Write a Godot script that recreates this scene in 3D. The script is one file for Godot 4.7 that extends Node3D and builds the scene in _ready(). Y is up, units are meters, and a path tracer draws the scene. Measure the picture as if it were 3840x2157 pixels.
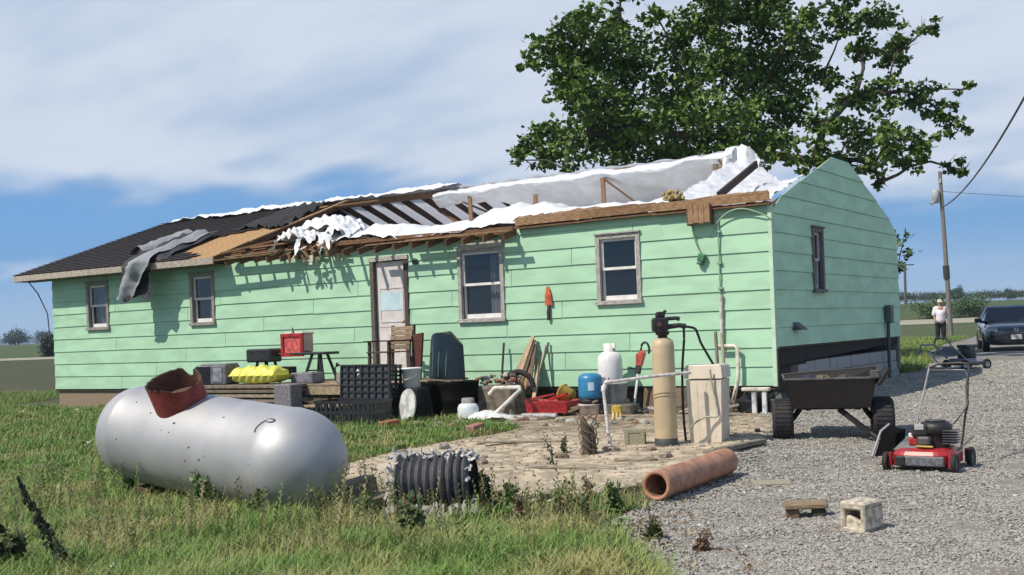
extends Node3D
# A storm-damaged mint green house with a yard full of salvaged things, seen from the lawn.
# World: camera stands at the origin looking down -Z, metres, y up. House frame: origin at the near corner, x along the front wall, z out of it.

const DEEP := Vector3(0, 0, -1)
var rng := RandomNumberGenerator.new()
var fn := FastNoiseLite.new()
var tex := {}
var mats := {}
var used := {}
var house_xf := Transform3D(Basis(Vector3.UP, deg_to_rad(-33.42)), Vector3(4.05, 0, -17.6))

# ---------- materials ----------
func lin(r: float, g: float, b: float) -> Color:
	return Color(r, g, b).linear_to_srgb()

func ntex(key: String, freq: float, lo: float, hi: float, oct := 4, kind := FastNoiseLite.TYPE_SIMPLEX_SMOOTH, a := 0.3, b := 0.7, normal := false, bump := 4.0) -> void:
	var n := FastNoiseLite.new()
	n.noise_type = kind
	n.seed = key.hash() % 1000
	n.frequency = freq
	n.fractal_octaves = oct
	var t := NoiseTexture2D.new()
	t.width = 512
	t.height = 512
	t.seamless = true
	t.noise = n
	if normal:
		t.as_normal_map = true
		t.bump_strength = bump
	else:
		var g := Gradient.new()
		g.offsets = PackedFloat32Array([a, b])
		g.colors = PackedColorArray([Color(lo, lo, lo), Color(hi, hi, hi)])
		t.color_ramp = g
	tex[key] = t

func make_textures() -> void:
	ntex("blotch", 0.01, 0.93, 1.0, 4)
	ntex("stain", 0.012, 0.76, 1.0, 5, FastNoiseLite.TYPE_SIMPLEX_SMOOTH, 0.25, 0.65)
	ntex("fine", 0.09, 0.62, 1.0, 4)
	ntex("soft", 0.008, 0.94, 1.0, 3)
	ntex("wood", 0.02, 0.70, 1.0, 5)
	ntex("speck", 0.16, 0.35, 1.0, 3, FastNoiseLite.TYPE_SIMPLEX_SMOOTH, 0.25, 0.5)
	ntex("grit", 0.06, 0.45, 1.0, 4, FastNoiseLite.TYPE_CELLULAR, 0.1, 0.8)
	ntex("n_fine", 0.08, 0, 1, 4, FastNoiseLite.TYPE_SIMPLEX_SMOOTH, 0, 1, true, 5.0)
	ntex("n_soft", 0.015, 0, 1, 4, FastNoiseLite.TYPE_SIMPLEX_SMOOTH, 0, 1, true, 6.0)

func mt(c: Color, rough := 0.85, t := "blotch", sc := Vector3(0.8, 0.8, 0.8), metal := 0.0, nrm := "", nstr := 0.6) -> StandardMaterial3D:
	c.a = 1.0
	var key := str(c, rough, t, sc, metal, nrm, nstr)
	if mats.has(key):
		return mats[key]
	var m := StandardMaterial3D.new()
	m.albedo_color = c
	m.roughness = rough
	m.metallic = metal
	m.uv1_triplanar = true
	m.uv1_scale = sc
	if t != "":
		m.albedo_texture = tex[t]
	if nrm != "":
		m.normal_enabled = true
		m.normal_texture = tex[nrm]
		m.normal_scale = nstr
	mats[key] = m
	return m

func vmt(rough := 0.95, t := "fine", sc := Vector3(0.5, 0.5, 0.5), nrm := "", nstr := 0.6) -> StandardMaterial3D:
	var m: StandardMaterial3D = mt(Color.WHITE, rough, t, sc, 0.0, nrm, nstr).duplicate()
	m.vertex_color_use_as_albedo = true
	return m

func leafy(backlight: Color) -> StandardMaterial3D:
	var m := StandardMaterial3D.new()
	m.roughness = 0.6
	m.vertex_color_use_as_albedo = true
	m.cull_mode = BaseMaterial3D.CULL_DISABLED
	m.backlight_enabled = true
	m.backlight = backlight
	return m

func cloth(c: Color, back: float, rough := 0.5) -> StandardMaterial3D:
	var m: StandardMaterial3D = mt(c, rough, "soft", Vector3(0.7, 0.7, 0.7)).duplicate()
	m.cull_mode = BaseMaterial3D.CULL_DISABLED
	m.backlight_enabled = back > 0.0
	m.backlight = Color(back, back, back)
	return m

func glass() -> StandardMaterial3D:
	if not mats.has("glass"):
		var m := StandardMaterial3D.new()
		m.albedo_color = Color(0.3, 0.34, 0.36, 0.03)
		m.transparency = BaseMaterial3D.TRANSPARENCY_ALPHA
		m.roughness = 0.04
		mats["glass"] = m
	return mats["glass"]

func metal(c: Color, rough := 0.45) -> StandardMaterial3D:
	return mt(c, rough, "blotch", Vector3(1.5, 1.5, 1.5), 0.7)

func wood(c: Color, axis := 0, rough := 0.85) -> StandardMaterial3D:
	var s := Vector3(7, 7, 7)
	s[axis] = 0.7
	return mt(c, rough, "wood", s)

# ---------- shapes ----------
func mk() -> SurfaceTool:
	var st := SurfaceTool.new()
	st.begin(Mesh.PRIMITIVE_TRIANGLES)
	st.set_smooth_group(-1)
	return st

func tri(st: SurfaceTool, a: Vector3, b: Vector3, c: Vector3) -> void:
	st.add_vertex(a)
	st.add_vertex(b)
	st.add_vertex(c)

func quad(st: SurfaceTool, a: Vector3, b: Vector3, c: Vector3, d: Vector3) -> void:
	tri(st, a, b, c)
	tri(st, a, c, d)

func hexa(st: SurfaceTool, p: Array) -> void:  # p: 0-3 bottom ring, 4-7 top ring, each counted counter-clockwise from above
	quad(st, p[0], p[1], p[2], p[3])
	quad(st, p[7], p[6], p[5], p[4])
	for i in 4:
		var j := (i + 1) % 4
		quad(st, p[i], p[i + 4], p[j + 4], p[j])

func bx(st: SurfaceTool, c: Vector3, s: Vector3, b := Basis()) -> void:
	var h := s * 0.5
	var p := []
	for y in [-1, 1]:
		for q in [[-1, 1], [1, 1], [1, -1], [-1, -1]]:
			p.append(c + b * Vector3(h.x * q[0], h.y * y, h.z * q[1]))
	hexa(st, p)

func lo_hi(st: SurfaceTool, x0: float, x1: float, y0: float, y1: float, z0: float, z1: float) -> void:
	bx(st, Vector3(x0 + x1, y0 + y1, z0 + z1) * 0.5, Vector3(x1 - x0, y1 - y0, z1 - z0))

func rbx(st: SurfaceTool, c: Vector3, s: Vector3, r: float, b := Basis()) -> void:  # box with chamfered edges
	var h := s * 0.5
	var v := func(sx, sy, sz, ax):
		var q := Vector3(h.x * sx, h.y * sy, h.z * sz)
		for k in 3:
			if k != ax:
				q[k] -= r * signf(q[k])
		return c + b * q
	for s1 in [-1, 1]:
		for ax in 3:
			var sg := []
			for q in [[-1, -1], [1, -1], [1, 1], [-1, 1]]:
				var t := Vector3.ZERO
				t[ax] = s1
				t[(ax + 1) % 3] = q[0]
				t[(ax + 2) % 3] = q[1]
				sg.append(v.call(t.x, t.y, t.z, ax))
			if s1 > 0:
				quad(st, sg[3], sg[2], sg[1], sg[0])
			else:
				quad(st, sg[0], sg[1], sg[2], sg[3])
	for ax in 3:
		var u := (ax + 1) % 3
		var w := (ax + 2) % 3
		for su in [-1, 1]:
			for sw in [-1, 1]:
				var a := Vector3.ZERO
				a[u] = su
				a[w] = sw
				var lo := a
				lo[ax] = -1
				var hi := a
				hi[ax] = 1
				var p: Array = [v.call(lo.x, lo.y, lo.z, u), v.call(hi.x, hi.y, hi.z, u), v.call(hi.x, hi.y, hi.z, w), v.call(lo.x, lo.y, lo.z, w)]
				if su * sw > 0:
					quad(st, p[0], p[1], p[2], p[3])
				else:
					quad(st, p[3], p[2], p[1], p[0])
	for sx in [-1, 1]:
		for sy in [-1, 1]:
			for sz in [-1, 1]:
				var p0: Vector3 = v.call(sx, sy, sz, 0)
				var p1: Vector3 = v.call(sx, sy, sz, 1)
				var p2: Vector3 = v.call(sx, sy, sz, 2)
				if sx * sy * sz > 0:
					tri(st, p2, p1, p0)
				else:
					tri(st, p0, p1, p2)

func frame_of(d: Vector3, up := Vector3.UP) -> Basis:  # z along d
	d = d.normalized()
	if absf(d.dot(up)) > 0.98:
		up = Vector3.RIGHT
	var x := up.cross(d).normalized()
	return Basis(x, d.cross(x), d)

func bar(st: SurfaceTool, a: Vector3, b: Vector3, w: float, h: float, up := Vector3.UP) -> void:
	bx(st, (a + b) * 0.5, Vector3(w, h, a.distance_to(b)), frame_of(b - a, up))

func tube(st: SurfaceTool, pts: Array, r, sides := 10, caps := true) -> void:
	st.set_smooth_group(0)
	var rings := []
	for i in pts.size():
		var d: Vector3 = pts[mini(i + 1, pts.size() - 1)] - pts[maxi(i - 1, 0)]
		var f := frame_of(d, Vector3(0.1, 1, 0.05))
		if i and f.x.dot((rings[i - 1][0] - pts[i - 1]).normalized()) < 0.0:
			pass
		var ri: float = r[i] if r is Array else r
		var ring := []
		for k in sides:
			var t := TAU * k / sides
			ring.append(pts[i] + (f.x * cos(t) + f.y * sin(t)) * ri)
		rings.append(ring)
	for i in pts.size() - 1:
		for k in sides:
			var j := (k + 1) % sides
			quad(st, rings[i][k], rings[i + 1][k], rings[i + 1][j], rings[i][j])
	st.set_smooth_group(-1)
	if caps:
		for k in sides:
			var j := (k + 1) % sides
			tri(st, pts[0], rings[0][k], rings[0][j])
			var n := pts.size() - 1
			tri(st, pts[n], rings[n][j], rings[n][k])

func lathe(st: SurfaceTool, prof: Array, sides := 24, xf := Transform3D(), a0 := 0.0, a1 := TAU, smooth := 0) -> void:  # prof: Vector2(radius, height)
	st.set_smooth_group(smooth)
	for i in prof.size() - 1:
		for k in sides:
			var t0 := a0 + (a1 - a0) * k / sides
			var t1 := a0 + (a1 - a0) * (k + 1) / sides
			var p := func(q: Vector2, t: float): return xf * Vector3(q.x * cos(t), q.y, q.x * sin(t))
			var pa: Vector3 = p.call(prof[i], t0)
			var pb: Vector3 = p.call(prof[i + 1], t0)
			var pc: Vector3 = p.call(prof[i + 1], t1)
			var pd: Vector3 = p.call(prof[i], t1)
			if prof[i].x < 1e-5:
				tri(st, pa, pc, pb)
			elif prof[i + 1].x < 1e-5:
				tri(st, pa, pd, pb)
			else:
				quad(st, pa, pd, pc, pb)
	st.set_smooth_group(-1)

func prism(st: SurfaceTool, poly: PackedVector2Array, depth: float, xf := Transform3D()) -> void:  # polygon in xy, from z -depth/2 to +depth/2
	if Geometry2D.is_polygon_clockwise(poly):
		poly.reverse()
	var ix := Geometry2D.triangulate_polygon(poly)
	var h := depth * 0.5
	for i in range(0, ix.size(), 3):
		var a := poly[ix[i]]
		var b := poly[ix[i + 1]]
		var c := poly[ix[i + 2]]
		if (b - a).cross(c - a) < 0.0:
			var s := b
			b = c
			c = s
		tri(st, xf * Vector3(c.x, c.y, h), xf * Vector3(b.x, b.y, h), xf * Vector3(a.x, a.y, h))
		tri(st, xf * Vector3(a.x, a.y, -h), xf * Vector3(b.x, b.y, -h), xf * Vector3(c.x, c.y, -h))
	for i in poly.size():
		var a := poly[i]
		var b := poly[(i + 1) % poly.size()]
		quad(st, xf * Vector3(a.x, a.y, h), xf * Vector3(b.x, b.y, h), xf * Vector3(b.x, b.y, -h), xf * Vector3(a.x, a.y, -h))

func sheet(st: SurfaceTool, nu: int, nv: int, f: Callable) -> void:  # f(u, v) -> Vector3
	st.set_smooth_group(0)
	var g := []
	for i in nu + 1:
		var row := []
		for j in nv + 1:
			row.append(f.call(float(i) / nu, float(j) / nv))
		g.append(row)
	for i in nu:
		for j in nv:
			quad(st, g[i][j], g[i][j + 1], g[i + 1][j + 1], g[i + 1][j])
	st.set_smooth_group(-1)

func rock(st: SurfaceTool, c: Vector3, s: Vector3, seed_ := 0) -> void:
	var cut := []
	for i in 6:
		for k in 8:
			cut.append(0.0)
	var p := func(i: int, k: int):
		var th := PI * i / 5.0
		var ph := TAU * (k % 7) / 7.0
		var q := Vector3(sin(th) * cos(ph), cos(th), sin(th) * sin(ph))
		var n := fn.get_noise_3d(q.x * 80 + seed_ * 37.0, q.y * 80, q.z * 80)
		q = q * (0.85 + 0.5 * n)
		q.x = clampf(q.x, -0.72, 0.72)
		q.y = clampf(q.y, -0.7, 0.7)
		q.z = clampf(q.z, -0.72, 0.72)
		return c + q * s * 0.68
	for i in 5:
		for k in 7:
			quad(st, p.call(i, k), p.call(i, k + 1), p.call(i + 1, k + 1), p.call(i + 1, k))

# ---------- objects ----------
func obj(called: String, st: SurfaceTool, m: Material, parent: Node = self) -> MeshInstance3D:
	st.generate_normals()
	var o := MeshInstance3D.new()
	o.mesh = st.commit()
	o.material_override = m
	put(o, called, parent)
	return o

func put(o: Node, called: String, parent: Node = self) -> void:
	var key := str(parent.get_instance_id(), called)
	used[key] = used.get(key, -1) + 1
	o.name = called if used[key] == 0 else "%s_%03d" % [called, used[key]]
	parent.add_child(o, true)

func tag(o: Node, label: String, category: String, group := "") -> void:
	o.set_meta("label", label)
	o.set_meta("category", category)
	if group != "":
		o.set_meta("group", group)

func thing(called: String, label: String, category: String, xf := Transform3D(), group := "") -> Node3D:
	var o := Node3D.new()
	put(o, called)
	o.transform = xf
	tag(o, label, category, group)
	return o

func kind(o: Node, k: String) -> void:
	o.set_meta("kind", k)

func at(x: float, z: float, deg := 0.0, lift := 0.0) -> Transform3D:  # a spot on the ground
	return Transform3D(Basis(Vector3.UP, deg_to_rad(deg)), Vector3(x, gh(x, z) + lift, z))

func hat(x: float, y: float, z: float, deg := 0.0) -> Transform3D:  # a spot in the house frame
	return house_xf * Transform3D(Basis(Vector3.UP, deg_to_rad(deg)), Vector3(x, y, z))

func copy(o: Node3D, called: String, xf: Transform3D, label: String) -> Node3D:
	var c: Node3D = o.duplicate()
	put(c, called)
	c.transform = xf
	c.set_meta("label", label)
	return c

# ---------- the lie of the land ----------
func poly_at(d: float, t: Array) -> float:
	if d <= t[0].x:
		return t[0].y
	for i in t.size() - 1:
		if d <= t[i + 1].x:
			return lerpf(t[i].y, t[i + 1].y, (d - t[i].x) / (t[i + 1].x - t[i].x))
	return t[-1].y

var land_r := [Vector2(12, 0), Vector2(18, 0.2), Vector2(24, 0.36), Vector2(37, 0.38), Vector2(46, 0.44), Vector2(100, 0.7), Vector2(150, 3), Vector2(300, 5.2), Vector2(600, 8.5), Vector2(3000, 30)]
var land_l := [Vector2(14, 0), Vector2(28, 0.1), Vector2(60, 0.35), Vector2(110, 0.64), Vector2(200, 2.1), Vector2(300, 2.8), Vector2(600, 4), Vector2(3000, 17)]

func gh(x: float, z: float) -> float:
	var d := -z
	var t := smoothstep(0.0, 1.0, clampf((x / (8.0 + 0.25 * absf(d)) + 0.6) / 1.2, 0, 1))
	var h := lerpf(poly_at(d, land_l), poly_at(d, land_r), t)
	return h + fn.get_noise_2d(x * 30, z * 30) * 0.03

func edge_x(d: float) -> float:  # where the lawn stops and the gravel drive begins
	return poly_at(d, [Vector2(5, 1.05), Vector2(7, 1.0), Vector2(8.7, 0.85), Vector2(9.8, 1.35), Vector2(11.5, 2.2), Vector2(13.9, 2.95), Vector2(16.5, 3.6), Vector2(18, 4.3), Vector2(23.5, 8.0), Vector2(25, 9.0), Vector2(30, 11.0), Vector2(36, 12.9), Vector2(45, 17), Vector2(60, 25), Vector2(80, 40)])
func _ready() -> void:
	fn.seed = 7
	fn.frequency = 0.02
	fn.fractal_octaves = 4
	rng.seed = 11
	make_textures()
	build_camera_and_light()
	build_ground()
	build_house()
	build_roof()
	build_wall_fixtures()
	build_far()
	build_tree()
	build_tank_area()
	build_yard_left()
	build_yard_right()
	build_drive()
	build_plants()

func build_camera_and_light() -> void:
	var cam := Camera3D.new()
	put(cam, "camera")
	cam.position = Vector3(0, 1.54, 0)
	cam.rotation = Vector3(0, 0, -atan(0.0367))
	cam.projection = Camera3D.PROJECTION_FRUSTUM
	cam.near = 0.1
	cam.far = 5000.0
	cam.size = 0.05077
	cam.frustum_offset = Vector2(-0.000144, 0.00391)
	var sun := DirectionalLight3D.new()
	put(sun, "sun")
	sun.look_at_from_position(Vector3.ZERO, Vector3(0.5646, -0.77, -0.311))
	sun.light_energy = 1.6
	sun.light_color = Color(1.0, 0.955, 0.88)
	sun.light_angular_distance = 0.5
	sun.shadow_enabled = true
	var env := Environment.new()
	env.background_mode = Environment.BG_SKY
	env.sky = Sky.new()
	var pm := PanoramaSkyMaterial.new()
	pm.panorama = sky_picture()
	env.sky.sky_material = pm
	env.tonemap_mode = Environment.TONE_MAPPER_LINEAR
	env.tonemap_exposure = 1.0
	env.sdfgi_enabled = true
	env.ssao_enabled = true
	env.ssil_enabled = true
	env.fog_enabled = true
	env.fog_density = 0.0003
	env.fog_light_color = Color(0.72, 0.80, 0.90)
	var we := WorldEnvironment.new()
	we.environment = env
	put(we, "world_environment")

func sky_picture() -> ImageTexture:
	var w := 2048
	var h := 1024
	var im := Image.create(w, h, false, Image.FORMAT_RGBF)
	var n1 := FastNoiseLite.new()
	n1.seed = 3
	n1.frequency = 1.0
	n1.fractal_octaves = 5
	n1.fractal_gain = 0.55
	var n2 := FastNoiseLite.new()
	n2.seed = 9
	n2.frequency = 1.0
	n2.fractal_octaves = 4
	var low := Vector3(0.33, 0.36, 0.30)
	im.fill(Color(low.x, low.y, low.z))
	for j in h / 2:
		var el := PI * (0.5 - (j + 0.5) / h)
		var s := sin(el)
		var pale := Vector3(0.40, 0.56, 0.76)
		var blue := Vector3(0.155, 0.36, 0.68)
		var zen := Vector3(0.055, 0.15, 0.40)
		var base := pale.lerp(blue, smoothstep(-0.01, 0.11, s)).lerp(zen, smoothstep(0.2, 1.0, s))
		for i in w:
			var az := TAU * (i + 0.5) / w
			var d := Vector3(sin(az) * cos(el), s, -cos(az) * cos(el))
			var k := 1.0 / (s + 0.09)
			var px := d.x * k
			var pz := d.z * k
			var a := n1.get_noise_2d(px * 0.55 + pz * 0.12 + 5.0, pz * 0.35 - px * 0.2)  # broad veils stretched along the wind
			var b := n2.get_noise_2d(px * 0.9 + pz * 0.5, (pz * 0.9 - px * 0.75) * 2.4 + 7.0)
			var cover := smoothstep(0.098, 0.142, s + a * 0.030 + b * 0.014 + 0.05 * d.x)
			cover *= clampf(1.02 + 0.45 * a + 0.22 * b, 0.6, 1.0) * (1.0 - 0.75 * smoothstep(0.30, 0.65, s))
			cover = maxf(cover, 0.62 * smoothstep(0.15, 0.5, a + 0.3 * b) * smoothstep(0.03, 0.08, s))
			var white := Vector3(0.625, 0.705, 0.83) * (1.0 + 0.06 * b + 0.06 * a)
			var c := base.lerp(white, clampf(cover, 0, 1))
			im.set_pixel(i, j, Color(c.x, c.y, c.z))
	return ImageTexture.create_from_image(im)

# ---------- ground ----------
func ground_colour(x: float, z: float) -> Color:
	var d := -z
	var n := fn.get_noise_2d(x * 22 + 300, z * 22)
	var m := fn.get_noise_2d(x * 90, z * 90 + 500)
	var green := Color(0.08, 0.145, 0.032)
	var dry := Color(0.17, 0.16, 0.065)
	var soil := Color(0.16, 0.125, 0.08)
	var c := green.lerp(dry, clampf(0.35 + n * 1.3 + m * 0.5, 0, 1))
	if d > 9.0 and d < 11.4 and x > -1.2:
		c = c.lerp(Color(0.20, 0.155, 0.10), clampf(0.7 + m, 0, 1) * smoothstep(-1.2, -0.4, x))
	elif d < 30.0:
		c = c.lerp(soil, clampf(0.25 + m * 1.2, 0, 0.7))
	if d > 30.0 and x < 0.0:  # mown stubble behind the house, a greener crop past the road
		c = Color(0.115, 0.115, 0.042).lerp(Color(0.075, 0.098, 0.030), clampf(0.5 + n * 1.6, 0, 1))
	if d > 118.0:
		c = Color(0.085, 0.16, 0.035).lerp(Color(0.12, 0.15, 0.045), clampf(0.3 + n * 1.2, 0, 1))
	return c

func build_ground() -> void:
	var st := mk()
	st.set_smooth_group(0)
	var rows := []
	var d := -30.0
	while d < 3000.0:
		rows.append(d)
		d += 0.45 if d > 3.0 and d < 32.0 else (2.0 if d < 60.0 else (6.0 if d < 160.0 else d * 0.15))
	var cols := 90
	var pts := []
	for r in rows:
		var row := []
		var half: float = 22.0 + maxf(r, 0.0) * 1.1
		for i in cols + 1:
			var t := 2.0 * i / cols - 1.0
			var x: float = half * (0.45 * t + 0.55 * t * t * t)
			row.append(Vector3(x, gh(x, -r), -r))
		pts.append(row)
	for i in pts.size() - 1:
		for j in cols:
			for q in [[0, 0], [0, 1], [1, 1], [0, 0], [1, 1], [1, 0]]:
				var p: Vector3 = pts[i + q[0]][j + q[1]]
				st.set_color(ground_colour(p.x, p.z))
				st.add_vertex(p)
	kind(obj("ground", st, vmt(0.95, "grit", Vector3(1.3, 1.3, 1.3), "n_fine", 0.7)), "structure")
	# gravel drive: a strip to the right of the lawn that runs past the gable and off to the road
	st = mk()
	st.set_smooth_group(0)
	var g := []
	d = 4.5
	while d < 72.0:
		var row := []
		for i in 25:
			var s := 16.0 * pow(i / 24.0, 1.3)
			var x := edge_x(d) + s + (fn.get_noise_2d(d * 160, 40) * 0.35 if i == 0 else 0.0)
			row.append(Vector3(x, gh(x, -d) + (0.012 if i else -0.01), -d))
		g.append(row)
		d += 0.2 if d < 30.0 else 1.0
	for i in g.size() - 1:
		for j in 24:
			for q in [[0, 0], [0, 1], [1, 1], [0, 0], [1, 1], [1, 0]]:
				var p: Vector3 = g[i + q[0]][j + q[1]]
				var m := fn.get_noise_2d(p.x * 40 + 90, p.z * 40)
				st.set_color(Color(0.30, 0.288, 0.268).lerp(Color(0.27, 0.235, 0.185), clampf(0.25 + m * 1.5, 0, 1)))
				st.add_vertex(p)
	kind(obj("gravel_drive", st, vmt(0.95, "speck", Vector3(2.2, 2.2, 2.2), "n_fine", 1.0)), "structure")
	# country road that crosses behind the house
	st = mk()
	st.set_smooth_group(0)
	var prev := []
	for i in 81:
		var x := -160.0 + 4.0 * i
		var cur := []
		for k in [103.0, 104.2, 109.8, 111.0]:
			cur.append(Vector3(x, gh(x, -k) + (0.12 if k > 104.0 and k < 110.0 else 0.02), -k))
		if i:
			for k in 3:
				quad(st, prev[k], prev[k + 1], cur[k + 1], cur[k])
		prev = cur
	kind(obj("road", st, mt(lin(0.46, 0.43, 0.33), 0.95, "fine", Vector3(0.3, 0.3, 0.3))), "structure")
	# bare earth in front of the right half of the house, washed out along its near edge
	build_earth()

var earth := PackedVector2Array([Vector2(-2.35, -12.6), Vector2(-1.75, -14.2), Vector2(-0.65, -15.9), Vector2(0.05, -16.9), Vector2(-0.9, -18.7), Vector2(-0.4, -20.0), Vector2(1.0, -19.0), Vector2(3.95, -17.1), Vector2(3.55, -15.6), Vector2(3.0, -14.0), Vector2(2.72, -13.5), Vector2(2.2, -12.2), Vector2(1.75, -11.2), Vector2(1.2, -10.85), Vector2(0.4, -11.0), Vector2(-0.3, -10.9), Vector2(-1.1, -10.75), Vector2(-1.75, -11.2)])

func earth_lift(x: float, z: float) -> float:
	var p := Vector2(x, z)
	if not Geometry2D.is_point_in_polygon(p, earth):
		return 0.0
	var best := 9.0
	for i in earth.size():
		var q := Geometry2D.get_closest_point_to_segment(p, earth[i], earth[(i + 1) % earth.size()])
		best = minf(best, q.distance_to(p) * (0.6 if q.y > -11.6 else 1.6))
	return 0.012 + lerpf(0.10, 0.05, smoothstep(-11.6, -12.8, z)) * smoothstep(0.0, 0.14, best + fn.get_noise_2d(x * 250, z * 250) * 0.06) * smoothstep(-17.5, -13.0, z) + fn.get_noise_2d(x * 50, z * 50) * 0.016

func build_earth() -> void:
	var st := mk()
	st.set_smooth_group(0)
	var s := 0.1
	var nx := 66
	var nz := 100
	for i in nx:
		for j in nz:
			var x := -2.5 + s * i
			var z := -20.3 + s * j
			var any := false
			var c := []
			for q in [[0, 0], [1, 0], [1, 1], [0, 1]]:
				var l := earth_lift(x + s * q[0], z + s * q[1])
				any = any or l > 0.0
				c.append(Vector3(x + s * q[0], gh(x + s * q[0], z + s * q[1]) + (l if l > 0.0 else -0.03), z + s * q[1]))
			if any:
				for k in [0, 1, 2, 0, 2, 3]:
					var p: Vector3 = c[k]
					var m := fn.get_noise_2d(p.x * 60, p.z * 60 + 70) + 0.4 * fn.get_noise_2d(p.x * 260, p.z * 260)
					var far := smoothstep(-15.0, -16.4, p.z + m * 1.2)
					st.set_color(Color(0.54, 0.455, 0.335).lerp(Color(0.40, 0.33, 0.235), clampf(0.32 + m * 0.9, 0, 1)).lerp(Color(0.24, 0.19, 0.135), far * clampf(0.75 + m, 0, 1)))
					st.add_vertex(p)
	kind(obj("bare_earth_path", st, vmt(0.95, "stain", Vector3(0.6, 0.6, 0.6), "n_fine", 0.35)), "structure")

# ---------- the house ----------
var house: Node3D
const LEN := 18.3
const DEP := 7.3
const Y0 := 0.555   # bottom of the siding
const YT := 3.38    # top of the wall
const ROW := 0.3

func holes_cut(r: Array, holes: Array) -> Array:  # rectangle [x0, x1, y0, y1] minus rectangles
	var left := [r]
	for h in holes:
		var next := []
		for q in left:
			if h[0] >= q[1] or h[1] <= q[0] or h[2] >= q[3] or h[3] <= q[2]:
				next.append(q)
				continue
			if h[0] > q[0]:
				next.append([q[0], h[0], q[2], q[3]])
			if h[1] < q[1]:
				next.append([h[1], q[1], q[2], q[3]])
			var a: float = maxf(q[0], h[0])
			var b: float = minf(q[1], h[1])
			if h[2] > q[2]:
				next.append([a, b, q[2], h[2]])
			if h[3] < q[3]:
				next.append([a, b, h[3], q[3]])
		left = next
	return left

func wall_slab(called: String, x0: float, x1: float, y0: float, y1: float, z0: float, z1: float, holes: Array, m: Material, xf := Transform3D()) -> MeshInstance3D:
	var st := mk()
	for q in holes_cut([x0, x1, y0, y1], holes):
		bx(st, xf * Vector3((q[0] + q[1]) * 0.5, (q[2] + q[3]) * 0.5, (z0 + z1) * 0.5), Vector3(q[1] - q[0], q[3] - q[2], z1 - z0), xf.basis)
	return obj(called, st, m, house)

# one lap board; its front face leans out towards the lower edge
func lap_board(parent: Node, xf: Transform3D, a0: float, a1: float, b0: float, b1: float, y0: float, y1: float, holes: Array, m: Material, sag := 0.0) -> void:
	var zf := func(y: float): return lerpf(0.026, 0.007, (y - y0) / (y1 - y0))
	for q in holes_cut([minf(a0, b0), maxf(a1, b1), y0, y1], holes):
		var st := mk()
		var ql: float = q[0]
		var qr: float = q[1]
		var tl := ql
		var tr := qr
		if q[0] == minf(a0, b0):
			ql = a0
			tl = b0
		if q[1] == maxf(a1, b1):
			qr = a1
			tr = b1
		var lo: float = q[2]
		var hi: float = q[3]
		var s := sag if lo == y0 else 0.0
		hexa(st, [xf * Vector3(ql, lo + s, zf.call(lo)), xf * Vector3(qr, lo - s, zf.call(lo)), xf * Vector3(qr, lo - s, 0.0), xf * Vector3(ql, lo + s, 0.0),
			xf * Vector3(tl, hi, zf.call(hi)), xf * Vector3(tr, hi, zf.call(hi)), xf * Vector3(tr, hi, 0.0), xf * Vector3(tl, hi, 0.0)])
		obj("siding_board", st, m, parent)

func window(xf: Transform3D, w: float, h: float, trim: Color, white: Color, style := 0) -> void:  # xf: lower left corner of the outer trim on the wall face, x along the wall, z out
	var o := Node3D.new()
	put(o, "window", house)
	o.transform = xf
	var t := 0.075
	var st := mk()
	lo_hi(st, 0, t, 0, h, -0.02, 0.045)
	obj("side_casing", st, wood(trim, 1), o)
	st = mk()
	lo_hi(st, w - t, w, 0, h, -0.02, 0.045)
	obj("side_casing", st, wood(trim, 1), o)
	st = mk()
	lo_hi(st, t, w - t, h - t, h, -0.02, 0.043)
	bx(st, Vector3(w * 0.5, h + 0.012, 0.03), Vector3(w + 0.03, 0.024, 0.09))
	obj("head_casing", st, wood(trim, 0), o)
	st = mk()
	hexa(st, [Vector3(-0.02, -0.02, 0.075), Vector3(w + 0.02, -0.02, 0.075), Vector3(w + 0.02, -0.02, -0.08), Vector3(-0.02, -0.02, -0.08),
		Vector3(-0.02, 0.035, 0.075), Vector3(w + 0.02, 0.035, 0.075), Vector3(w + 0.02, 0.06, -0.08), Vector3(-0.02, 0.06, -0.08)])
	obj("sill", st, wood(trim, 0), o)
	var mid := h * 0.5
	for k in 2:  # upper and lower sash
		var z := -0.035 - 0.03 * (1 - k) if style == 0 else -0.03
		var y0 := 0.05 if k == 0 else mid - 0.02
		var y1 := mid + 0.02 if k == 0 else h - t
		var s := 0.045
		st = mk()
		lo_hi(st, t, t + s, y0, y1, z - 0.012, z + 0.016)
		lo_hi(st, w - t - s, w - t, y0, y1, z - 0.012, z + 0.016)
		lo_hi(st, t + s, w - t - s, y1 - s, y1, z - 0.012, z + 0.014)
		lo_hi(st, t + s, w - t - s, y0, y0 + (0.08 if k == 0 else s), z - 0.012, z + 0.014)
		obj("sash", st, mt(white, 0.6, "soft", Vector3(1, 1, 1)), o)
		st = mk()
		lo_hi(st, t + s - 0.005, w - t - s + 0.005, y0 + 0.02, y1 - 0.02, z - 0.004, z)
		obj("pane", st, glass(), o)

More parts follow.
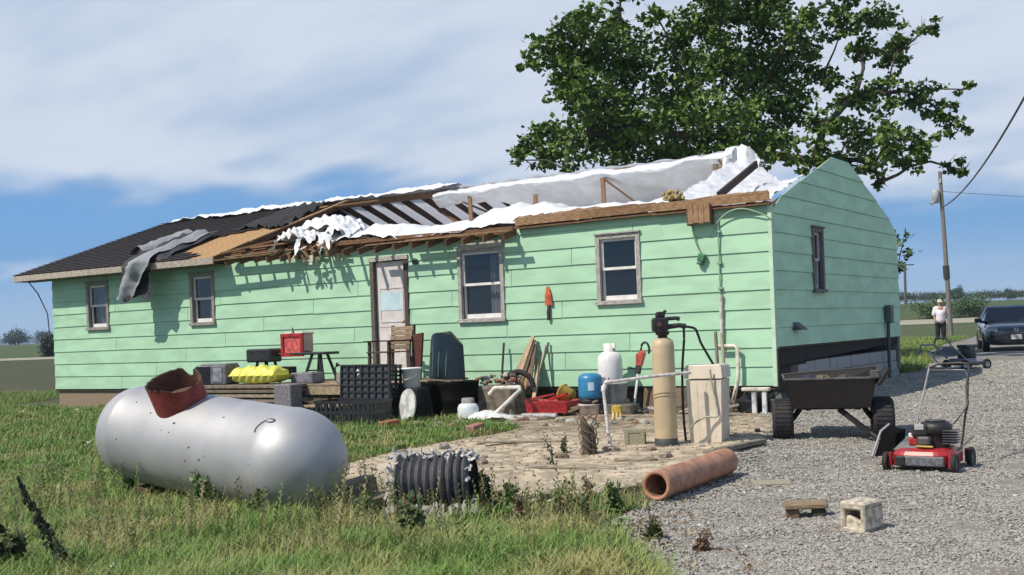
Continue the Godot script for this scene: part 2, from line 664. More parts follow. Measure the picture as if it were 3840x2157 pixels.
func build_house() -> void:
	house = thing("house", "long mint green lap-sided house with the front half of its roof torn away", "house", house_xf)
	var mint: Array = []
	for k in 5:
		var f := 0.96 + 0.012 * k
		mint.append(mt(lin(0.375 * f, 0.62 * f, 0.44 * f), 0.6, "soft", Vector3(0.25, 0.7, 0.25)))
	var grey := lin(0.50, 0.48, 0.46)
	var white := lin(0.74, 0.74, 0.73)
	var board := mt(lin(0.09, 0.065, 0.05), 0.95, "stain")
	var I := Transform3D()
	# front wall
	var win := [[-16.95, -16.14, 1.96, 3.07], [-13.32, -12.55, 1.95, 3.07], [-6.02, -5.0, 1.76, 3.10], [-3.1, -2.26, 1.96, 3.13]]
	var door := [-8.13, -7.2, 0.86, 3.08]
	var holes := win + [door]
	var inner := []
	for w in win:
		inner.append([w[0] + 0.07, w[1] - 0.07, w[2] + 0.05, w[3] - 0.07])
	inner.append([door[0] + 0.08, door[1] - 0.08, door[2], door[3] - 0.08])
	var fw := wall_slab("front_wall", -LEN, 0.0, 0.5, YT, -0.16, -0.002, inner, board)
	var joints := [-14.7, -11.1, -7.4, -3.7]
	for k in 10:
		var y0 := Y0 + ROW * k
		var y1 := minf(y0 + ROW - 0.003, YT)
		if y1 - y0 < 0.03:
			continue
		var xs := [-LEN]
		for j in joints:
			xs.append(j + 1.25 * float(k % 3) - 1.2 + rng.randf_range(-0.2, 0.2))
		xs.append(-0.03)
		for j in xs.size() - 1:
			lap_board(fw, I, xs[j] + 0.005, xs[j + 1] - 0.005, xs[j] + 0.005, xs[j + 1] - 0.005, y0 + rng.randf_range(-0.003, 0.003), y1, holes, mint[(k * 3 + j * 2) % 5], rng.randf_range(-0.005, 0.005))
	# the gable end: x of this frame runs from the front corner to the back one
	var G := Transform3D(Basis(Vector3(0, 0, -1), Vector3.UP, Vector3(1, 0, 0)), Vector3.ZERO)
	var gwin := [[1.86, 2.43, 2.04, 3.13]]
	var ginner := [[1.93, 2.36, 2.09, 3.06]]
	var gw := wall_slab("gable_wall", 0.16, DEP - 0.16, 1.12, YT, -0.16, -0.002, ginner, board, G)
	var sl := 0.34
	for k in range(2, 14):
		var y0 := Y0 + ROW * k
		var y1 := y0 + ROW - 0.003
		var f := func(y: float): return maxf(0.0, (y - YT) / sl)
		var a0: float = f.call(y0)
		var b0: float = f.call(y1)
		var mid := DEP * 0.5
		if a0 >= mid or y0 > 4.42:
			break
		if y0 > 4.3:
			y1 = minf(y1, 4.50)
			b0 = f.call(y1)
		b0 = minf(b0, mid - 0.02)
		var cut: float = [3.9, 2.7, 4.6][k % 3]
		if cut < b0 + 0.4 or cut > DEP - b0 - 0.4:
			lap_board(gw, G, a0, DEP - a0, b0, DEP - b0, y0, y1, gwin, mint[(k * 2) % 5])
		else:
			lap_board(gw, G, a0, cut - 0.003, b0, cut - 0.003, y0, y1, gwin, mint[(k * 2) % 5])
			lap_board(gw, G, cut + 0.003, DEP - a0, cut + 0.003, DEP - b0, y0, y1, gwin, mint[(k * 2 + 3) % 5])
	var st := mk()
	prism(st, PackedVector2Array([Vector2(0.2, YT), Vector2(DEP - 0.2, YT), Vector2(DEP * 0.5 + 0.3, 4.46), Vector2(DEP * 0.5 - 0.3, 4.46)]), 0.10, G * Transform3D(Basis(), Vector3(0, 0, -0.06)))
	obj("gable_sheathing", st, board, house)
	# corner trim
	st = mk()
	lo_hi(st, -0.032, 0.03, Y0 - 0.01, YT, 0.004, 0.034)
	obj("corner_board", st, mt(lin(0.50, 0.68, 0.52), 0.6, "soft"), house)
	st = mk()
	lo_hi(st, 0.004, 0.032, 1.13, YT, -0.06, 0.003)
	obj("corner_board", st, mint[1], house)
	# rear and left walls
	var rw := wall_slab("rear_wall", -LEN, 0.0, 0.5, YT, -DEP, -DEP + 0.16, [], mt(lin(0.16, 0.17, 0.17), 0.9, "blotch"))
	rw.position.z = -0.002
	st = mk()
	prism(st, PackedVector2Array([Vector2(0.16, 0.5), Vector2(DEP - 0.16, 0.5), Vector2(DEP - 0.16, YT), Vector2(DEP * 0.5, YT + DEP * 0.5 * sl), Vector2(0.16, YT)]), 0.14, G * Transform3D(Basis(), Vector3(0, 0, -LEN + 0.07)))
	obj("left_wall", st, mint[2], house)
	# floor and ceiling close the rooms
	st = mk()
	lo_hi(st, -LEN + 0.16, -0.17, 0.72, 0.86, -DEP + 0.17, -0.17)
	obj("floor", st, mt(lin(0.12, 0.09, 0.07)), house)
	st = mk()
	lo_hi(st, -LEN + 0.16, -0.17, YT - 0.12, YT - 0.03, -DEP + 0.17, -0.17)
	obj("ceiling", st, mt(lin(0.35, 0.33, 0.3)), house)
	# footing: tan render at the far left, grey blocks round the gable, dark gaps between
	st = mk()
	lo_hi(st, -LEN + 0.05, -10.2, -0.3, 0.55, -0.4, -0.045)
	obj("foundation", st, mt(lin(0.36, 0.28, 0.20), 0.95, "fine", Vector3(1, 1, 1)), house)
	st = mk()
	lo_hi(st, -10.2, -0.3, -0.3, 0.545, -0.5, -0.12)
	obj("foundation", st, mt(lin(0.13, 0.105, 0.085), 0.95, "stain", Vector3(1, 1, 1)), house)
	for r in 4:
		for c in 16:
			var z0 := -0.95 - 0.41 * c - (0.2 if r % 2 else 0.0)
			var z1 := maxf(z0 - 0.40, -DEP)
			if z0 < -DEP + 0.05:
				continue
			st = mk()
			var top: float = minf(0.0 + 0.22 * (r + 1) - 0.008, 0.83 + 0.035 * c)
			rbx(st, Vector3(-0.19 + rng.randf_range(-0.008, 0.008), (0.22 * r + top) * 0.5, (z0 + z1) * 0.5), Vector3(0.3, top - 0.22 * r, z0 - z1 - 0.008), 0.008)
			obj("foundation_block", st, mt(lin(0.46, 0.46, 0.48), 0.95, "fine", Vector3(1.5, 1.5, 1.5)), house)
	st = mk()
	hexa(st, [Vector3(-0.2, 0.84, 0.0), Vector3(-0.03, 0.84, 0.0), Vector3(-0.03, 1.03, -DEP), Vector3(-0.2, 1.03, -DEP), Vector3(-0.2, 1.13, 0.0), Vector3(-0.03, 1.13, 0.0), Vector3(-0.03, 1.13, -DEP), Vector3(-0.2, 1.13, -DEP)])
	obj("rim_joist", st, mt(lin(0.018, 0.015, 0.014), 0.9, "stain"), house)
	st = mk()
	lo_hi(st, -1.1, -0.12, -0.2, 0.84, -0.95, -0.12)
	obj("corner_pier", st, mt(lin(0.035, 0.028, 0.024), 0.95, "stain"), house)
	# windows
	for w in win:
		window(Transform3D(Basis(), Vector3(w[0], w[2], 0.0)), w[1] - w[0], w[3] - w[2], grey if w[0] > -12 else lin(0.36, 0.34, 0.32), white)
	window(G * Transform3D(Basis(), Vector3(1.86, 2.04, 0.0)), 0.57, 1.09, lin(0.20, 0.19, 0.19), lin(0.5, 0.5, 0.52))
	# curtains behind two of the panes
	for c in [[-16.8, -16.55, 2.1, 2.95], [-12.95, -12.72, 2.0, 2.45], [-5.45, -5.12, 1.9, 2.98]]:
		st = mk()
		sheet(st, 14, 3, func(u: float, v: float): return Vector3(lerpf(c[0], c[1], u), lerpf(c[2], c[3], v), -0.21 + 0.018 * sin(u * 22.0)))
		obj("curtain", st, cloth(lin(0.10, 0.11, 0.12), 0.0, 0.9), house)
	# front door with its lite, in a weathered frame
	var d := Node3D.new()
	put(d, "front_door", house)
	d.position = Vector3(door[0], door[2], 0)
	var dw: float = door[1] - door[0]
	var dh: float = door[3] - door[2]
	for x in [0.0, dw - 0.09]:
		st = mk()
		lo_hi(st, x, x + 0.09, 0, dh - 0.09, -0.10, 0.045)
		obj("jamb", st, wood(lin(0.15, 0.125, 0.11) if x == 0.0 else lin(0.09, 0.07, 0.06), 1), d)
	st = mk()
	bx(st, Vector3(dw * 0.5, dh - 0.04, -0.02), Vector3(dw + 0.04, 0.08, 0.15), Basis(Vector3(0, 0, 1), 0.01))
	obj("head_casing", st, wood(lin(0.55, 0.52, 0.49), 0), d)
	st = mk()
	rbx(st, Vector3(dw * 0.5, (dh - 0.09) * 0.5, -0.055), Vector3(dw - 0.19, dh - 0.1, 0.045), 0.006)
	obj("door_leaf", st, mt(lin(0.60, 0.575, 0.57), 0.6, "soft", Vector3(1.0, 1.0, 1.0)), d)
	st = mk()
	for q in [[0.17, 0.2], [dw - 0.2, dw - 0.17]]:
		lo_hi(st, q[0], q[1], 0.98, 1.60, -0.035, -0.022)
	for q in [[0.95, 0.98], [1.60, 1.63]]:
		lo_hi(st, 0.17, dw - 0.17, q[0], q[1], -0.035, -0.022)
	obj("lite_frame", st, mt(lin(0.62, 0.6, 0.6), 0.5, "soft"), d)
	st = mk()
	lo_hi(st, 0.2, dw - 0.2, 1.18, 1.54, -0.034, -0.026)
	obj("paper_notice", st, mt(lin(0.50, 0.66, 0.74), 0.5, "soft"), d)
	st = mk()
	lo_hi(st, 0.14, dw - 0.14, 0.86, 0.9, -0.034, -0.026)
	lo_hi(st, 0.16, dw - 0.16, 0.12, 0.76, -0.034, -0.027)
	obj("kick_panel", st, mt(lin(0.64, 0.61, 0.60), 0.6, "soft", Vector3(1, 1, 1)), d)
	st = mk()
	lathe(st, [Vector2(0.0, 0.0), Vector2(0.026, 0.0), Vector2(0.012, 0.012), Vector2(0.012, 0.04), Vector2(0.03, 0.055), Vector2(0.024, 0.08), Vector2(0, 0.085)], 12, Transform3D(Basis(Vector3.RIGHT, PI / 2), Vector3(dw - 0.15, 0.95, -0.033)))
	obj("door_knob", st, metal(lin(0.4, 0.35, 0.25)), d)

# ---------- the wrecked roof ----------
func ry(z: float) -> float:  # upper face of the front slope
	return 3.54 - 0.36 * z

func build_roof() -> void:
	var timber := [wood(lin(0.21, 0.105, 0.055), 2), wood(lin(0.27, 0.145, 0.075), 2), wood(lin(0.16, 0.08, 0.045), 2)]
	var tx := [wood(lin(0.30, 0.17, 0.09), 0), wood(lin(0.22, 0.115, 0.06), 0), wood(lin(0.38, 0.23, 0.125), 0)]
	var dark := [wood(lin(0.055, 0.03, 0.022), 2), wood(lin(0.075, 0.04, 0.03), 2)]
	var shingle := mt(lin(0.055, 0.053, 0.062), 0.95, "fine", Vector3(2.5, 2.5, 2.5))
	var Z := -DEP * 0.5
	# surviving front slope at the left
	var roof := Node3D.new()
	put(roof, "roof", house)
	var st := mk()
	var poly := PackedVector2Array([Vector2(-19.1, 0.5), Vector2(-12.1, 0.5), Vector2(-12.1, -0.2), Vector2(-12.15, -1.9), Vector2(-12.3, -2.5), Vector2(-12.25, Z), Vector2(-18.45, Z)])
	var flat := Transform3D(Basis(Vector3(1, 0, 0), Vector3(0, -0.36, 1.0), Vector3(0, 1, 0.0)), Vector3(0, 3.54, 0))
	prism(st, poly, 0.02, Transform3D(flat.basis, flat.origin - Vector3(0, 0.035, 0)))
	obj("sheathing", st, wood(lin(0.50, 0.30, 0.13), 0), roof)
	# shingle courses, each lapping the one below; the torn edge steps in from the right
	var n := 28
	for i in n:
		var z0 := 0.52 - (0.52 - Z) * i / n
		var z1 := 0.52 - (0.52 - Z) * (i + 1) / n - 0.03
		var t := float(i) / n
		var xl := lerpf(-19.13, -18.47, t)
		var xr := poly_at(t, [Vector2(0.0, -12.75), Vector2(0.08, -12.9), Vector2(0.16, -14.2), Vector2(0.3, -14.5), Vector2(0.34, -14.15), Vector2(0.42, -13.7), Vector2(0.5, -12.9), Vector2(0.62, -13.05), Vector2(0.75, -13.25), Vector2(1.0, -13.35)]) + rng.randf_range(-0.12, 0.12)
		st = mk()
		var x := xl
		while x < xr - 0.05:
			var x2 := minf(x + 0.33, xr)
			hexa(st, [Vector3(x + 0.004, ry(z0) + 0.008, z0), Vector3(x2 - 0.004, ry(z0) + 0.008, z0), Vector3(x2 - 0.004, ry(z1) - 0.02, z1), Vector3(x + 0.004, ry(z1) - 0.02, z1),
				Vector3(x + 0.004, ry(z0) + 0.02, z0), Vector3(x2 - 0.004, ry(z0) + 0.02, z0), Vector3(x2 - 0.004, ry(z1) - 0.012, z1), Vector3(x + 0.004, ry(z1) - 0.012, z1)])
			x = x2
		obj("shingle_course", st, shingle, roof)
	# curled black felt where the covering tore
	st = mk()
	sheet(st, 22, 10, func(u: float, v: float):
		var xx := lerpf(-13.6, -11.9, u)
		var zz := lerpf(-1.55, -3.3, v) - 0.15 * sin(u * 5.0)
		var curl := pow(u, 2.0)
		return Vector3(xx - 0.25 * curl * v, ry(zz) + 0.03 + 0.09 * absf(fn.get_noise_2d(xx * 170, zz * 170)) * 3.0 * (0.3 + u) - 0.12 * curl * (1.0 - v), zz))
	obj("torn_felt", st, cloth(lin(0.02, 0.021, 0.024), 0.0, 0.8), roof)
	# eave: fascia, soffit, rake board
	st = mk()
	lo_hi(st, -19.1, -16.2, 3.20, 3.335, 0.5, 0.525)
	obj("fascia", st, wood(lin(0.56, 0.50, 0.42), 0), roof)
	st = mk()
	lo_hi(st, -16.195, -12.0, 3.20, 3.335, 0.5, 0.525)
	obj("fascia", st, wood(lin(0.50, 0.45, 0.39), 0), roof)
	st = mk()
	lo_hi(st, -19.05, -12.15, 3.19, 3.205, 0.0, 0.498)
	obj("soffit", st, mt(lin(0.22, 0.17, 0.13), 0.9, "stain"), roof)
	st = mk()
	bar(st, Vector3(-19.1, ry(0.5) - 0.09, 0.5), Vector3(-18.45, ry(Z) - 0.09, Z), 0.03, 0.15)
	obj("rake_board", st, wood(lin(0.30, 0.25, 0.2), 2), roof)
	# front rafters that remain near the break, seen from below and the side
	for x in [-12.15, -12.75, -13.4, -14.0, -14.6, -15.2, -15.8, -16.4, -17.0, -17.6, -18.2]:
		st = mk()
		bar(st, Vector3(x, ry(0.48) - 0.115, 0.48), Vector3(x, ry(Z) - 0.115, Z), 0.04, 0.14)
		obj("rafter", st, timber[0 if x < -12.5 else 2], house)
	st = mk()
	bar(st, Vector3(-12.08, ry(-0.6) - 0.03, -0.6), Vector3(-11.75, ry(Z) + 0.02, Z), 0.11, 0.03)
	obj("torn_board", st, wood(lin(0.52, 0.33, 0.17), 2), house)
	st = mk()
	bar(st, Vector3(-11.6, 4.62, -2.9), Vector3(-10.75, 4.72, -3.5), 0.16, 0.04)
	obj("torn_board", st, wood(lin(0.33, 0.18, 0.09), 2), house)
	# ridge board and the rafters of the rear slope
	st = mk()
	lo_hi(st, -18.4, -2.0, 4.66, 4.80, Z - 0.02, Z + 0.02)
	obj("ridge_board", st, wood(lin(0.25, 0.16, 0.1), 0), house)
	var x := -18.2
	while x < -2.1:
		st = mk()
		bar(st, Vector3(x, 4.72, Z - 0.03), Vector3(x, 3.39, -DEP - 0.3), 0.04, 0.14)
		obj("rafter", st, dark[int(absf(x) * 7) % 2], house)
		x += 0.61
	# posts and struts that stand in the attic
	for p in [[-8.22, 4.66, -8.17, 3.5], [-4.86, 4.66, -4.84, 3.5], [-2.38, 4.74, -2.4, 3.5], [-6.5, 4.45, -6.5, 3.5]]:
		st = mk()
		bar(st, Vector3(p[0], p[1], Z + 0.12), Vector3(p[2], p[3], Z + 0.12), 0.09, 0.04, Vector3(0, 0, 1))
		obj("post", st, wood(lin(0.30, 0.18, 0.10), 1), house)
	for p in [[Vector3(-4.82, 4.6, Z + 0.14), Vector3(-4.1, 3.95, Z - 0.2)], [Vector3(-8.75, 4.62, Z + 0.1), Vector3(-7.9, 4.1, Z - 0.7)], [Vector3(-9.4, 4.4, Z - 0.3), Vector3(-8.25, 3.85, Z + 0.2)], [Vector3(-2.3, 4.7, Z + 0.16), Vector3(-2.05, 4.35, Z + 0.1)]]:
		st = mk()
		bar(st, p[0], p[1], 0.09, 0.035)
		obj("strut", st, timber[0], house)
	st = mk()
	bar(st, Vector3(-1.0, 4.33, -2.1), Vector3(-0.95, 3.62, -0.25), 0.05, 0.12)
	obj("rafter", st, dark[0], house)
	# ceiling joists and the wall's top plate
	x = -12.0
	while x < -0.3:
		st = mk()
		bar(st, Vector3(x, YT + 0.04, -0.1), Vector3(x, YT + 0.04, -DEP + 0.1), 0.04, 0.13)
		obj("ceiling_joist", st, timber[int(absf(x) * 5) % 3], house)
		x += 0.61
	st = mk()
	lo_hi(st, -12.0, -0.02, YT, YT + 0.045, -0.13, 0.012)
	obj("top_plate", st, tx[1], house)
	# right half of the eave: splintered sheathing and lookouts still nailed to the plate
	for q in [[-4.65, -3.2, 0.0], [-3.25, -1.9, 0.012], [-1.95, 0.04, 0.004]]:
		st = mk()
		bar(st, Vector3(q[0], YT - 0.01 + q[2], 0.075), Vector3(q[1], YT - 0.005 + q[2], 0.07), 0.11, 0.025)
		obj("lookout_board", st, tx[1], house)
		st = mk()
		bar(st, Vector3(q[0], YT + 0.10 + q[2], 0.125), Vector3(q[1], YT + 0.11 + q[2], 0.12), 0.022, 0.14)
		obj("fascia_board", st, tx[0 if q[2] > 0.01 else 2], house)
	var m := 0
	x = -4.7
	while x < -0.05:
		var w := rng.randf_range(0.25, 0.7)
		var a := rng.randf_range(0.0, 0.09)
		st = mk()
		var y1 := YT + 0.19 + rng.randf_range(-0.02, 0.03)
		var pp := PackedVector2Array([Vector2(x, 0.13), Vector2(x + w, 0.13)])
		for k in 5:
			pp.append(Vector2(x + w - w * k / 4.0, -a - rng.randf_range(-0.06, 0.07)))
		prism(st, pp, 0.014, Transform3D(Basis(Vector3(1, 0, 0), Vector3(0, -0.36, 1), Vector3(0, 1, 0)).rotated(Vector3(1, 0, 0), rng.randf_range(-0.12, 0.1)), Vector3(0, y1, 0)))
		obj("broken_sheathing", st, tx[m % 3], house)
		m += 1
		x += w + 0.01
	# middle: rafter tails sticking out over the door, a board and laths across them
	x = -11.7
	while x < -4.6:
		var broken := rng.randf_range(-0.06, 0.05)
		st = mk()
		bar(st, Vector3(x, ry(0.46 + broken) - 0.19, 0.46 + broken), Vector3(x, ry(-0.35) - 0.24, -0.35 - broken), 0.04, 0.11)
		obj("rafter_tail", st, timber[int(absf(x) * 9) % 3], house)
		x += 0.41
	for q in [[-7.9, -4.55, 0.40, 0.09, 2], [-7.0, -4.7, 0.28, 0.10, 0], [-9.1, -6.2, 0.16, 0.12, 1], [-8.7, -6.9, 0.02, 0.1, 0], [-12.1, -10.2, 0.43, 0.10, 0], [-11.9, -9.7, 0.26, 0.12, 2], [-11.4, -9.4, 0.1, 0.1, 1], [-12.0, -10.6, -0.1, 0.12, 0]]:
		st = mk()
		bar(st, Vector3(q[0], ry(q[2]) - 0.12 + rng.randf_range(0, 0.02), q[2] + rng.randf_range(-0.03, 0.03)), Vector3(q[1], ry(q[2]) - 0.11 + rng.randf_range(0, 0.03), q[2]), q[3], 0.02)
		obj("eave_board", st, tx[q[4]], house)
	st = mk()
	bar(st, Vector3(-10.2, YT + 0.03, 0.12), Vector3(-4.7, YT - 0.03, 0.12), 0.03, 0.13)
	obj("wall_plate_board", st, tx[1], house)
	# a fallen strut lies against the plate left of the door
	for q in [[Vector3(-12.0, 3.42, 0.3), Vector3(-9.6, 3.95, -1.1)], [Vector3(-11.3, 3.5, 0.1), Vector3(-9.3, 3.58, -0.2)], [Vector3(-10.7, 3.75, -0.6), Vector3(-9.2, 3.45, 0.1)]]:
		st = mk()
		bar(st, q[0], q[1], 0.1, 0.04)
		obj("fallen_timber", st, tx[0], house)
	# rear slope's own sheathing survives beyond the break at the left, and carries white sheeting elsewhere
	st = mk()
	hexa(st, [Vector3(-18.5, 3.36, -DEP - 0.4), Vector3(-12.4, 3.36, -DEP - 0.4), Vector3(-12.4, 4.82, Z), Vector3(-18.5, 4.82, Z), Vector3(-18.5, 3.39, -DEP - 0.4), Vector3(-12.4, 3.39, -DEP - 0.4), Vector3(-12.4, 4.85, Z), Vector3(-18.5, 4.85, Z)])
	obj("rear_sheathing", st, shingle, house)
	build_sheeting(Z)

func crumple(p: Vector3, a: float, f := 1.0) -> Vector3:  # loose waves with sharp creases on them
	var r := 1.0 - 2.6 * absf(fn.get_noise_3d(p.x * 60 * f + 90, p.y * 60 * f, p.z * 60 * f))
	var r2 := 1.0 - 2.6 * absf(fn.get_noise_3d(p.x * 140 * f, p.y * 140 * f + 200, p.z * 140 * f))
	p += Vector3(0.1, 0.75, 0.65) * a * (0.55 * r + 0.22 * r2 - 0.35)
	a *= 0.6
	return p + Vector3(fn.get_noise_3d(p.x * 90 * f, p.y * 90 * f, p.z * 90 * f), fn.get_noise_3d(p.x * 90 * f + 400, p.y * 90 * f, p.z * 90 * f), fn.get_noise_3d(p.x * 90 * f, p.y * 90 * f + 400, p.z * 90 * f)) * a

func build_sheeting(Z: float) -> void:
	var white := cloth(lin(0.66, 0.68, 0.73), 0.3, 0.38)
	var thick := cloth(lin(0.76, 0.78, 0.80), 0.2, 0.4)
	# over the rear rafters
	var st := mk()
	sheet(st, 90, 10, func(u: float, v: float):
		var x := lerpf(-12.6, -2.0, u)
		var z := lerpf(Z + 0.05, -DEP - 0.4, v)
		var y := 4.80 - 0.385 * (Z - z) + 0.03
		return Vector3(x, y + 0.02 * sin(x * 10.3) + 0.03 * fn.get_noise_2d(x * 60, z * 60), z))
	var thin := cloth(lin(0.72, 0.74, 0.80), 1.0, 0.38)
	tag(hobj("plastic_sheet", st, thin), "white plastic sheeting laid over the dark rafters of the rear roof slope", "plastic sheeting")
	# folded over the ridge, left part
	st = mk()
	sheet(st, 150, 10, func(u: float, v: float):
		var x := lerpf(-18.1, -8.6, u)
		var zz := lerpf(-0.35, 0.32 + 0.12 * sin(x * 2.3) + 0.1 * fn.get_noise_2d(x * 60, 3), v)
		return crumple(Vector3(x, 4.93 - 0.36 * absf(zz) + 0.05 * fn.get_noise_2d(x * 50, zz * 80), Z + zz), 0.07))
	tag(hobj("plastic_sheet", st, thick), "strip of white plastic folded along the ridge above the dark shingles", "plastic sheeting")
	# folded over the ridge, right part, with the long hanging curtain below it
	st = mk()
	sheet(st, 170, 44, func(u: float, v: float):
		var x := lerpf(-9.2, -2.0, u)
		var lift := 0.05 * fn.get_noise_2d(x * 40, 9) + 0.12 * pow(u, 6.0)
		var top := 4.80 + lift
		if v < 0.3:
			var t := v / 0.3
			return crumple(Vector3(x, top - 0.25 * (1.0 - t), Z - 0.5 * (1.0 - t)), 0.04)
		if v < 0.5:
			var t := (v - 0.3) / 0.2
			return crumple(Vector3(x, top - 0.2 * t - 0.05 * sin(x * 3.0) * t, Z + 0.20 * sin(t * PI * 0.75)), 0.06, 0.7)
		var t2 := (v - 0.5) / 0.5
		var back := 0.25 + 2.3 * smoothstep(-7.7, -6.3, x)
		return crumple(Vector3(x, top - 0.2 - (0.40 * back + 0.05) * t2 - 0.03 * sin(x * 3.4 + 2.0 * t2) * t2, Z + 0.16 - back * t2), 0.09, 0.6))
	tag(hobj("plastic_curtain", st, white), "white plastic curtain draped over the ridge and hanging behind the attic posts", "plastic sheeting")
	# billow at its right end
	st = mk()
	sheet(st, 30, 44, func(u: float, v: float):
		var x := lerpf(-2.25, -1.55, u) + 0.12 * v * (u - 0.2)
		if v < 0.25:
			return crumple(Vector3(x, 4.95 - 0.8 * pow(absf(u - 0.4), 2.0) - 0.3 * (1.0 - v / 0.25), Z - 0.35 * (1.0 - v / 0.25)), 0.07)
		var t := (v - 0.25) / 0.75
		return crumple(Vector3(x, 4.95 - 0.8 * pow(absf(u - 0.4), 2.0) - 1.2 * t, Z + 0.3 * sin(minf(t * 2.2, 1.57)) + 0.07 * sin(u * 12.0)), 0.09))
	tag(hobj("plastic_billow", st, thick), "bulging fold of white plastic hanging over the ridge beside the right attic post", "plastic sheeting")
	# between the billow and the gable
	st = mk()
	sheet(st, 44, 44, func(u: float, v: float):
		var x := lerpf(-1.95, -0.1, u)
		var z := lerpf(lerpf(Z + 0.1, -1.9, smoothstep(0.2, 1.0, u)), -0.2, v)
		var y := 3.34 - 0.335 * z + 0.05 + 0.1 * (1.0 - u) - 0.25 * sin(u * PI) * (1.0 - 0.6 * v)
		return crumple(Vector3(x, y, z), 0.09))
	tag(hobj("plastic_sheet", st, white), "sagging white plastic stretched between the attic and the mint gable top", "plastic sheeting")
	# across the ceiling joists, heaped up and turned over the front plate
	st = mk()
	sheet(st, 180, 50, func(u: float, v: float):
		var x := lerpf(-9.4, -1.9, u)
		var z := lerpf(-5.6, lerpf(0.16, -0.22, smoothstep(-5.0, -4.4, x)), v)
		var heap := 0.30 * exp(-pow((x + 5.1) / 0.75, 2.0)) * exp(-pow((z + 0.9) / 0.9, 2.0)) + 0.14 * exp(-pow((x + 8.2) / 0.9, 2.0)) * smoothstep(-2.0, -0.6, z)
		var y := 3.58 + 0.10 * smoothstep(-4.9, -4.3, x) + heap - 0.02 * sin(x * 10.3) + 0.10 * fn.get_noise_2d(x * 50, z * 50) + 0.02 * v
		if v > 0.93:
			y -= 3.2 * (v - 0.93)
		return crumple(Vector3(x, y, z), 0.05, 1.2))
	tag(hobj("plastic_sheet", st, thick), "crumpled white plastic spread over the open ceiling behind the wall top", "plastic sheeting")
	# wad that spills over the eave left of the door
	var wad := thing("plastic_wad", "torn wad of white plastic spilling over the eave left of the door", "plastic sheeting", house_xf)
	for q in [[Vector3(-9.5, 3.78, -0.5), Vector3(0.75, 0.24, 0.5), 1], [Vector3(-9.95, 3.62, -0.05), Vector3(0.5, 0.12, 0.35), 2], [Vector3(-9.0, 3.66, -0.25), Vector3(0.45, 0.2, 0.4), 3]]:
		st = mk()
		var c: Vector3 = q[0]
		var s: Vector3 = q[1]
		sheet(st, 48, 48, func(u: float, v: float):
			var a := (u - 0.5) * 2.0
			var b := (v - 0.5) * 2.0
			return crumple(c + Vector3(a * s.x, s.y * (1.0 - a * a - 0.8 * b * b) + 0.04 * sin(a * 13.0 + b * 5.0) + 0.02 * sin(b * 17.0 - a * 6.0), b * s.z), 0.11, 0.8))
		obj("fold", st, thick, wad)
	for q in [[Vector3(-10.0, 3.66, 0.1), Vector3(-10.35, 3.36, 0.5), 0.10], [Vector3(-9.35, 3.68, 0.05), Vector3(-8.95, 3.12, 0.5), 0.085], [Vector3(-9.1, 3.6, 0.1), Vector3(-8.8, 3.25, 0.46), 0.06], [Vector3(-9.75, 3.55, 0.2), Vector3(-9.65, 3.2, 0.5), 0.05]]:
		st = mk()
		var qa: Vector3 = q[0]
		var qb: Vector3 = q[1]
		var qw: float = q[2]
		sheet(st, 10, 22, func(u: float, v: float):
			var tw := 2.6 * v + qw * 20.0
			var across := Vector3(cos(tw), 0.15, sin(tw)) * (u - 0.5) * qw * 2.6 * (1.0 - 0.4 * v)
			return crumple(qa.lerp(qb, v) + Vector3(0, 0.12 * sin(v * PI), 0) + across, 0.09, 1.2))
		obj("twisted_strip", st, thick, wad)
	# splintered laths and fluff under the wad
	var junk := [lin(0.62, 0.56, 0.42), lin(0.30, 0.18, 0.10), lin(0.68, 0.64, 0.55), lin(0.2, 0.13, 0.09)]
	for k in 26:
		st = mk()
		var a := Vector3(rng.randf_range(-10.0, -8.55), rng.randf_range(3.2, 3.42), rng.randf_range(0.12, 0.48))
		var dv := Vector3(rng.randf_range(-0.22, 0.3), rng.randf_range(-0.22, -0.02), rng.randf_range(-0.08, 0.08))
		bar(st, a, a + dv, rng.randf_range(0.03, 0.08), 0.012, Vector3(0.3, 1, 0.6))
		obj("splinter", st, mt(junk[k % 4], 0.9, "stain", Vector3(3, 3, 3)), wad)
	# dark roofing felt with a pale backing that hangs over the left eave
	var felt := thing("hanging_felt", "folded grey and black roofing felt hanging over the left eave between two windows", "roofing felt", house_xf * Transform3D(Basis(), Vector3(0.8, 0, 0)))
	st = mk()
	sheet(st, 20, 26, func(u: float, v: float):
		if v < 0.42:
			var t := v / 0.42
			var z := lerpf(-1.3, 0.5, t)
			var x := lerpf(lerpf(-16.0, -14.6, u), lerpf(-15.85, -14.5, u), t)
			return crumple(Vector3(x, ry(z) + 0.05 + 0.09 * sin(u * PI) + 0.05 * sin(u * 8.0 + t * 3.0), z), 0.12)
		var t2 := (v - 0.42) / 0.58
		var w := lerpf(0.0, 0.28, t2)
		return crumple(Vector3(lerpf(-15.75 + w * 0.35, -14.75 - w * 0.5, u), 3.36 - 0.82 * t2 - 0.05 * sin(u * 7.0), 0.56 + 0.10 * sin(u * 6.0) + 0.06 * t2), 0.13))
	obj("black_layer", st, cloth(lin(0.028, 0.028, 0.034), 0.0, 0.7), felt)
	st = mk()
	sheet(st, 10, 26, func(u: float, v: float):
		var t := v
		if t < 0.4:
			var z := lerpf(-1.1, 0.52, t / 0.4)
			return crumple(Vector3(lerpf(-15.1, -14.75, u) + 0.25 * (0.4 - t), ry(z) + 0.19 + 0.05 * sin(u * 5.0), z), 0.1)
		var t2 := (t - 0.4) / 0.6
		return crumple(Vector3(lerpf(-15.75, -15.3 + 0.25 * (1.0 - t2), u) + 0.45 * (1.0 - t2), 3.44 - 0.86 * t2, 0.72 + 0.06 * sin(u * 5.0)), 0.1))
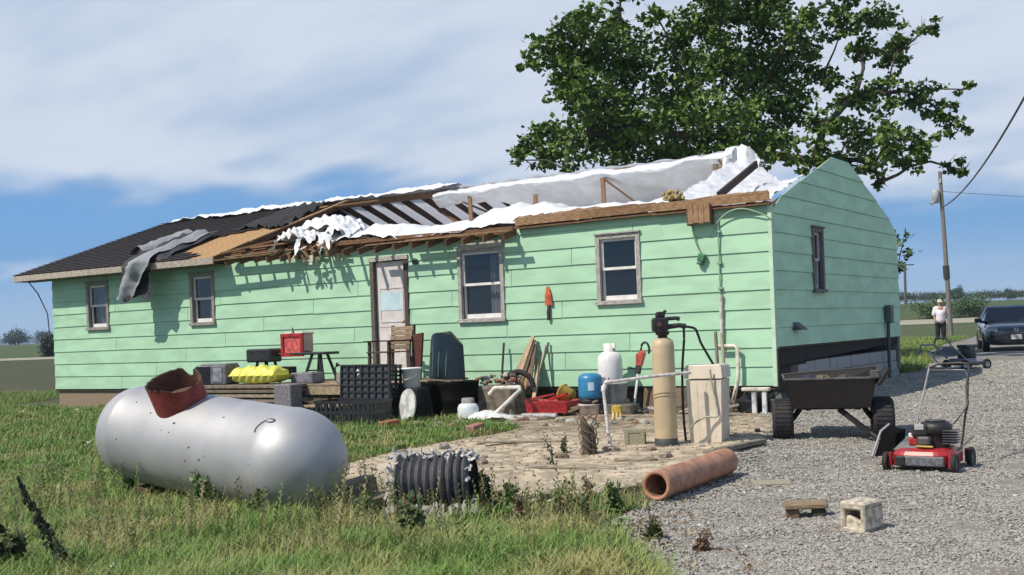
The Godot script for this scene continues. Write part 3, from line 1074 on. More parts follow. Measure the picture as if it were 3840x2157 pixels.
	obj("pale_backing", st, cloth(lin(0.25, 0.27, 0.30), 0.0, 0.7), felt)
	st = mk()
	sheet(st, 10, 12, func(u: float, v: float):
		var z := lerpf(-1.5, -0.2, v)
		return crumple(Vector3(lerpf(-16.35, -15.75, u) - 0.2 * (v - 0.5), ry(z) + 0.08 + 0.1 * sin(u * PI), z), 0.12))
	obj("pale_flap", st, cloth(lin(0.24, 0.255, 0.28), 0.0, 0.7), felt)
	# a tuft of yellow insulation on the plate
	st = mk()
	for k in 46:
		var a := rng.randf_range(0, TAU)
		var r := rng.randf_range(0.02, 0.17)
		var c := Vector3(-1.62 + r * cos(a) * 1.2, 3.60 + absf(r * sin(a)) * 0.9, 0.03 + rng.randf_range(-0.07, 0.07))
		rock(st, c, Vector3.ONE * rng.randf_range(0.04, 0.075), k)
	tag(hobj("insulation_tuft", st, mt(lin(0.62, 0.50, 0.22), 1.0, "fine", Vector3(3, 3, 3))), "tuft of yellow insulation on the wall top near the wooden eave box", "insulation")

func hobj(called: String, st: SurfaceTool, m: Material) -> MeshInstance3D:  # a thing of one mesh, shaped in the house frame
	var o := obj(called, st, m)
	o.transform = house_xf
	return o

# ---------- things fixed to the walls ----------
func build_wall_fixtures() -> void:
	# wooden box at the eave
	var o := thing("eave_box", "small weathered wooden box under the broken eave near the house corner", "wooden box", house_xf)
	for k in 4:
		var st := mk()
		lo_hi(st, -1.31 + 0.095 * k, -1.222 + 0.095 * k, 3.16 + 0.012 * (k % 2), 3.47, 0.16, 0.185)
		obj("plank", st, wood(lin(0.42, 0.25, 0.14), 1), o)
	for x in [-1.325, -0.935]:
		var st := mk()
		lo_hi(st, x, x + 0.014, 3.14, 3.46, 0.02, 0.19)
		obj("side", st, wood(lin(0.20, 0.11, 0.06), 1), o)
	# conduit with a white lower pipe
	var st := mk()
	tube(st, [Vector3(-0.85, 3.16, 0.05), Vector3(-0.855, 2.0, 0.05)], 0.013, 8)
	var c := thing("wall_conduit", "thin green painted conduit running down the front wall below the eave box", "conduit", house_xf)
	obj("pipe", st, mt(lin(0.25, 0.40, 0.27), 0.6), c)
	for y in [3.0, 2.5, 2.1]:
		st = mk()
		lo_hi(st, -0.89, -0.81, y, y + 0.03, 0.02, 0.07)
		obj("clip", st, mt(lin(0.3, 0.42, 0.3), 0.6), c)
	st = mk()
	tube(st, [Vector3(-0.845, 1.98, 0.055), Vector3(-0.85, 1.2, 0.055)], 0.03, 10)
	tube(st, [Vector3(-0.847, 2.0, 0.055), Vector3(-0.847, 1.93, 0.055)], 0.038, 10)
	tag(hobj("white_riser_pipe", st, mt(lin(0.66, 0.64, 0.56), 0.5, "stain")), "short cream plastic pipe fixed upright on the front wall under the conduit", "pipe")
	st = mk()
	tube(st, [Vector3(-0.92, 1.19, 0.12), Vector3(-0.62, 1.19, 0.12), Vector3(-0.575, 1.16, 0.12), Vector3(-0.57, 0.7, 0.13), Vector3(-0.70, 0.08, 0.2)], 0.033, 10)
	tag(hobj("bent_drain_pipe", st, mt(lin(0.68, 0.65, 0.56), 0.5, "stain")), "cream plastic pipe bent like an upturned L against the wall behind the beige box", "pipe")
	# cable that arcs from the box to the corner
	st = mk()
	var pts := []
	for k in 17:
		var t := k / 16.0
		pts.append(Vector3(lerpf(-0.92, 0.01, t), 3.06 + 0.26 * sin(PI * pow(t, 0.8) * 0.92) + 0.04 * t, 0.06 + 0.05 * sin(t * PI)))
	tube(st, pts, 0.012, 6)
	tag(hobj("wall_cable", st, mt(lin(0.33, 0.42, 0.33), 0.6)), "loose cable arching from the eave box to the house corner", "cable")
	# dangling lamp
	var l := thing("dangling_lamp", "small green lamp hanging loose on its cord right of the fourth window", "lamp", house_xf)
	st = mk()
	tube(st, [Vector3(-1.30, 3.14, 0.04), Vector3(-1.28, 3.0, 0.05), Vector3(-1.22, 2.82, 0.06), Vector3(-1.15, 2.68, 0.06)], 0.009, 6)
	obj("cord", st, mt(lin(0.2, 0.26, 0.18), 0.7), l)
	st = mk()
	rbx(st, Vector3(-1.14, 2.62, 0.07), Vector3(0.13, 0.13, 0.09), 0.02, Basis(Vector3(0, 0, 1), -0.35))
	obj("body", st, mt(lin(0.06, 0.20, 0.10), 0.5), l)
	st = mk()
	lathe(st, [Vector2(0.02, 0.0), Vector2(0.055, -0.03), Vector2(0.06, -0.06), Vector2(0.05, -0.07)], 12, Transform3D(Basis(Vector3(0, 0, 1), -0.35), Vector3(-1.155, 2.575, 0.07)))
	obj("shade", st, mt(lin(0.05, 0.16, 0.09), 0.5), l)
	# round fitting beside the door
	st = mk()
	lathe(st, [Vector2(0.0, 0.07), Vector2(0.035, 0.07), Vector2(0.045, 0.04), Vector2(0.06, 0.03), Vector2(0.06, 0.0)], 14, Transform3D(Basis(Vector3.RIGHT, PI / 2), Vector3(-7.0, 2.94, 0.02)))
	tag(hobj("lamp_socket", st, mt(lin(0.06, 0.10, 0.07), 0.6)), "small round dark lamp socket on the wall right of the door", "lamp")
	# orange trowel that hangs on the wall
	var g := thing("hanging_trowel", "orange bladed tool with a dark handle hanging on the wall between two windows", "garden tool", house_xf)
	st = mk()
	prism(st, PackedVector2Array([Vector2(-4.10, 2.30), Vector2(-4.05, 2.30), Vector2(-4.01, 2.18), Vector2(-3.985, 1.98), Vector2(-4.14, 1.98), Vector2(-4.13, 2.15)]), 0.02, Transform3D(Basis(), Vector3(0, 0, 0.05)))
	obj("blade", st, mt(lin(0.62, 0.13, 0.05), 0.5, "stain"), g)
	st = mk()
	tube(st, [Vector3(-4.06, 1.99, 0.05), Vector3(-4.07, 1.86, 0.06), Vector3(-4.075, 1.72, 0.05)], [0.018, 0.034, 0.026], 8)
	obj("handle", st, mt(lin(0.05, 0.04, 0.035), 0.6), g)
	st = mk()
	tube(st, [Vector3(-4.075, 2.33, 0.03), Vector3(-4.075, 2.28, 0.05)], 0.008, 6)
	obj("hook", st, metal(lin(0.2, 0.2, 0.2)), g)
	# a slipped trim board over the third window
	st = mk()
	bx(st, Vector3(-5.48, 3.13, 0.07), Vector3(0.98, 0.11, 0.03), Basis(Vector3(0, 0, 1), 0.03))
	tag(hobj("slipped_board", st, wood(lin(0.62, 0.60, 0.55), 0)), "pale trim board that has slipped down over the third window's head", "board")
	# gable: vent flap and electric riser
	st = mk()
	prism(st, PackedVector2Array([Vector2(0, 0), Vector2(0.16, 0), Vector2(0, 0.13)]), 0.28, Transform3D(Basis(Vector3(1, 0, 0), Vector3(0, 1, 0), Vector3(0, 0, 1)), Vector3(0.02, 1.40, -0.93)))
	tag(hobj("vent_flap", st, mt(lin(0.06, 0.075, 0.075), 0.6)), "small dark vent hood low on the mint gable wall", "vent")
	var e := thing("electric_riser", "grey electric riser pipe with a box near the back of the gable wall", "conduit", house_xf)
	st = mk()
	tube(st, [Vector3(0.07, 0.2, -6.15), Vector3(0.07, 1.75, -6.2)], 0.035, 8)
	obj("pipe", st, mt(lin(0.05, 0.075, 0.085), 0.6), e)
	st = mk()
	rbx(st, Vector3(0.1, 1.62, -6.2), Vector3(0.12, 0.36, 0.22), 0.015)
	obj("meter_box", st, mt(lin(0.07, 0.10, 0.11), 0.5), e)
	# loose wire at the left corner
	st = mk()
	tube(st, [Vector3(-18.75, 3.2, 0.35), Vector3(-18.6, 2.9, 0.2), Vector3(-18.42, 2.4, 0.08), Vector3(-18.38, 1.6, 0.05)], 0.014, 6)
	tag(hobj("hanging_wire", st, mt(lin(0.06, 0.06, 0.06), 0.7)), "thin loose wire hanging from the roof tip beside the far left corner", "wire")

# ---------- distance ----------
func leaf_cloud(v: PackedVector3Array, col: PackedColorArray, c: Vector3, r: Vector3, n: int, size: float, tint: Color, spread := 0.5, flat := 1.0) -> void:  # loose folded leaves in sprays through an ellipsoid
	var sprays := maxi(3, n / 24)
	for s in sprays:
		var d := Vector3(rng.randfn(), rng.randfn(), rng.randfn()).normalized() * pow(rng.randf(), 0.45)
		var sc := c + d * r
		var sr := r * (0.34 if spread < 0.6 else 0.5)
		var shade := rng.randf_range(0.75, 1.25)
		for k in n / sprays:
			var p := sc + Vector3(rng.randfn(), rng.randfn() * flat, rng.randfn()) * sr * spread
			var a := Vector3(rng.randfn(), rng.randfn() - 0.25, rng.randfn()).normalized()
			var up := Vector3(rng.randfn() * 0.6, 1.0, rng.randfn() * 0.6)
			var b := a.cross(up).normalized()
			var len := size * rng.randf_range(0.7, 1.3)
			var tip := p + a * len
			var m := p + a * len * 0.45
			var drop := up.normalized() * len * -0.12
			var q := shade * rng.randf_range(0.8, 1.2)
			var cc := Color(tint.r * q * rng.randf_range(0.9, 1.2), tint.g * q, tint.b * q)
			v.append_array(PackedVector3Array([p, m + b * len * 0.42 + drop, tip, p, tip, m - b * len * 0.42 + drop]))
			for i in 6:
				col.append(cc)

func cloud_mesh(v: PackedVector3Array, col: PackedColorArray) -> ArrayMesh:
	var nr := PackedVector3Array()
	nr.resize(v.size())
	for i in range(0, v.size(), 3):
		var f := (v[i + 2] - v[i]).cross(v[i + 1] - v[i]).normalized()
		nr[i] = f
		nr[i + 1] = f
		nr[i + 2] = f
	var arr := []
	arr.resize(Mesh.ARRAY_MAX)
	arr[Mesh.ARRAY_VERTEX] = v
	arr[Mesh.ARRAY_NORMAL] = nr
	arr[Mesh.ARRAY_COLOR] = col
	var m := ArrayMesh.new()
	m.add_surface_from_arrays(Mesh.PRIMITIVE_TRIANGLES, arr)
	return m

func mesh_part(called: String, m: Mesh, mat: Material, parent: Node = self) -> MeshInstance3D:
	var o := MeshInstance3D.new()
	o.mesh = m
	o.material_override = mat
	put(o, called, parent)
	return o

func far_tree(called: String, label: String, x: float, z: float, h: float, w: float, tint: Color, group: String, trunk := true, flat := 1.0) -> void:
	var y := gh(x, z)
	var o := thing(called, label, "tree" if trunk else "bush", Transform3D(), group)
	var v := PackedVector3Array()
	var col := PackedColorArray()
	var n := 7 if trunk else 9
	for k in n:
		var t := float(k) / n
		var cy := y + h * (lerpf(0.35, 0.85, rng.randf()) if trunk else lerpf(0.2, 0.68, rng.randf()))
		var cx := x + w * 0.5 * rng.randf_range(-0.65, 0.65)
		leaf_cloud(v, col, Vector3(cx, cy, z + w * rng.randf_range(-0.3, 0.3)), Vector3(w * 0.28, h * 0.24 * flat, w * 0.28), 260, h * (0.10 if trunk else 0.085), tint, 0.9)
	mesh_part("crown", cloud_mesh(v, col), leafy(Color(0.15, 0.22, 0.05)), o)
	var st := mk()
	tube(st, [Vector3(x, y - 0.2, z), Vector3(x + w * 0.02, y + h * 0.5, z)], [h * 0.035, h * 0.015], 7)
	obj("trunk", st, mt(lin(0.05, 0.04, 0.03)), o)

func build_far() -> void:
	# tree line far behind on the left, a dark bush at the road
	var dg := Color(0.028, 0.052, 0.030)
	var g := "far trees on the left horizon"
	for q in [[-196, 3.0, 10], [-187, 3.4, 9], [-181, 5.6, 8], [-174, 4.6, 9], [-168, 3.2, 8], [-160, 3.8, 10], [-150, 3.0, 9], [-205, 3.6, 12], [-142, 2.6, 9], [-190, 2.4, 12], [-178, 2.5, 12]]:
		far_tree("distant_tree", "small dark blue-green tree on the horizon left of the house", q[0], -420.0 + rng.randf_range(-14, 14), q[1], q[2], Color(0.035, 0.06, 0.045), g)
	far_tree("roadside_bush", "dark rounded bush beside the road just left of the house corner", -46.2, -113.5, 2.35, 2.0, dg, "", false)
	g = "far trees behind the drive"
	for q in [[86, 5.0, 8], [92, 3.6, 9], [96, 3.2, 9], [99, 3.2, 9], [103, 3.0, 9], [107, 3.0, 10], [111, 2.8, 9], [116, 2.8, 9], [120, 3.0, 9], [124, 3.6, 9], [128, 4.6, 8], [80, 3.2, 10], [89, 4.0, 9]]:
		far_tree("distant_tree", "small dark tree on the horizon behind the gravel drive", q[0], -262.0 + rng.randf_range(-9, 9), q[1] * 0.75, q[2], Color(0.035, 0.062, 0.035), g)
	far_tree("distant_tree", "taller bare-stemmed tree on the horizon above the gravel drive", 100.8, -258.0, 3.4, 3.0, Color(0.04, 0.07, 0.035), "")
	far_tree("distant_tree", "narrow tree on the horizon just left of the parked car's roof", 113.6, -258.0, 2.6, 2.2, Color(0.04, 0.07, 0.045), "")
	far_tree("green_bush", "large leafy bush past the road behind the standing person", 35.0, -113.0, 2.9, 4.6, Color(0.055, 0.115, 0.03), "", false)
	far_tree("green_bush", "leafy bush past the road right of the utility pole", 42.2, -114.0, 2.2, 3.6, Color(0.06, 0.12, 0.03), "", false)
	far_tree("green_bush", "low leafy bush past the road above the parked car", 46.6, -114.5, 2.2, 3.2, Color(0.05, 0.105, 0.03), "", false)
	# utility pole with transformer and lamp
	var y := gh(20.87, -54.15)
	var p := thing("utility_pole", "wooden utility pole with a transformer behind the standing person", "utility pole")
	var st := mk()
	tube(st, [Vector3(20.9, y - 0.3, -54.15), Vector3(20.77, 4.5, -54.15), Vector3(20.64, 8.45, -54.15)], [0.125, 0.105, 0.085], 12)
	obj("pole", st, wood(lin(0.27, 0.25, 0.22), 1), p)
	st = mk()
	tube(st, [Vector3(20.79, 3.3, -54.15), Vector3(20.77, 3.95, -54.15)], 0.15, 12)
	obj("pole_band", st, mt(lin(0.04, 0.04, 0.045), 0.6), p)
	st = mk()
	lathe(st, [Vector2(0, -0.32), Vector2(0.16, -0.3), Vector2(0.17, 0.26), Vector2(0.13, 0.32), Vector2(0, 0.34)], 14, Transform3D(Basis(), Vector3(20.38, 7.25, -54.1)))
	obj("transformer", st, mt(lin(0.42, 0.43, 0.44), 0.5), p)
	st = mk()
	bar(st, Vector3(20.66, 7.35, -54.15), Vector3(20.4, 7.35, -54.1), 0.05, 0.05)
	bar(st, Vector3(20.66, 7.1, -54.15), Vector3(20.4, 7.1, -54.1), 0.05, 0.05)
	obj("bracket", st, metal(lin(0.3, 0.3, 0.3)), p)
	st = mk()
	tube(st, [Vector3(20.6, 6.95, -54.1), Vector3(20.3, 7.02, -54.0), Vector3(20.1, 6.9, -53.95)], [0.03, 0.03, 0.09], 8)
	obj("lamp_arm", st, mt(lin(0.5, 0.5, 0.5), 0.5), p)
	st = mk()
	tube(st, [Vector3(20.62, 7.9, -54.05), Vector3(20.62, 8.1, -54.05)], [0.05, 0.03], 8)
	obj("insulator", st, mt(lin(0.5, 0.5, 0.48), 0.3), p)
	# wires
	var wire := func(called: String, label: String, a: Vector3, b: Vector3, sag: float, r: float):
		var s := mk()
		var pts := []
		for k in 33:
			var t := k / 32.0
			pts.append(a.lerp(b, t) + Vector3(0, -4.0 * sag * t * (1.0 - t), 0))
		tube(s, pts, r, 5)
		tag(obj(called, s, mt(lin(0.13, 0.13, 0.14), 0.6)), label, "overhead wire")
	wire.call("service_cable", "thick service cable sagging from the utility pole towards the upper right", Vector3(20.7, 6.75, -54.1), Vector3(7.6, 9.4, -10.0), 1.3, 0.032)
	wire.call("overhead_wire", "thin straight overhead wire running right from the utility pole", Vector3(20.7, 7.5, -54.15), Vector3(62.0, 9.4, -74.0), 0.9, 0.012)
	# far poles
	for q in [[52.0, -150.0, 5.9, "distant utility pole with a crossarm right of the house's back corner"], [124.0, -262.0, 6.5, "distant dark pole on the horizon above the parked car"]]:
		var yy := gh(q[0], q[1])
		var o := thing("distant_pole", q[3], "utility pole")
		st = mk()
		tube(st, [Vector3(q[0], yy - 0.3, q[1]), Vector3(q[0] + 0.1, yy + q[2], q[1])], [0.2, 0.15], 8)
		obj("pole", st, mt(lin(0.10, 0.10, 0.105), 0.8), o)
		st = mk()
		bar(st, Vector3(q[0] - 1.2, yy + q[2] - 0.5, q[1]), Vector3(q[0] + 1.3, yy + q[2] - 0.4, q[1]), 0.16, 0.16)
		obj("crossarm", st, mt(lin(0.10, 0.10, 0.105), 0.8), o)
	build_person()
	build_car()

# ---------- the tree behind the house ----------
func build_tree() -> void:
	var clumps := [[1.4, 8.9, -29.8, 0.73], [2.2, 9.2, -29.3, 0.87], [3.1, 9.0, -30.5, 0.91], [1.7, 7.7, -29.5, 0.78], [2.3, 7.5, -29.1, 0.87], [3.5, 8.1, -30.6, 0.86], [1.1, 7.3, -32.8, 0.63], [0.6, 6.8, -32.3, 0.48], [1.4, 6.4, -32.2, 0.62], [2.2, 6.6, -29.8, 0.89], [3.1, 6.9, -31.2, 0.93], [1.7, 5.7, -30.0, 0.42], [0.7, 8.5, -29.6, 0.37], [3.6, 6.8, -29.3, 0.82], [1.9, 8.6, -29.7, 0.83], [5.0, 9.7, -32.9, 0.63], [5.6, 10.2, -32.4, 0.85], [6.7, 10.2, -32.3, 0.96], [7.6, 10.1, -32.3, 0.91], [7.8, 9.3, -29.7, 0.62], [4.8, 8.2, -30.2, 0.79], [6.1, 8.7, -31.6, 1.05], [7.3, 8.6, -32.0, 1.01], [8.3, 9.2, -32.6, 0.80], [4.9, 7.6, -32.7, 1.03], [5.4, 6.9, -29.2, 1.02], [6.9, 7.3, -31.5, 0.99], [8.0, 7.7, -31.8, 0.78], [4.4, 6.2, -31.0, 0.76], [5.2, 6.2, -29.6, 0.83], [6.5, 6.2, -30.9, 0.76], [7.1, 6.1, -29.2, 0.61], [3.5, 6.4, -32.9, 0.69], [9.8, 10.0, -32.6, 0.63], [10.3, 9.9, -31.2, 0.60], [10.6, 9.0, -30.1, 0.44], [12.0, 9.7, -31.7, 0.29], [9.9, 8.9, -31.3, 0.49], [11.2, 9.0, -32.7, 0.57], [9.1, 8.5, -32.5, 0.57], [9.6, 7.7, -31.0, 0.60], [10.3, 7.6, -30.6, 0.59], [11.5, 7.6, -31.4, 0.61], [11.8, 7.0, -30.7, 0.45], [12.1, 6.5, -30.4, 0.28], [8.5, 6.7, -30.1, 0.63], [10.2, 6.8, -32.4, 0.74], [10.0, 6.1, -29.0, 0.61], [10.7, 5.9, -29.0, 0.46], [12.3, 5.6, -31.2, 0.33], [9.7, 5.6, -30.0, 0.47], [11.1, 5.7, -31.2, 0.39], [9.0, 5.9, -30.9, 0.54], [8.2, 5.8, -30.3, 0.53], [12.9, 7.9, -31.9, 0.25], [10.0, 5.2, -30.5, 0.15], [0.3, 6.2, -30.8, 0.28], [4.0, 9.8, -29.7, 0.42], [3.3, 10.2, -31.6, 0.50], [12.4, 5.4, -30.6, 0.17], [5.8, 10.7, -30.4, 0.96], [7.5, 11.3, -32.1, 1.01], [9.3, 10.5, -30.2, 0.74], [3.3, 10.9, -31.3, 0.66]]
	var o := thing("shade_tree", "tall broad leafy tree standing behind the torn roof", "tree")
	var v := PackedVector3Array()
	var col := PackedColorArray()
	for q in clumps:
		var r: float = q[3]
		var n := int(clampf(1150.0 * r * r, 50, 1200))
		leaf_cloud(v, col, Vector3(q[0], q[1], q[2]), Vector3(r * 0.98, r * 0.85, r * 1.1), n, 0.155, Color(0.080, 0.150, 0.022), 0.56, 0.42)
	mesh_part("crown", cloud_mesh(v, col), leafy(Color(0.22, 0.34, 0.05)), o)
	# limbs: every clump hangs on the nearest one that lies closer to the fork
	var fork := Vector3(6.0, 4.6, -31.2)
	var nodes := [fork]
	var par := [-1]
	var order := clumps.duplicate()
	order.sort_custom(func(a, b): return fork.distance_to(Vector3(a[0], a[1], a[2])) < fork.distance_to(Vector3(b[0], b[1], b[2])))
	for q in order:
		var p := Vector3(q[0], q[1], q[2])
		var best := 0
		var bd := 1e9
		for i in nodes.size():
			var d: float = p.distance_to(nodes[i]) + (0.35 * nodes[i].distance_to(fork))
			if d < bd:
				bd = d
				best = i
		nodes.append(p)
		par.append(best)
	var weight := []
	weight.resize(nodes.size())
	weight.fill(1.0)
	for i in range(nodes.size() - 1, 0, -1):
		weight[par[i]] += weight[i]
	var bark := mt(lin(0.085, 0.07, 0.055), 0.95, "stain", Vector3(2, 2, 2))
	for i in range(1, nodes.size()):
		var a: Vector3 = nodes[par[i]]
		var b: Vector3 = nodes[i]
		var st := mk()
		var ra := 0.022 * pow(weight[i], 0.6) + 0.012
		var rb := 0.018 * pow(maxf(weight[i] - 1.0, 0.4), 0.6) + 0.006
		var m := a.lerp(b, 0.5) + Vector3(rng.randf_range(-0.15, 0.15), rng.randf_range(-0.05, 0.2), rng.randf_range(-0.15, 0.15))
		tube(st, [a, a.lerp(m, 0.6), m, m.lerp(b, 0.5), b], [ra, lerpf(ra, rb, 0.3), lerpf(ra, rb, 0.5), lerpf(ra, rb, 0.75), rb], 6)
		for k in 5:  # twigs
			var e := b + Vector3(rng.randfn(), rng.randfn() * 0.7 + 0.2, rng.randfn()) * 0.2
			tube(st, [b.lerp(a, rng.randf_range(0, 0.25)), e], [0.014, 0.004], 4, false)
		obj("limb", st, bark, o)
	var st := mk()
	var y := gh(6.1, -31.2)
	tube(st, [Vector3(6.1, y - 0.3, -31.2), Vector3(6.1, y + 0.5, -31.2), Vector3(6.0, 3.0, -31.2), fork], [0.5, 0.34, 0.29, 0.26], 12)
	obj("trunk", st, bark, o)
	# sapling shoots at the back corner of the house
	o = thing("corner_sapling", "leafy twigs reaching out behind the back corner of the gable", "sapling")
	v = PackedVector3Array()
	col = PackedColorArray()
	for q in [[8.5, 3.3, -24.6, 0.16], [8.66, 2.95, -24.7, 0.14], [8.42, 2.7, -24.5, 0.1]]:
		leaf_cloud(v, col, Vector3(q[0], q[1], q[2]), Vector3.ONE * q[3], 26, 0.13, Color(0.05, 0.105, 0.03), 0.8)
	mesh_part("foliage", cloud_mesh(v, col), leafy(Color(0.2, 0.3, 0.05)), o)
	st = mk()
	tube(st, [Vector3(8.2, gh(8.2, -24.6), -24.6), Vector3(8.28, 2.2, -24.6), Vector3(8.55, 3.3, -24.6)], [0.03, 0.02, 0.006], 6)
	obj("stem", st, bark, o)

# ---------- the person ----------
func blob_mesh(bones: Array, cell: float, k := 0.04) -> ArrayMesh:  # bones: [a, b, ra, rb]; smooth union of tapered capsules, meshed as surface nets
	var lo := Vector3.ONE * 1e9
	var hi := -lo
	for b in bones:
		var r: float = maxf(b[2], b[3]) + 0.06
		for p in [b[0], b[1]]:
			lo = lo.min(p - Vector3.ONE * r)
			hi = hi.max(p + Vector3.ONE * r)
	var n := Vector3i(((hi - lo) / cell).ceil()) + Vector3i.ONE
	var f := PackedFloat32Array()
	f.resize(n.x * n.y * n.z)
	for z in n.z:
		for y in n.y:
			for x in n.x:
				var p := lo + Vector3(x, y, z) * cell
				var s := 0.0
				for b in bones:
					var ba: Vector3 = b[1] - b[0]
					var t := clampf((p - b[0]).dot(ba) / maxf(ba.length_squared(), 1e-9), 0, 1)
					var d: float = p.distance_to(b[0] + ba * t) - lerpf(b[2], b[3], t)
					s += exp(-d / k * 2.5)
				f[x + n.x * (y + n.y * z)] = -k / 2.5 * log(maxf(s, 1e-30))
	var id := {}
	var verts := PackedVector3Array()
	var idx := PackedInt32Array()
	for z in n.z - 1:
		for y in n.y - 1:
			for x in n.x - 1:
				var acc := Vector3.ZERO
				var c := 0
				for e in [[0, 0, 0, 0], [0, 1, 0, 0], [0, 0, 0, 1], [0, 1, 0, 1], [1, 0, 0, 0], [1, 1, 0, 0], [1, 0, 0, 1], [1, 1, 0, 1], [2, 0, 0, 0], [2, 1, 0, 0], [2, 0, 0, 1], [2, 1, 0, 1]]:
					var q := Vector3i.ZERO
					q[(e[0] + 1) % 3] = e[1]
					q[(e[0] + 2) % 3] = e[3]
					var q2 := q
					q2[e[0]] = 1
					var fa := f[x + q.x + n.x * (y + q.y + n.y * (z + q.z))]
					var fb := f[x + q2.x + n.x * (y + q2.y + n.y * (z + q2.z))]
					if (fa < 0) != (fb < 0):
						acc += Vector3(q).lerp(Vector3(q2), fa / (fa - fb))
						c += 1
				if c:
					id[Vector3i(x, y, z)] = verts.size()
					verts.append(lo + (Vector3(x, y, z) + acc / c) * cell)
	for z in range(1, n.z - 1):
		for y in range(1, n.y - 1):
			for x in range(1, n.x - 1):
				var f0 := f[x + n.x * (y + n.y * z)] < 0
				for a in 3:
					var q := Vector3i(x, y, z)
					q[a] += 1
					if f0 == (f[q.x + n.x * (q.y + n.y * q.z)] < 0):
						continue
					var u := Vector3i.ZERO
					var w := Vector3i.ZERO
					u[(a + 1) % 3] = 1
					w[(a + 2) % 3] = 1
					var o := Vector3i(x, y, z)
					var c := [o - u - w, o - w, o, o - u]
					if not (id.has(c[0]) and id.has(c[1]) and id.has(c[2]) and id.has(c[3])):
						continue
					if f0:
						c.reverse()
					for t in [0, 1, 2, 0, 2, 3]:
						idx.append(id[c[t]])
	var st := SurfaceTool.new()
	st.begin(Mesh.PRIMITIVE_TRIANGLES)
	for p in verts:
		st.add_vertex(p)
	for i in idx:
		st.add_index(i)
	st.generate_normals()
	return st.commit()

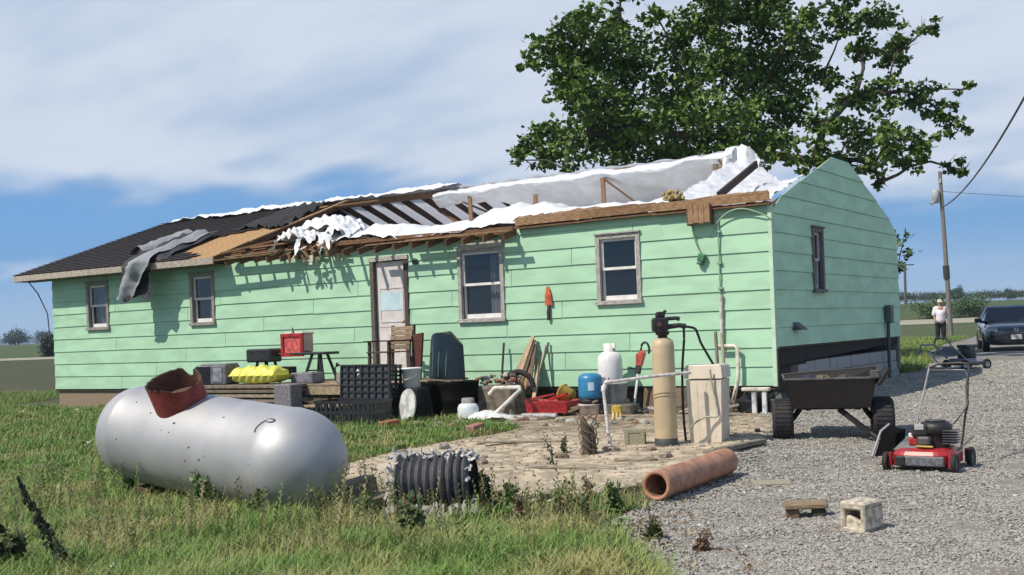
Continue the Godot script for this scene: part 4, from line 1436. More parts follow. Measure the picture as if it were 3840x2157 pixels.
func build_person() -> void:
	var o := thing("person", "person in a white shirt, dark trousers and pale cap standing past the house", "person", at(17.6, -46.7, -8.0))
	var V := func(x, y, z): return Vector3(x, y, z)
	var skin := mt(lin(0.42, 0.25, 0.17), 0.6, "soft")
	var limbs := [
		[V.call(0, 0.98, 0), V.call(0, 1.2, 0.01), 0.13, 0.13], [V.call(0, 1.2, 0.01), V.call(0, 1.38, 0), 0.14, 0.15],
		[V.call(-0.1, 1.42, 0), V.call(0.1, 1.42, 0), 0.075, 0.075], [V.call(0, 1.42, 0), V.call(0, 1.55, 0.015), 0.06, 0.055],
		[V.call(0, 1.60, 0.02), V.call(0, 1.68, 0.005), 0.078, 0.092],
		[V.call(0, 1.60, 0.05), V.call(0, 1.57, 0.06), 0.05, 0.045],
		[V.call(0, 1.635, 0.1), V.call(0, 1.615, 0.115), 0.012, 0.016],
		[V.call(-0.19, 1.41, 0), V.call(-0.27, 1.14, 0.02), 0.062, 0.048], [V.call(-0.27, 1.14, 0.02), V.call(-0.22, 0.93, 0.12), 0.043, 0.033], [V.call(-0.22, 0.93, 0.12), V.call(-0.2, 0.86, 0.15), 0.04, 0.025],
		[V.call(0.19, 1.41, 0), V.call(0.25, 1.15, 0.04), 0.062, 0.048], [V.call(0.25, 1.15, 0.04), V.call(0.2, 1.3, 0.22), 0.043, 0.033], [V.call(0.2, 1.3, 0.22), V.call(0.17, 1.37, 0.24), 0.04, 0.028],
		[V.call(-0.1, 0.95, 0), V.call(-0.115, 0.5, 0.01), 0.1, 0.065], [V.call(-0.115, 0.5, 0.01), V.call(-0.12, 0.08, -0.02), 0.062, 0.042],
		[V.call(0.1, 0.95, 0), V.call(0.115, 0.5, 0.01), 0.1, 0.065], [V.call(0.115, 0.5, 0.01), V.call(0.12, 0.08, -0.02), 0.062, 0.042],
		[V.call(-0.12, 0.05, -0.03), V.call(-0.135, 0.035, 0.15), 0.042, 0.032], [V.call(0.12, 0.05, -0.03), V.call(0.135, 0.035, 0.15), 0.042, 0.032]]
	for s in [[-0.2, 0.86, 0.15, -1], [0.17, 1.37, 0.24, 1]]:
		for k in 4:
			var a := Vector3(s[0] + (k - 1.5) * 0.017, s[1] + 0.01, s[2])
			limbs.append([a, a + Vector3(0, -0.06 * s[3] * -1.0 if s[3] > 0 else -0.06, 0.02), 0.009, 0.008])
		limbs.append([Vector3(s[0], s[1] + 0.03, s[2]), Vector3(s[0] - 0.04 * s[3], s[1] + 0.03, s[2] + 0.03), 0.01, 0.009])
	mesh_part("body", blob_mesh(limbs, 0.022, 0.025), skin, o)
	mesh_part("shirt", blob_mesh([
		[V.call(-0.05, 0.93, 0), V.call(0.05, 0.93, 0), 0.165, 0.165], [V.call(0, 0.95, 0.03), V.call(0, 1.2, 0.04), 0.175, 0.18], [V.call(-0.1, 1.28, 0), V.call(0.1, 1.28, 0), 0.145, 0.145], [V.call(-0.15, 1.42, 0), V.call(0.15, 1.42, 0), 0.09, 0.09],
		[V.call(-0.19, 1.41, 0), V.call(-0.26, 1.18, 0.02), 0.088, 0.08], [V.call(0.19, 1.41, 0), V.call(0.25, 1.19, 0.04), 0.088, 0.08]], 0.03, 0.03), mt(lin(0.74, 0.70, 0.78), 0.9, "soft"), o)
	mesh_part("trousers", blob_mesh([
		[V.call(-0.06, 0.92, 0), V.call(0.06, 0.92, 0), 0.155, 0.155], [V.call(-0.1, 0.9, 0), V.call(-0.115, 0.5, 0.01), 0.125, 0.09], [V.call(-0.115, 0.5, 0.01), V.call(-0.12, 0.11, -0.02), 0.09, 0.078],
		[V.call(0.1, 0.9, 0), V.call(0.115, 0.5, 0.01), 0.125, 0.09], [V.call(0.115, 0.5, 0.01), V.call(0.12, 0.11, -0.02), 0.09, 0.078]], 0.03, 0.025), mt(lin(0.014, 0.014, 0.02), 0.9, "soft"), o)
	for s in [-1, 1]:
		mesh_part("shoe", blob_mesh([[V.call(0.12 * s, 0.055, -0.04), V.call(0.137 * s, 0.045, 0.16), 0.056, 0.046]], 0.025, 0.02), mt(lin(0.02, 0.02, 0.022), 0.6, "soft"), o)
	mesh_part("hair", blob_mesh([[V.call(0, 1.64, -0.035), V.call(0, 1.6, -0.04), 0.09, 0.075], [V.call(0, 1.55, 0.075), V.call(0, 1.545, 0.06), 0.04, 0.04]], 0.022, 0.02), mt(lin(0.03, 0.022, 0.018), 0.9, "soft"), o)
	var st := mk()
	lathe(st, [Vector2(0.107, 1.68), Vector2(0.107, 1.72), Vector2(0.085, 1.765), Vector2(0.04, 1.785), Vector2(0, 1.788)], 18)
	prism(st, PackedVector2Array([Vector2(-0.095, 0.05), Vector2(0.095, 0.05), Vector2(0.08, 0.15), Vector2(0.0, 0.18), Vector2(-0.08, 0.15)]), 0.012, Transform3D(Basis(Vector3(1, 0, 0), Vector3(0, -0.15, 1), Vector3(0, 1, 0)), Vector3(0, 1.69, 0)))
	obj("cap", st, mt(lin(0.62, 0.56, 0.48), 0.9, "soft"), o)
	st = mk()
	for s in [-1, 1]:
		rbx(st, Vector3(0.036 * s, 1.645, 0.1), Vector3(0.06, 0.042, 0.02), 0.008, Basis(Vector3.UP, 0.25 * s))
		bar(st, Vector3(0.07 * s, 1.65, 0.085), Vector3(0.092 * s, 1.65, 0.0), 0.008, 0.01)
	obj("sunglasses", st, mt(lin(0.01, 0.01, 0.012), 0.15, ""), o)
	for s in [-1, 1]:
		mesh_part("ear", blob_mesh([[V.call(0.09 * s, 1.65, 0.0), V.call(0.088 * s, 1.61, 0.005), 0.02, 0.014]], 0.012, 0.01), skin, o)

# ---------- the car ----------
func build_car() -> void:
	var o := thing("parked_car", "dark blue car parked on the gravel drive facing the house", "car", at(15.95, -36.4, -19.0))
	var paint := mt(lin(0.011, 0.015, 0.028), 0.25, "soft")
	paint = paint.duplicate()
	paint.clearcoat_enabled = true
	paint.clearcoat = 1.0
	paint.clearcoat_roughness = 0.05
	var black := mt(lin(0.012, 0.012, 0.014), 0.6, "soft")
	# z towards the viewer is the nose; stations from the nose backwards: z, half width, bottom, top
	var stn := [[2.12, 0.60, 0.34, 0.56], [2.08, 0.74, 0.26, 0.70], [1.95, 0.84, 0.22, 0.78], [1.6, 0.89, 0.2, 0.86], [1.0, 0.905, 0.2, 0.93], [0.6, 0.91, 0.2, 0.965], [0.0, 0.915, 0.2, 0.97], [-1.0, 0.915, 0.2, 0.98], [-1.8, 0.90, 0.22, 0.99], [-2.15, 0.86, 0.3, 0.96], [-2.25, 0.74, 0.36, 0.86]]
	var loft := func(st: SurfaceTool, s: Array, e: float, nv: int):
		sheet(st, s.size() - 1, nv, func(u: float, v: float):
			var q: Array = s[int(round(u * (s.size() - 1)))]
			var a: float = TAU * v
			var cx := signf(cos(a)) * pow(absf(cos(a)), e)
			var cy := signf(sin(a)) * pow(absf(sin(a)), e)
			return Vector3(q[1] * cx, (q[2] + q[3]) * 0.5 + (q[3] - q[2]) * 0.5 * cy, q[0]))
		for k in [0, s.size() - 1]:
			for i in nv:
				var p := func(v: float):
					var a: float = TAU * v
					return Vector3(s[k][1] * signf(cos(a)) * pow(absf(cos(a)), e), (s[k][2] + s[k][3]) * 0.5 + (s[k][3] - s[k][2]) * 0.5 * signf(sin(a)) * pow(absf(sin(a)), e), s[k][0])
				tri(st, Vector3(0, (s[k][2] + s[k][3]) * 0.5, s[k][0]), p.call(float(i) / nv), p.call(float(i + 1) / nv))
	var st := mk()
	loft.call(st, stn, 0.42, 40)
	obj("body", st, paint, o)
	# cabin: roof shell on pillars, glass between
	var cab := func(t: float, y: float): return Vector3(lerpf(0.84, 0.60, (y - 0.93) / 0.5) * t, y, 0)
	st = mk()
	hexa(st, [Vector3(-0.66, 1.38, 0.28), Vector3(0.66, 1.38, 0.28), Vector3(0.62, 1.38, -1.65), Vector3(-0.62, 1.38, -1.65), Vector3(-0.58, 1.44, 0.12), Vector3(0.58, 1.44, 0.12), Vector3(0.55, 1.44, -1.5), Vector3(-0.55, 1.44, -1.5)])
	for s in [-1, 1]:
		bar(st, Vector3(0.80 * s, 0.93, 0.95), Vector3(0.645 * s, 1.40, 0.24), 0.06, 0.06)
		bar(st, Vector3(0.83 * s, 0.95, -0.45), Vector3(0.655 * s, 1.39, -0.5), 0.09, 0.04)
		bar(st, Vector3(0.80 * s, 0.96, -1.95), Vector3(0.63 * s, 1.39, -1.55), 0.09, 0.08)
	obj("roof", st, paint, o)
	var gl := mt(lin(0.02, 0.024, 0.028), 0.04, "").duplicate() as StandardMaterial3D
	st = mk()
	quad(st, Vector3(-0.79, 0.94, 0.94), Vector3(0.79, 0.94, 0.94), Vector3(0.63, 1.39, 0.25), Vector3(-0.63, 1.39, 0.25))
	obj("windscreen", st, gl, o)
	st = mk()
	quad(st, Vector3(-0.79, 0.96, -1.94), Vector3(0.79, 0.96, -1.94), Vector3(0.62, 1.39, -1.57), Vector3(-0.62, 1.39, -1.57))
	obj("rear_window", st, gl, o)
	for s in [-1, 1]:
		st = mk()
		quad(st, Vector3(0.83 * s, 0.95, 0.9), Vector3(0.835 * s, 0.95, -1.9), Vector3(0.64 * s, 1.39, -1.55), Vector3(0.645 * s, 1.39, 0.22))
		obj("side_window", st, gl, o)
	# nose: grille, bumper intake, lamps, emblem, plate, mirrors
	st = mk()
	for k in 3:
		bx(st, Vector3(0, 0.585 + 0.04 * k, 2.105 - 0.03 * k), Vector3(1.0, 0.022, 0.05))
	obj("grille", st, metal(lin(0.18, 0.18, 0.19), 0.3), o)
	st = mk()
	rbx(st, Vector3(0, 0.34, 2.07), Vector3(1.1, 0.12, 0.1), 0.02)
	obj("air_intake", st, black, o)
	st = mk()
	lathe(st, [Vector2(0.055, 0), Vector2(0.055, 0.012), Vector2(0.066, 0.012), Vector2(0.066, 0)], 20, Transform3D(Basis(Vector3.RIGHT, PI / 2), Vector3(0, 0.665, 2.10)), 0, TAU, -1)
	for s in [-1, 1]:
		bar(st, Vector3(0.04 * s, 0.70, 2.108), Vector3(0.012 * s, 0.665, 2.112), 0.01, 0.01)
		bar(st, Vector3(0.045 * s, 0.675, 2.11), Vector3(0.02 * s, 0.625, 2.12), 0.01, 0.01)
		bar(st, Vector3(0.02 * s, 0.625, 2.12), Vector3(0, 0.655, 2.115), 0.01, 0.01)
	obj("emblem", st, metal(lin(0.6, 0.6, 0.62), 0.25), o)
	st = mk()
	rbx(st, Vector3(0, 0.46, 2.15), Vector3(0.31, 0.155, 0.02), 0.005)
	obj("number_plate", st, mt(lin(0.62, 0.62, 0.6), 0.4, "stain", Vector3(6, 6, 6)), o)
	for s in [-1, 1]:
		st = mk()
		rbx(st, Vector3(0.66 * s, 0.66, 2.0), Vector3(0.32, 0.13, 0.16), 0.03, Basis(Vector3.UP, 0.45 * s))
		obj("headlight", st, mt(lin(0.38, 0.40, 0.42), 0.12, "soft"), o)
		st = mk()
		rbx(st, Vector3(1.0 * s, 0.99, 0.82), Vector3(0.2, 0.14, 0.1), 0.03)
		bar(st, Vector3(0.82 * s, 0.95, 0.84), Vector3(0.95 * s, 0.97, 0.83), 0.05, 0.04)
		obj("wing_mirror", st, black, o)
		for z in [1.35, -1.35]:
			st = mk()
			lathe(st, [Vector2(0.19, -0.1), Vector2(0.29, -0.1), Vector2(0.32, -0.07), Vector2(0.32, 0.07), Vector2(0.29, 0.1), Vector2(0.19, 0.1)], 24, Transform3D(Basis(Vector3(0, 0, 1), PI / 2), Vector3(0.82 * s, 0.32, z)))
			var w := obj("wheel", st, black, o)
			st = mk()
			lathe(st, [Vector2(0, 0.08), Vector2(0.06, 0.085), Vector2(0.18, 0.06), Vector2(0.195, 0.09)], 20, Transform3D(Basis(Vector3(0, 0, 1), -PI / 2 * s), Vector3(0.82 * s, 0.32, z)))
			obj("rim", st, metal(lin(0.4, 0.4, 0.42), 0.3), w)

# ---------- the silver tank and what lies round it ----------
func one(called: String, st: SurfaceTool, m: Material, xf: Transform3D, label: String, category: String, group := "") -> MeshInstance3D:
	var o := obj(called, st, m)
	o.transform = xf
	tag(o, label, category, group)
	return o

func build_tank_area() -> void:
	var a := Vector3(-3.775, 0.645, -11.5)
	var b := Vector3(-2.0, 0.445, -10.15)
	var L := a.distance_to(b)
	var t := (b - a).normalized()
	var n := Vector3(-t.z, 0, t.x).normalized()   # level, square to the tank, on the side of the viewer
	n = n if n.z > 0 else -n
	var R := 0.485
	var o := thing("gas_tank", "large silver gas tank lying in the grass with a rusty red open collar", "tank")
	var body := Basis(n, t, n.cross(t))
	var st := mk()
	var prof := []
	for k in 13:
		var q := PI * 0.5 * k / 12.0
		prof.append(Vector2(R * sin(q), -R * 0.93 * cos(q)))
	prof.append(Vector2(R + 0.006, 0.02))
	prof.append(Vector2(R + 0.006, 0.05))
	for k in 7:
		prof.append(Vector2(R, 0.07 + (L - 0.14) * k / 6.0))
	prof.append(Vector2(R + 0.006, L - 0.05))
	for k in 13:
		var q := PI * 0.5 * k / 12.0
		prof.append(Vector2(R * cos(q), L + R * 0.93 * sin(q)))
	lathe(st, prof, 64, Transform3D(body, a))
	var silver := mt(lin(0.42, 0.43, 0.455), 0.58, "blotch", Vector3(0.4, 0.4, 0.4), 0.5)
	obj("shell", st, silver, o)
	# collar: an open ring, leaning with the rolled tank; torn down on its right side
	var c := a + t * (L * 0.385)
	var up := (Vector3.UP * cos(0.42) + n * sin(0.42)).normalized()
	var cb := Basis(t, up, t.cross(up))
	st = mk()
	var cn := 40
	var ring := func(i: int, h: float, r: float): 
		var q := TAU * i / cn
		return c + cb * Vector3(r * cos(q), h, r * sin(q))
	var rim := func(i: int):
		var q := TAU * (i % cn) / cn
		var x := cos(q)
		return 0.70 - 0.05 * smoothstep(0.5, 1.0, x) - (0.08 if i % cn in [28, 29, 30] else 0.0) + 0.01 * sin(i * 3.0)
	var flare := func(i: int): return 0.25 + 0.05 * smoothstep(0.5, 1.0, cos(TAU * i / cn))
	st.set_smooth_group(0)
	for i in cn:
		var r0: float = flare.call(i)
		var r1: float = flare.call(i + 1)
		quad(st, ring.call(i, 0.36, 0.25), ring.call(i, rim.call(i), r0), ring.call(i + 1, rim.call(i + 1), r1), ring.call(i + 1, 0.36, 0.25))
	obj("collar", st, mt(lin(0.27, 0.042, 0.036), 0.7, "stain", Vector3(1.6, 1.6, 1.6)), o)
	st = mk()
	st.set_smooth_group(0)
	for i in cn:
		quad(st, ring.call(i, 0.36, 0.236), ring.call(i + 1, 0.36, 0.236), ring.call(i + 1, rim.call(i + 1) - 0.002, float(flare.call(i + 1)) - 0.012), ring.call(i, rim.call(i) - 0.002, float(flare.call(i)) - 0.012))
	obj("collar_lining", st, mt(lin(0.12, 0.055, 0.035), 0.9, "stain", Vector3(2.2, 2.2, 2.2)), o)
	st = mk()
	st.set_smooth_group(0)
	for i in range(-7, 6):
		var i0 := (i + cn) % cn
		var i1 := (i + 1 + cn) % cn
		quad(st, ring.call(i0, 0.40, 0.232), ring.call(i1, 0.40, 0.232), ring.call(i1, rim.call(i1) - 0.015, float(flare.call(i1)) - 0.016), ring.call(i0, rim.call(i0) - 0.015, float(flare.call(i0)) - 0.016))
	obj("rust_patch", st, mt(lin(0.34, 0.13, 0.035), 0.9, "stain", Vector3(3, 3, 3)), o)
	st = mk()
	lathe(st, [Vector2(0, 0.535), Vector2(0.15, 0.53), Vector2(0.24, 0.50)], 28, Transform3D(cb, c))
	obj("collar_floor", st, mt(lin(0.12, 0.065, 0.045), 0.95, "stain", Vector3(2, 2, 2)), o)
	st = mk()
	for i in cn:
		quad(st, ring.call(i, rim.call(i) - 0.002, float(flare.call(i)) - 0.014), ring.call(i + 1, rim.call(i + 1) - 0.002, float(flare.call(i + 1)) - 0.014), ring.call(i + 1, rim.call(i + 1) + 0.003, float(flare.call(i + 1)) + 0.004), ring.call(i, rim.call(i) + 0.003, float(flare.call(i)) + 0.004))
	obj("collar_rim", st, mt(lin(0.06, 0.03, 0.025), 0.8, "stain"), o)
	# the looped mark and flecks of rust
	var on := func(s: float, q: float, lift := 0.0): return a + t * s + (Vector3.UP * cos(q) + n * sin(q)) * (R + lift)
	st = mk()
	var pts := []
	for k in 18:
		var w := k / 17.0
		pts.append(on.call(L - 0.02 + 0.08 * sin(w * 5.2) + 0.02 * w, 0.62 + 0.05 * cos(w * 6.0) + (0.0 if w < 0.6 else (w - 0.6) * 0.62)))
	tube(st, pts, 0.009, 5)
	obj("scrawled_mark", st, mt(lin(0.06, 0.06, 0.07), 0.8), o)
	for k in 40:
		st = mk()
		var s := rng.randf_range(-0.2, L + 0.15)
		var q := rng.randf_range(-0.6, 1.7)
		var rr := R
		if s < 0.0 or s > L:
			var ov := -s if s < 0 else s - L
			rr = R * sqrt(maxf(0.0, 1.0 - pow(ov / (R * 0.93), 2.0)))
		var p := a + t * s + (Vector3.UP * cos(q) + n * sin(q)) * (rr - 0.003)
		var sz := 0.004 + 0.016 * pow(rng.randf(), 2.5)
		rock(st, p, Vector3(sz * rng.randf_range(1, 2.2), sz, sz), k)
		obj("rust_spot", st, mt(lin(0.10, 0.055, 0.035), 0.9, "stain"), o)
	for s in [0.25, L - 0.3]:
		st = mk()
		var p: Vector3 = a + t * float(s)
		p.y = gh(p.x, p.z)
		rbx(st, p + Vector3(0, 0.06, 0), Vector3(0.5, 0.24, 0.16), 0.01, body)
		obj("saddle_foot", st, mt(lin(0.10, 0.06, 0.045), 0.9, "stain"), o)
	# split timbers by the tank's right end
	for q in [[-1.62, -10.45, 38.0, 0.62, 0.17, "thick weathered timber offcut beside the silver tank's right end"], [-1.28, -10.2, 30.0, 0.5, 0.10, "thinner weathered timber lying between the tank and the ribbed roll"]]:
		st = mk()
		rbx(st, Vector3(0, q[4] * 0.5 + 0.02, 0), Vector3(q[3], q[4], 0.2), 0.012, Basis(Vector3(0, 0, 1), 0.14))
		one("timber_offcut", st, wood(lin(0.32, 0.245, 0.17), 0), at(q[0], q[1], q[2]), q[5], "timber")
	# ribbed roll with frayed white edges
	o = thing("ribbed_roll", "dark grey ribbed hose roll with frayed white edges in the grass", "hose roll", at(-0.72, -9.9, -9.0) * Transform3D(Basis().scaled(Vector3(0.92, 1.07, 1.07)), Vector3.ZERO))
	st = mk()
	prof = []
	for k in 41:
		prof.append(Vector2(0.235 + (0.022 if k % 4 in [1, 2] else -0.014) + 0.006 * sin(k * 1.7), -0.36 + 0.72 * k / 40.0))
	lathe(st, prof, 36, Transform3D(Basis(Vector3(0, 0, 1), -PI / 2 + 0.03), Vector3(0, 0.235, 0)))
	obj("ribbed_wall", st, mt(lin(0.055, 0.057, 0.066), 0.65, "stain", Vector3(2, 2, 2)), o)
	st = mk()
	lathe(st, [Vector2(0.0, 0.28), Vector2(0.17, 0.28), Vector2(0.2, 0.34)], 24, Transform3D(Basis(Vector3(0, 0, 1), -PI / 2 + 0.03), Vector3(0, 0.235, 0)))
	lathe(st, [Vector2(0.2, -0.34), Vector2(0.17, -0.28), Vector2(0.0, -0.28)], 24, Transform3D(Basis(Vector3(0, 0, 1), -PI / 2 + 0.03), Vector3(0, 0.235, 0)))
	obj("hollow_end", st, mt(lin(0.02, 0.02, 0.022), 0.9), o)
	st = mk()
	for k in 420:
		var side := rng.randf()
		var q := rng.randf_range(0, TAU)
		var x := (-0.37 if side < 0.4 else 0.37) + rng.randf_range(-0.05, 0.03)
		if side > 0.55:
			x = rng.randf_range(-0.36, 0.36)
			q = rng.randf_range(1.1, 2.2)
		if rng.randf() < 0.3:
			q = rng.randf_range(3.6, 5.4)
			x = rng.randf_range(-0.4, 0.4)
		var p := Vector3(x, 0.235 + 0.25 * sin(q), 0.25 * cos(q))
		var d := Vector3(rng.randfn() * 0.03, rng.randfn() * 0.03 - 0.01, rng.randfn() * 0.03)
		bar(st, p, p + d + Vector3(0, 0.002, 0.01), rng.randf_range(0.008, 0.03), 0.006, Vector3(0.2, 0.6, 1))
	kind(obj("frayed_edging", st, mt(lin(0.58, 0.57, 0.56), 0.9, "stain", Vector3(6, 6, 6)), o), "stuff")
	st = mk()
	for k in 9:
		var q := rng.randf_range(3.9, 5.2)
		rock(st, Vector3(-0.42 + 0.1 * k + rng.randf_range(-0.04, 0.04), 0.03, 0.22 + rng.randf_range(-0.05, 0.12)), Vector3(0.08, 0.05, 0.06), k)
	kind(obj("torn_lining", st, mt(lin(0.035, 0.033, 0.035), 0.95), o), "stuff")
	st = mk()
	for k in 120:  # rags that hang from its underside into the grass
		var p := Vector3(rng.randf_range(-0.42, 0.42), rng.randf_range(0.0, 0.12), 0.2 + rng.randf_range(0.0, 0.16))
		var w := rng.randf_range(0.015, 0.05)
		quad(st, p, p + Vector3(w, 0.01, 0.01), p + Vector3(w * 1.2, -0.07, 0.03), p + Vector3(-w * 0.2, -0.06, 0.02))
	kind(obj("hanging_rags", st, mt(lin(0.42, 0.40, 0.38), 0.95, "stain", Vector3(6, 6, 6)), o), "stuff")
	# litter in the grass
	var litter := func(called: String, x: float, z: float, s: Vector3, c: Color, label: String, cat: String):
		var q := mk()
		rock(q, Vector3(0, s.y * 0.35, 0), s, int(x * 100))
		one(called, q, mt(c, 0.85, "stain", Vector3(3, 3, 3)), at(x, z, rng.randf_range(0, 90), maxf(0.0, earth_lift(x, z))), label, cat)
	litter.call("torn_packet", 0.6, -10.05, Vector3(0.15, 0.1, 0.1), lin(0.62, 0.10, 0.10), "crumpled red scrap in the weeds near the clay pipe", "litter")
	litter.call("white_scrap", 0.12, -10.25, Vector3(0.14, 0.05, 0.08), lin(0.66, 0.62, 0.54), "small pale scrap lying in the weeds right of the ribbed roll", "litter")
	litter.call("white_scrap", -1.13, -9.75, Vector3(0.1, 0.05, 0.06), lin(0.7, 0.7, 0.66), "small white scrap in the grass below the ribbed roll's left end", "litter")
	litter.call("dark_mound", -6.0, -14.4, Vector3(0.38, 0.1, 0.25), lin(0.11, 0.075, 0.05), "small dark clod of earth in the lawn left of the silver tank", "clod")
	# stones and boards that lie about on the bare earth
	var seen_stone := 0
	while seen_stone < 42:
		var x := rng.randf_range(-2.0, 3.2)
		var z := rng.randf_range(-15.8, -10.2)
		if earth_lift(x, z) <= 0.0 and (z < -11.0 or x < -0.9 or x > 1.1):
			continue
		seen_stone += 1
		st = mk()
		var s := rng.randf_range(0.03, 0.10) * (1.0 if rng.randf() < 0.8 else 1.6)
		rock(st, Vector3(0, s * 0.15, 0), Vector3(s * 1.7, s * 0.7, s * 1.1), seen_stone)
		one("loose_stone", st, mt([lin(0.44, 0.37, 0.27), lin(0.30, 0.24, 0.17), lin(0.52, 0.47, 0.38), lin(0.22, 0.17, 0.12)][seen_stone % 4], 0.95, "fine", Vector3(2, 2, 2)), at(x, z, rng.randf_range(0, 180), maxf(0.0, earth_lift(x, z))), "loose stone lying on the bare earth before the house", "stone", "loose stones on the bare earth")
	for q in [[0.55, -11.6, 75.0, 0.9, "grey board half sunk in the earth behind the clay pipe"], [-0.6, -12.6, 60.0, 0.7, "short brown board on the earth behind the ribbed roll"], [0.1, -14.6, 95.0, 1.1, "long pale board on the earth left of the white pipe"], [1.35, -12.4, 80.0, 0.6, "short pale board on the earth near the white pipe's foot"]]:
		st = mk()
		rbx(st, Vector3(0, 0.015, 0), Vector3(0.11, 0.03, q[3]), 0.006, Basis(Vector3(1, 0, 0), 0.03))
		one("fallen_board", st, wood(lin(0.42, 0.36, 0.27), 2), at(q[0], q[1], q[2], earth_lift(q[0], q[1])), q[4], "board")
	# slabs of broken concrete along the washed-out edge of the earth
	var slabs := [[-0.25, -10.72, 0.46, 0.32, 12, "left"], [0.32, -10.85, 0.66, 0.30, -6, "long middle"], [0.88, -10.62, 0.40, 0.24, 20, "small tilted"], [1.05, -10.95, 0.5, 0.3, -14, "right"], [0.10, -10.35, 0.34, 0.22, 30, "nearest"], [0.62, -10.3, 0.3, 0.16, -25, "thin nearer"]]
	for q in slabs:
		st = mk()
		rbx(st, Vector3(0, 0.035, 0), Vector3(q[2], 0.07, q[3]), 0.015, Basis(Vector3(1, 0, 0), 0.12) * Basis(Vector3(0, 0, 1), 0.05))
		one("broken_slab", st, mt(lin(0.44, 0.375, 0.285), 0.95, "stain", Vector3(2, 2, 2)), at(q[0], q[1], q[4], 0.02), "%s slab of broken pale concrete along the edge of the bare earth" % q[5], "concrete slab", "broken slabs at the edge of the earth")

# ---------- porch and clutter at the left ----------
func tub(st: SurfaceTool, r0: float, r1: float, h: float, xf := Transform3D(), sides := 28, lip := 0.012) -> void:  # open bucket
	lathe(st, [Vector2(0, 0), Vector2(r0, 0), Vector2(r1, h - 0.03), Vector2(r1 + lip, h - 0.028), Vector2(r1 + lip, h), Vector2(r1 - 0.006, h), Vector2(r0 - 0.006, 0.02), Vector2(0, 0.02)], sides, xf)

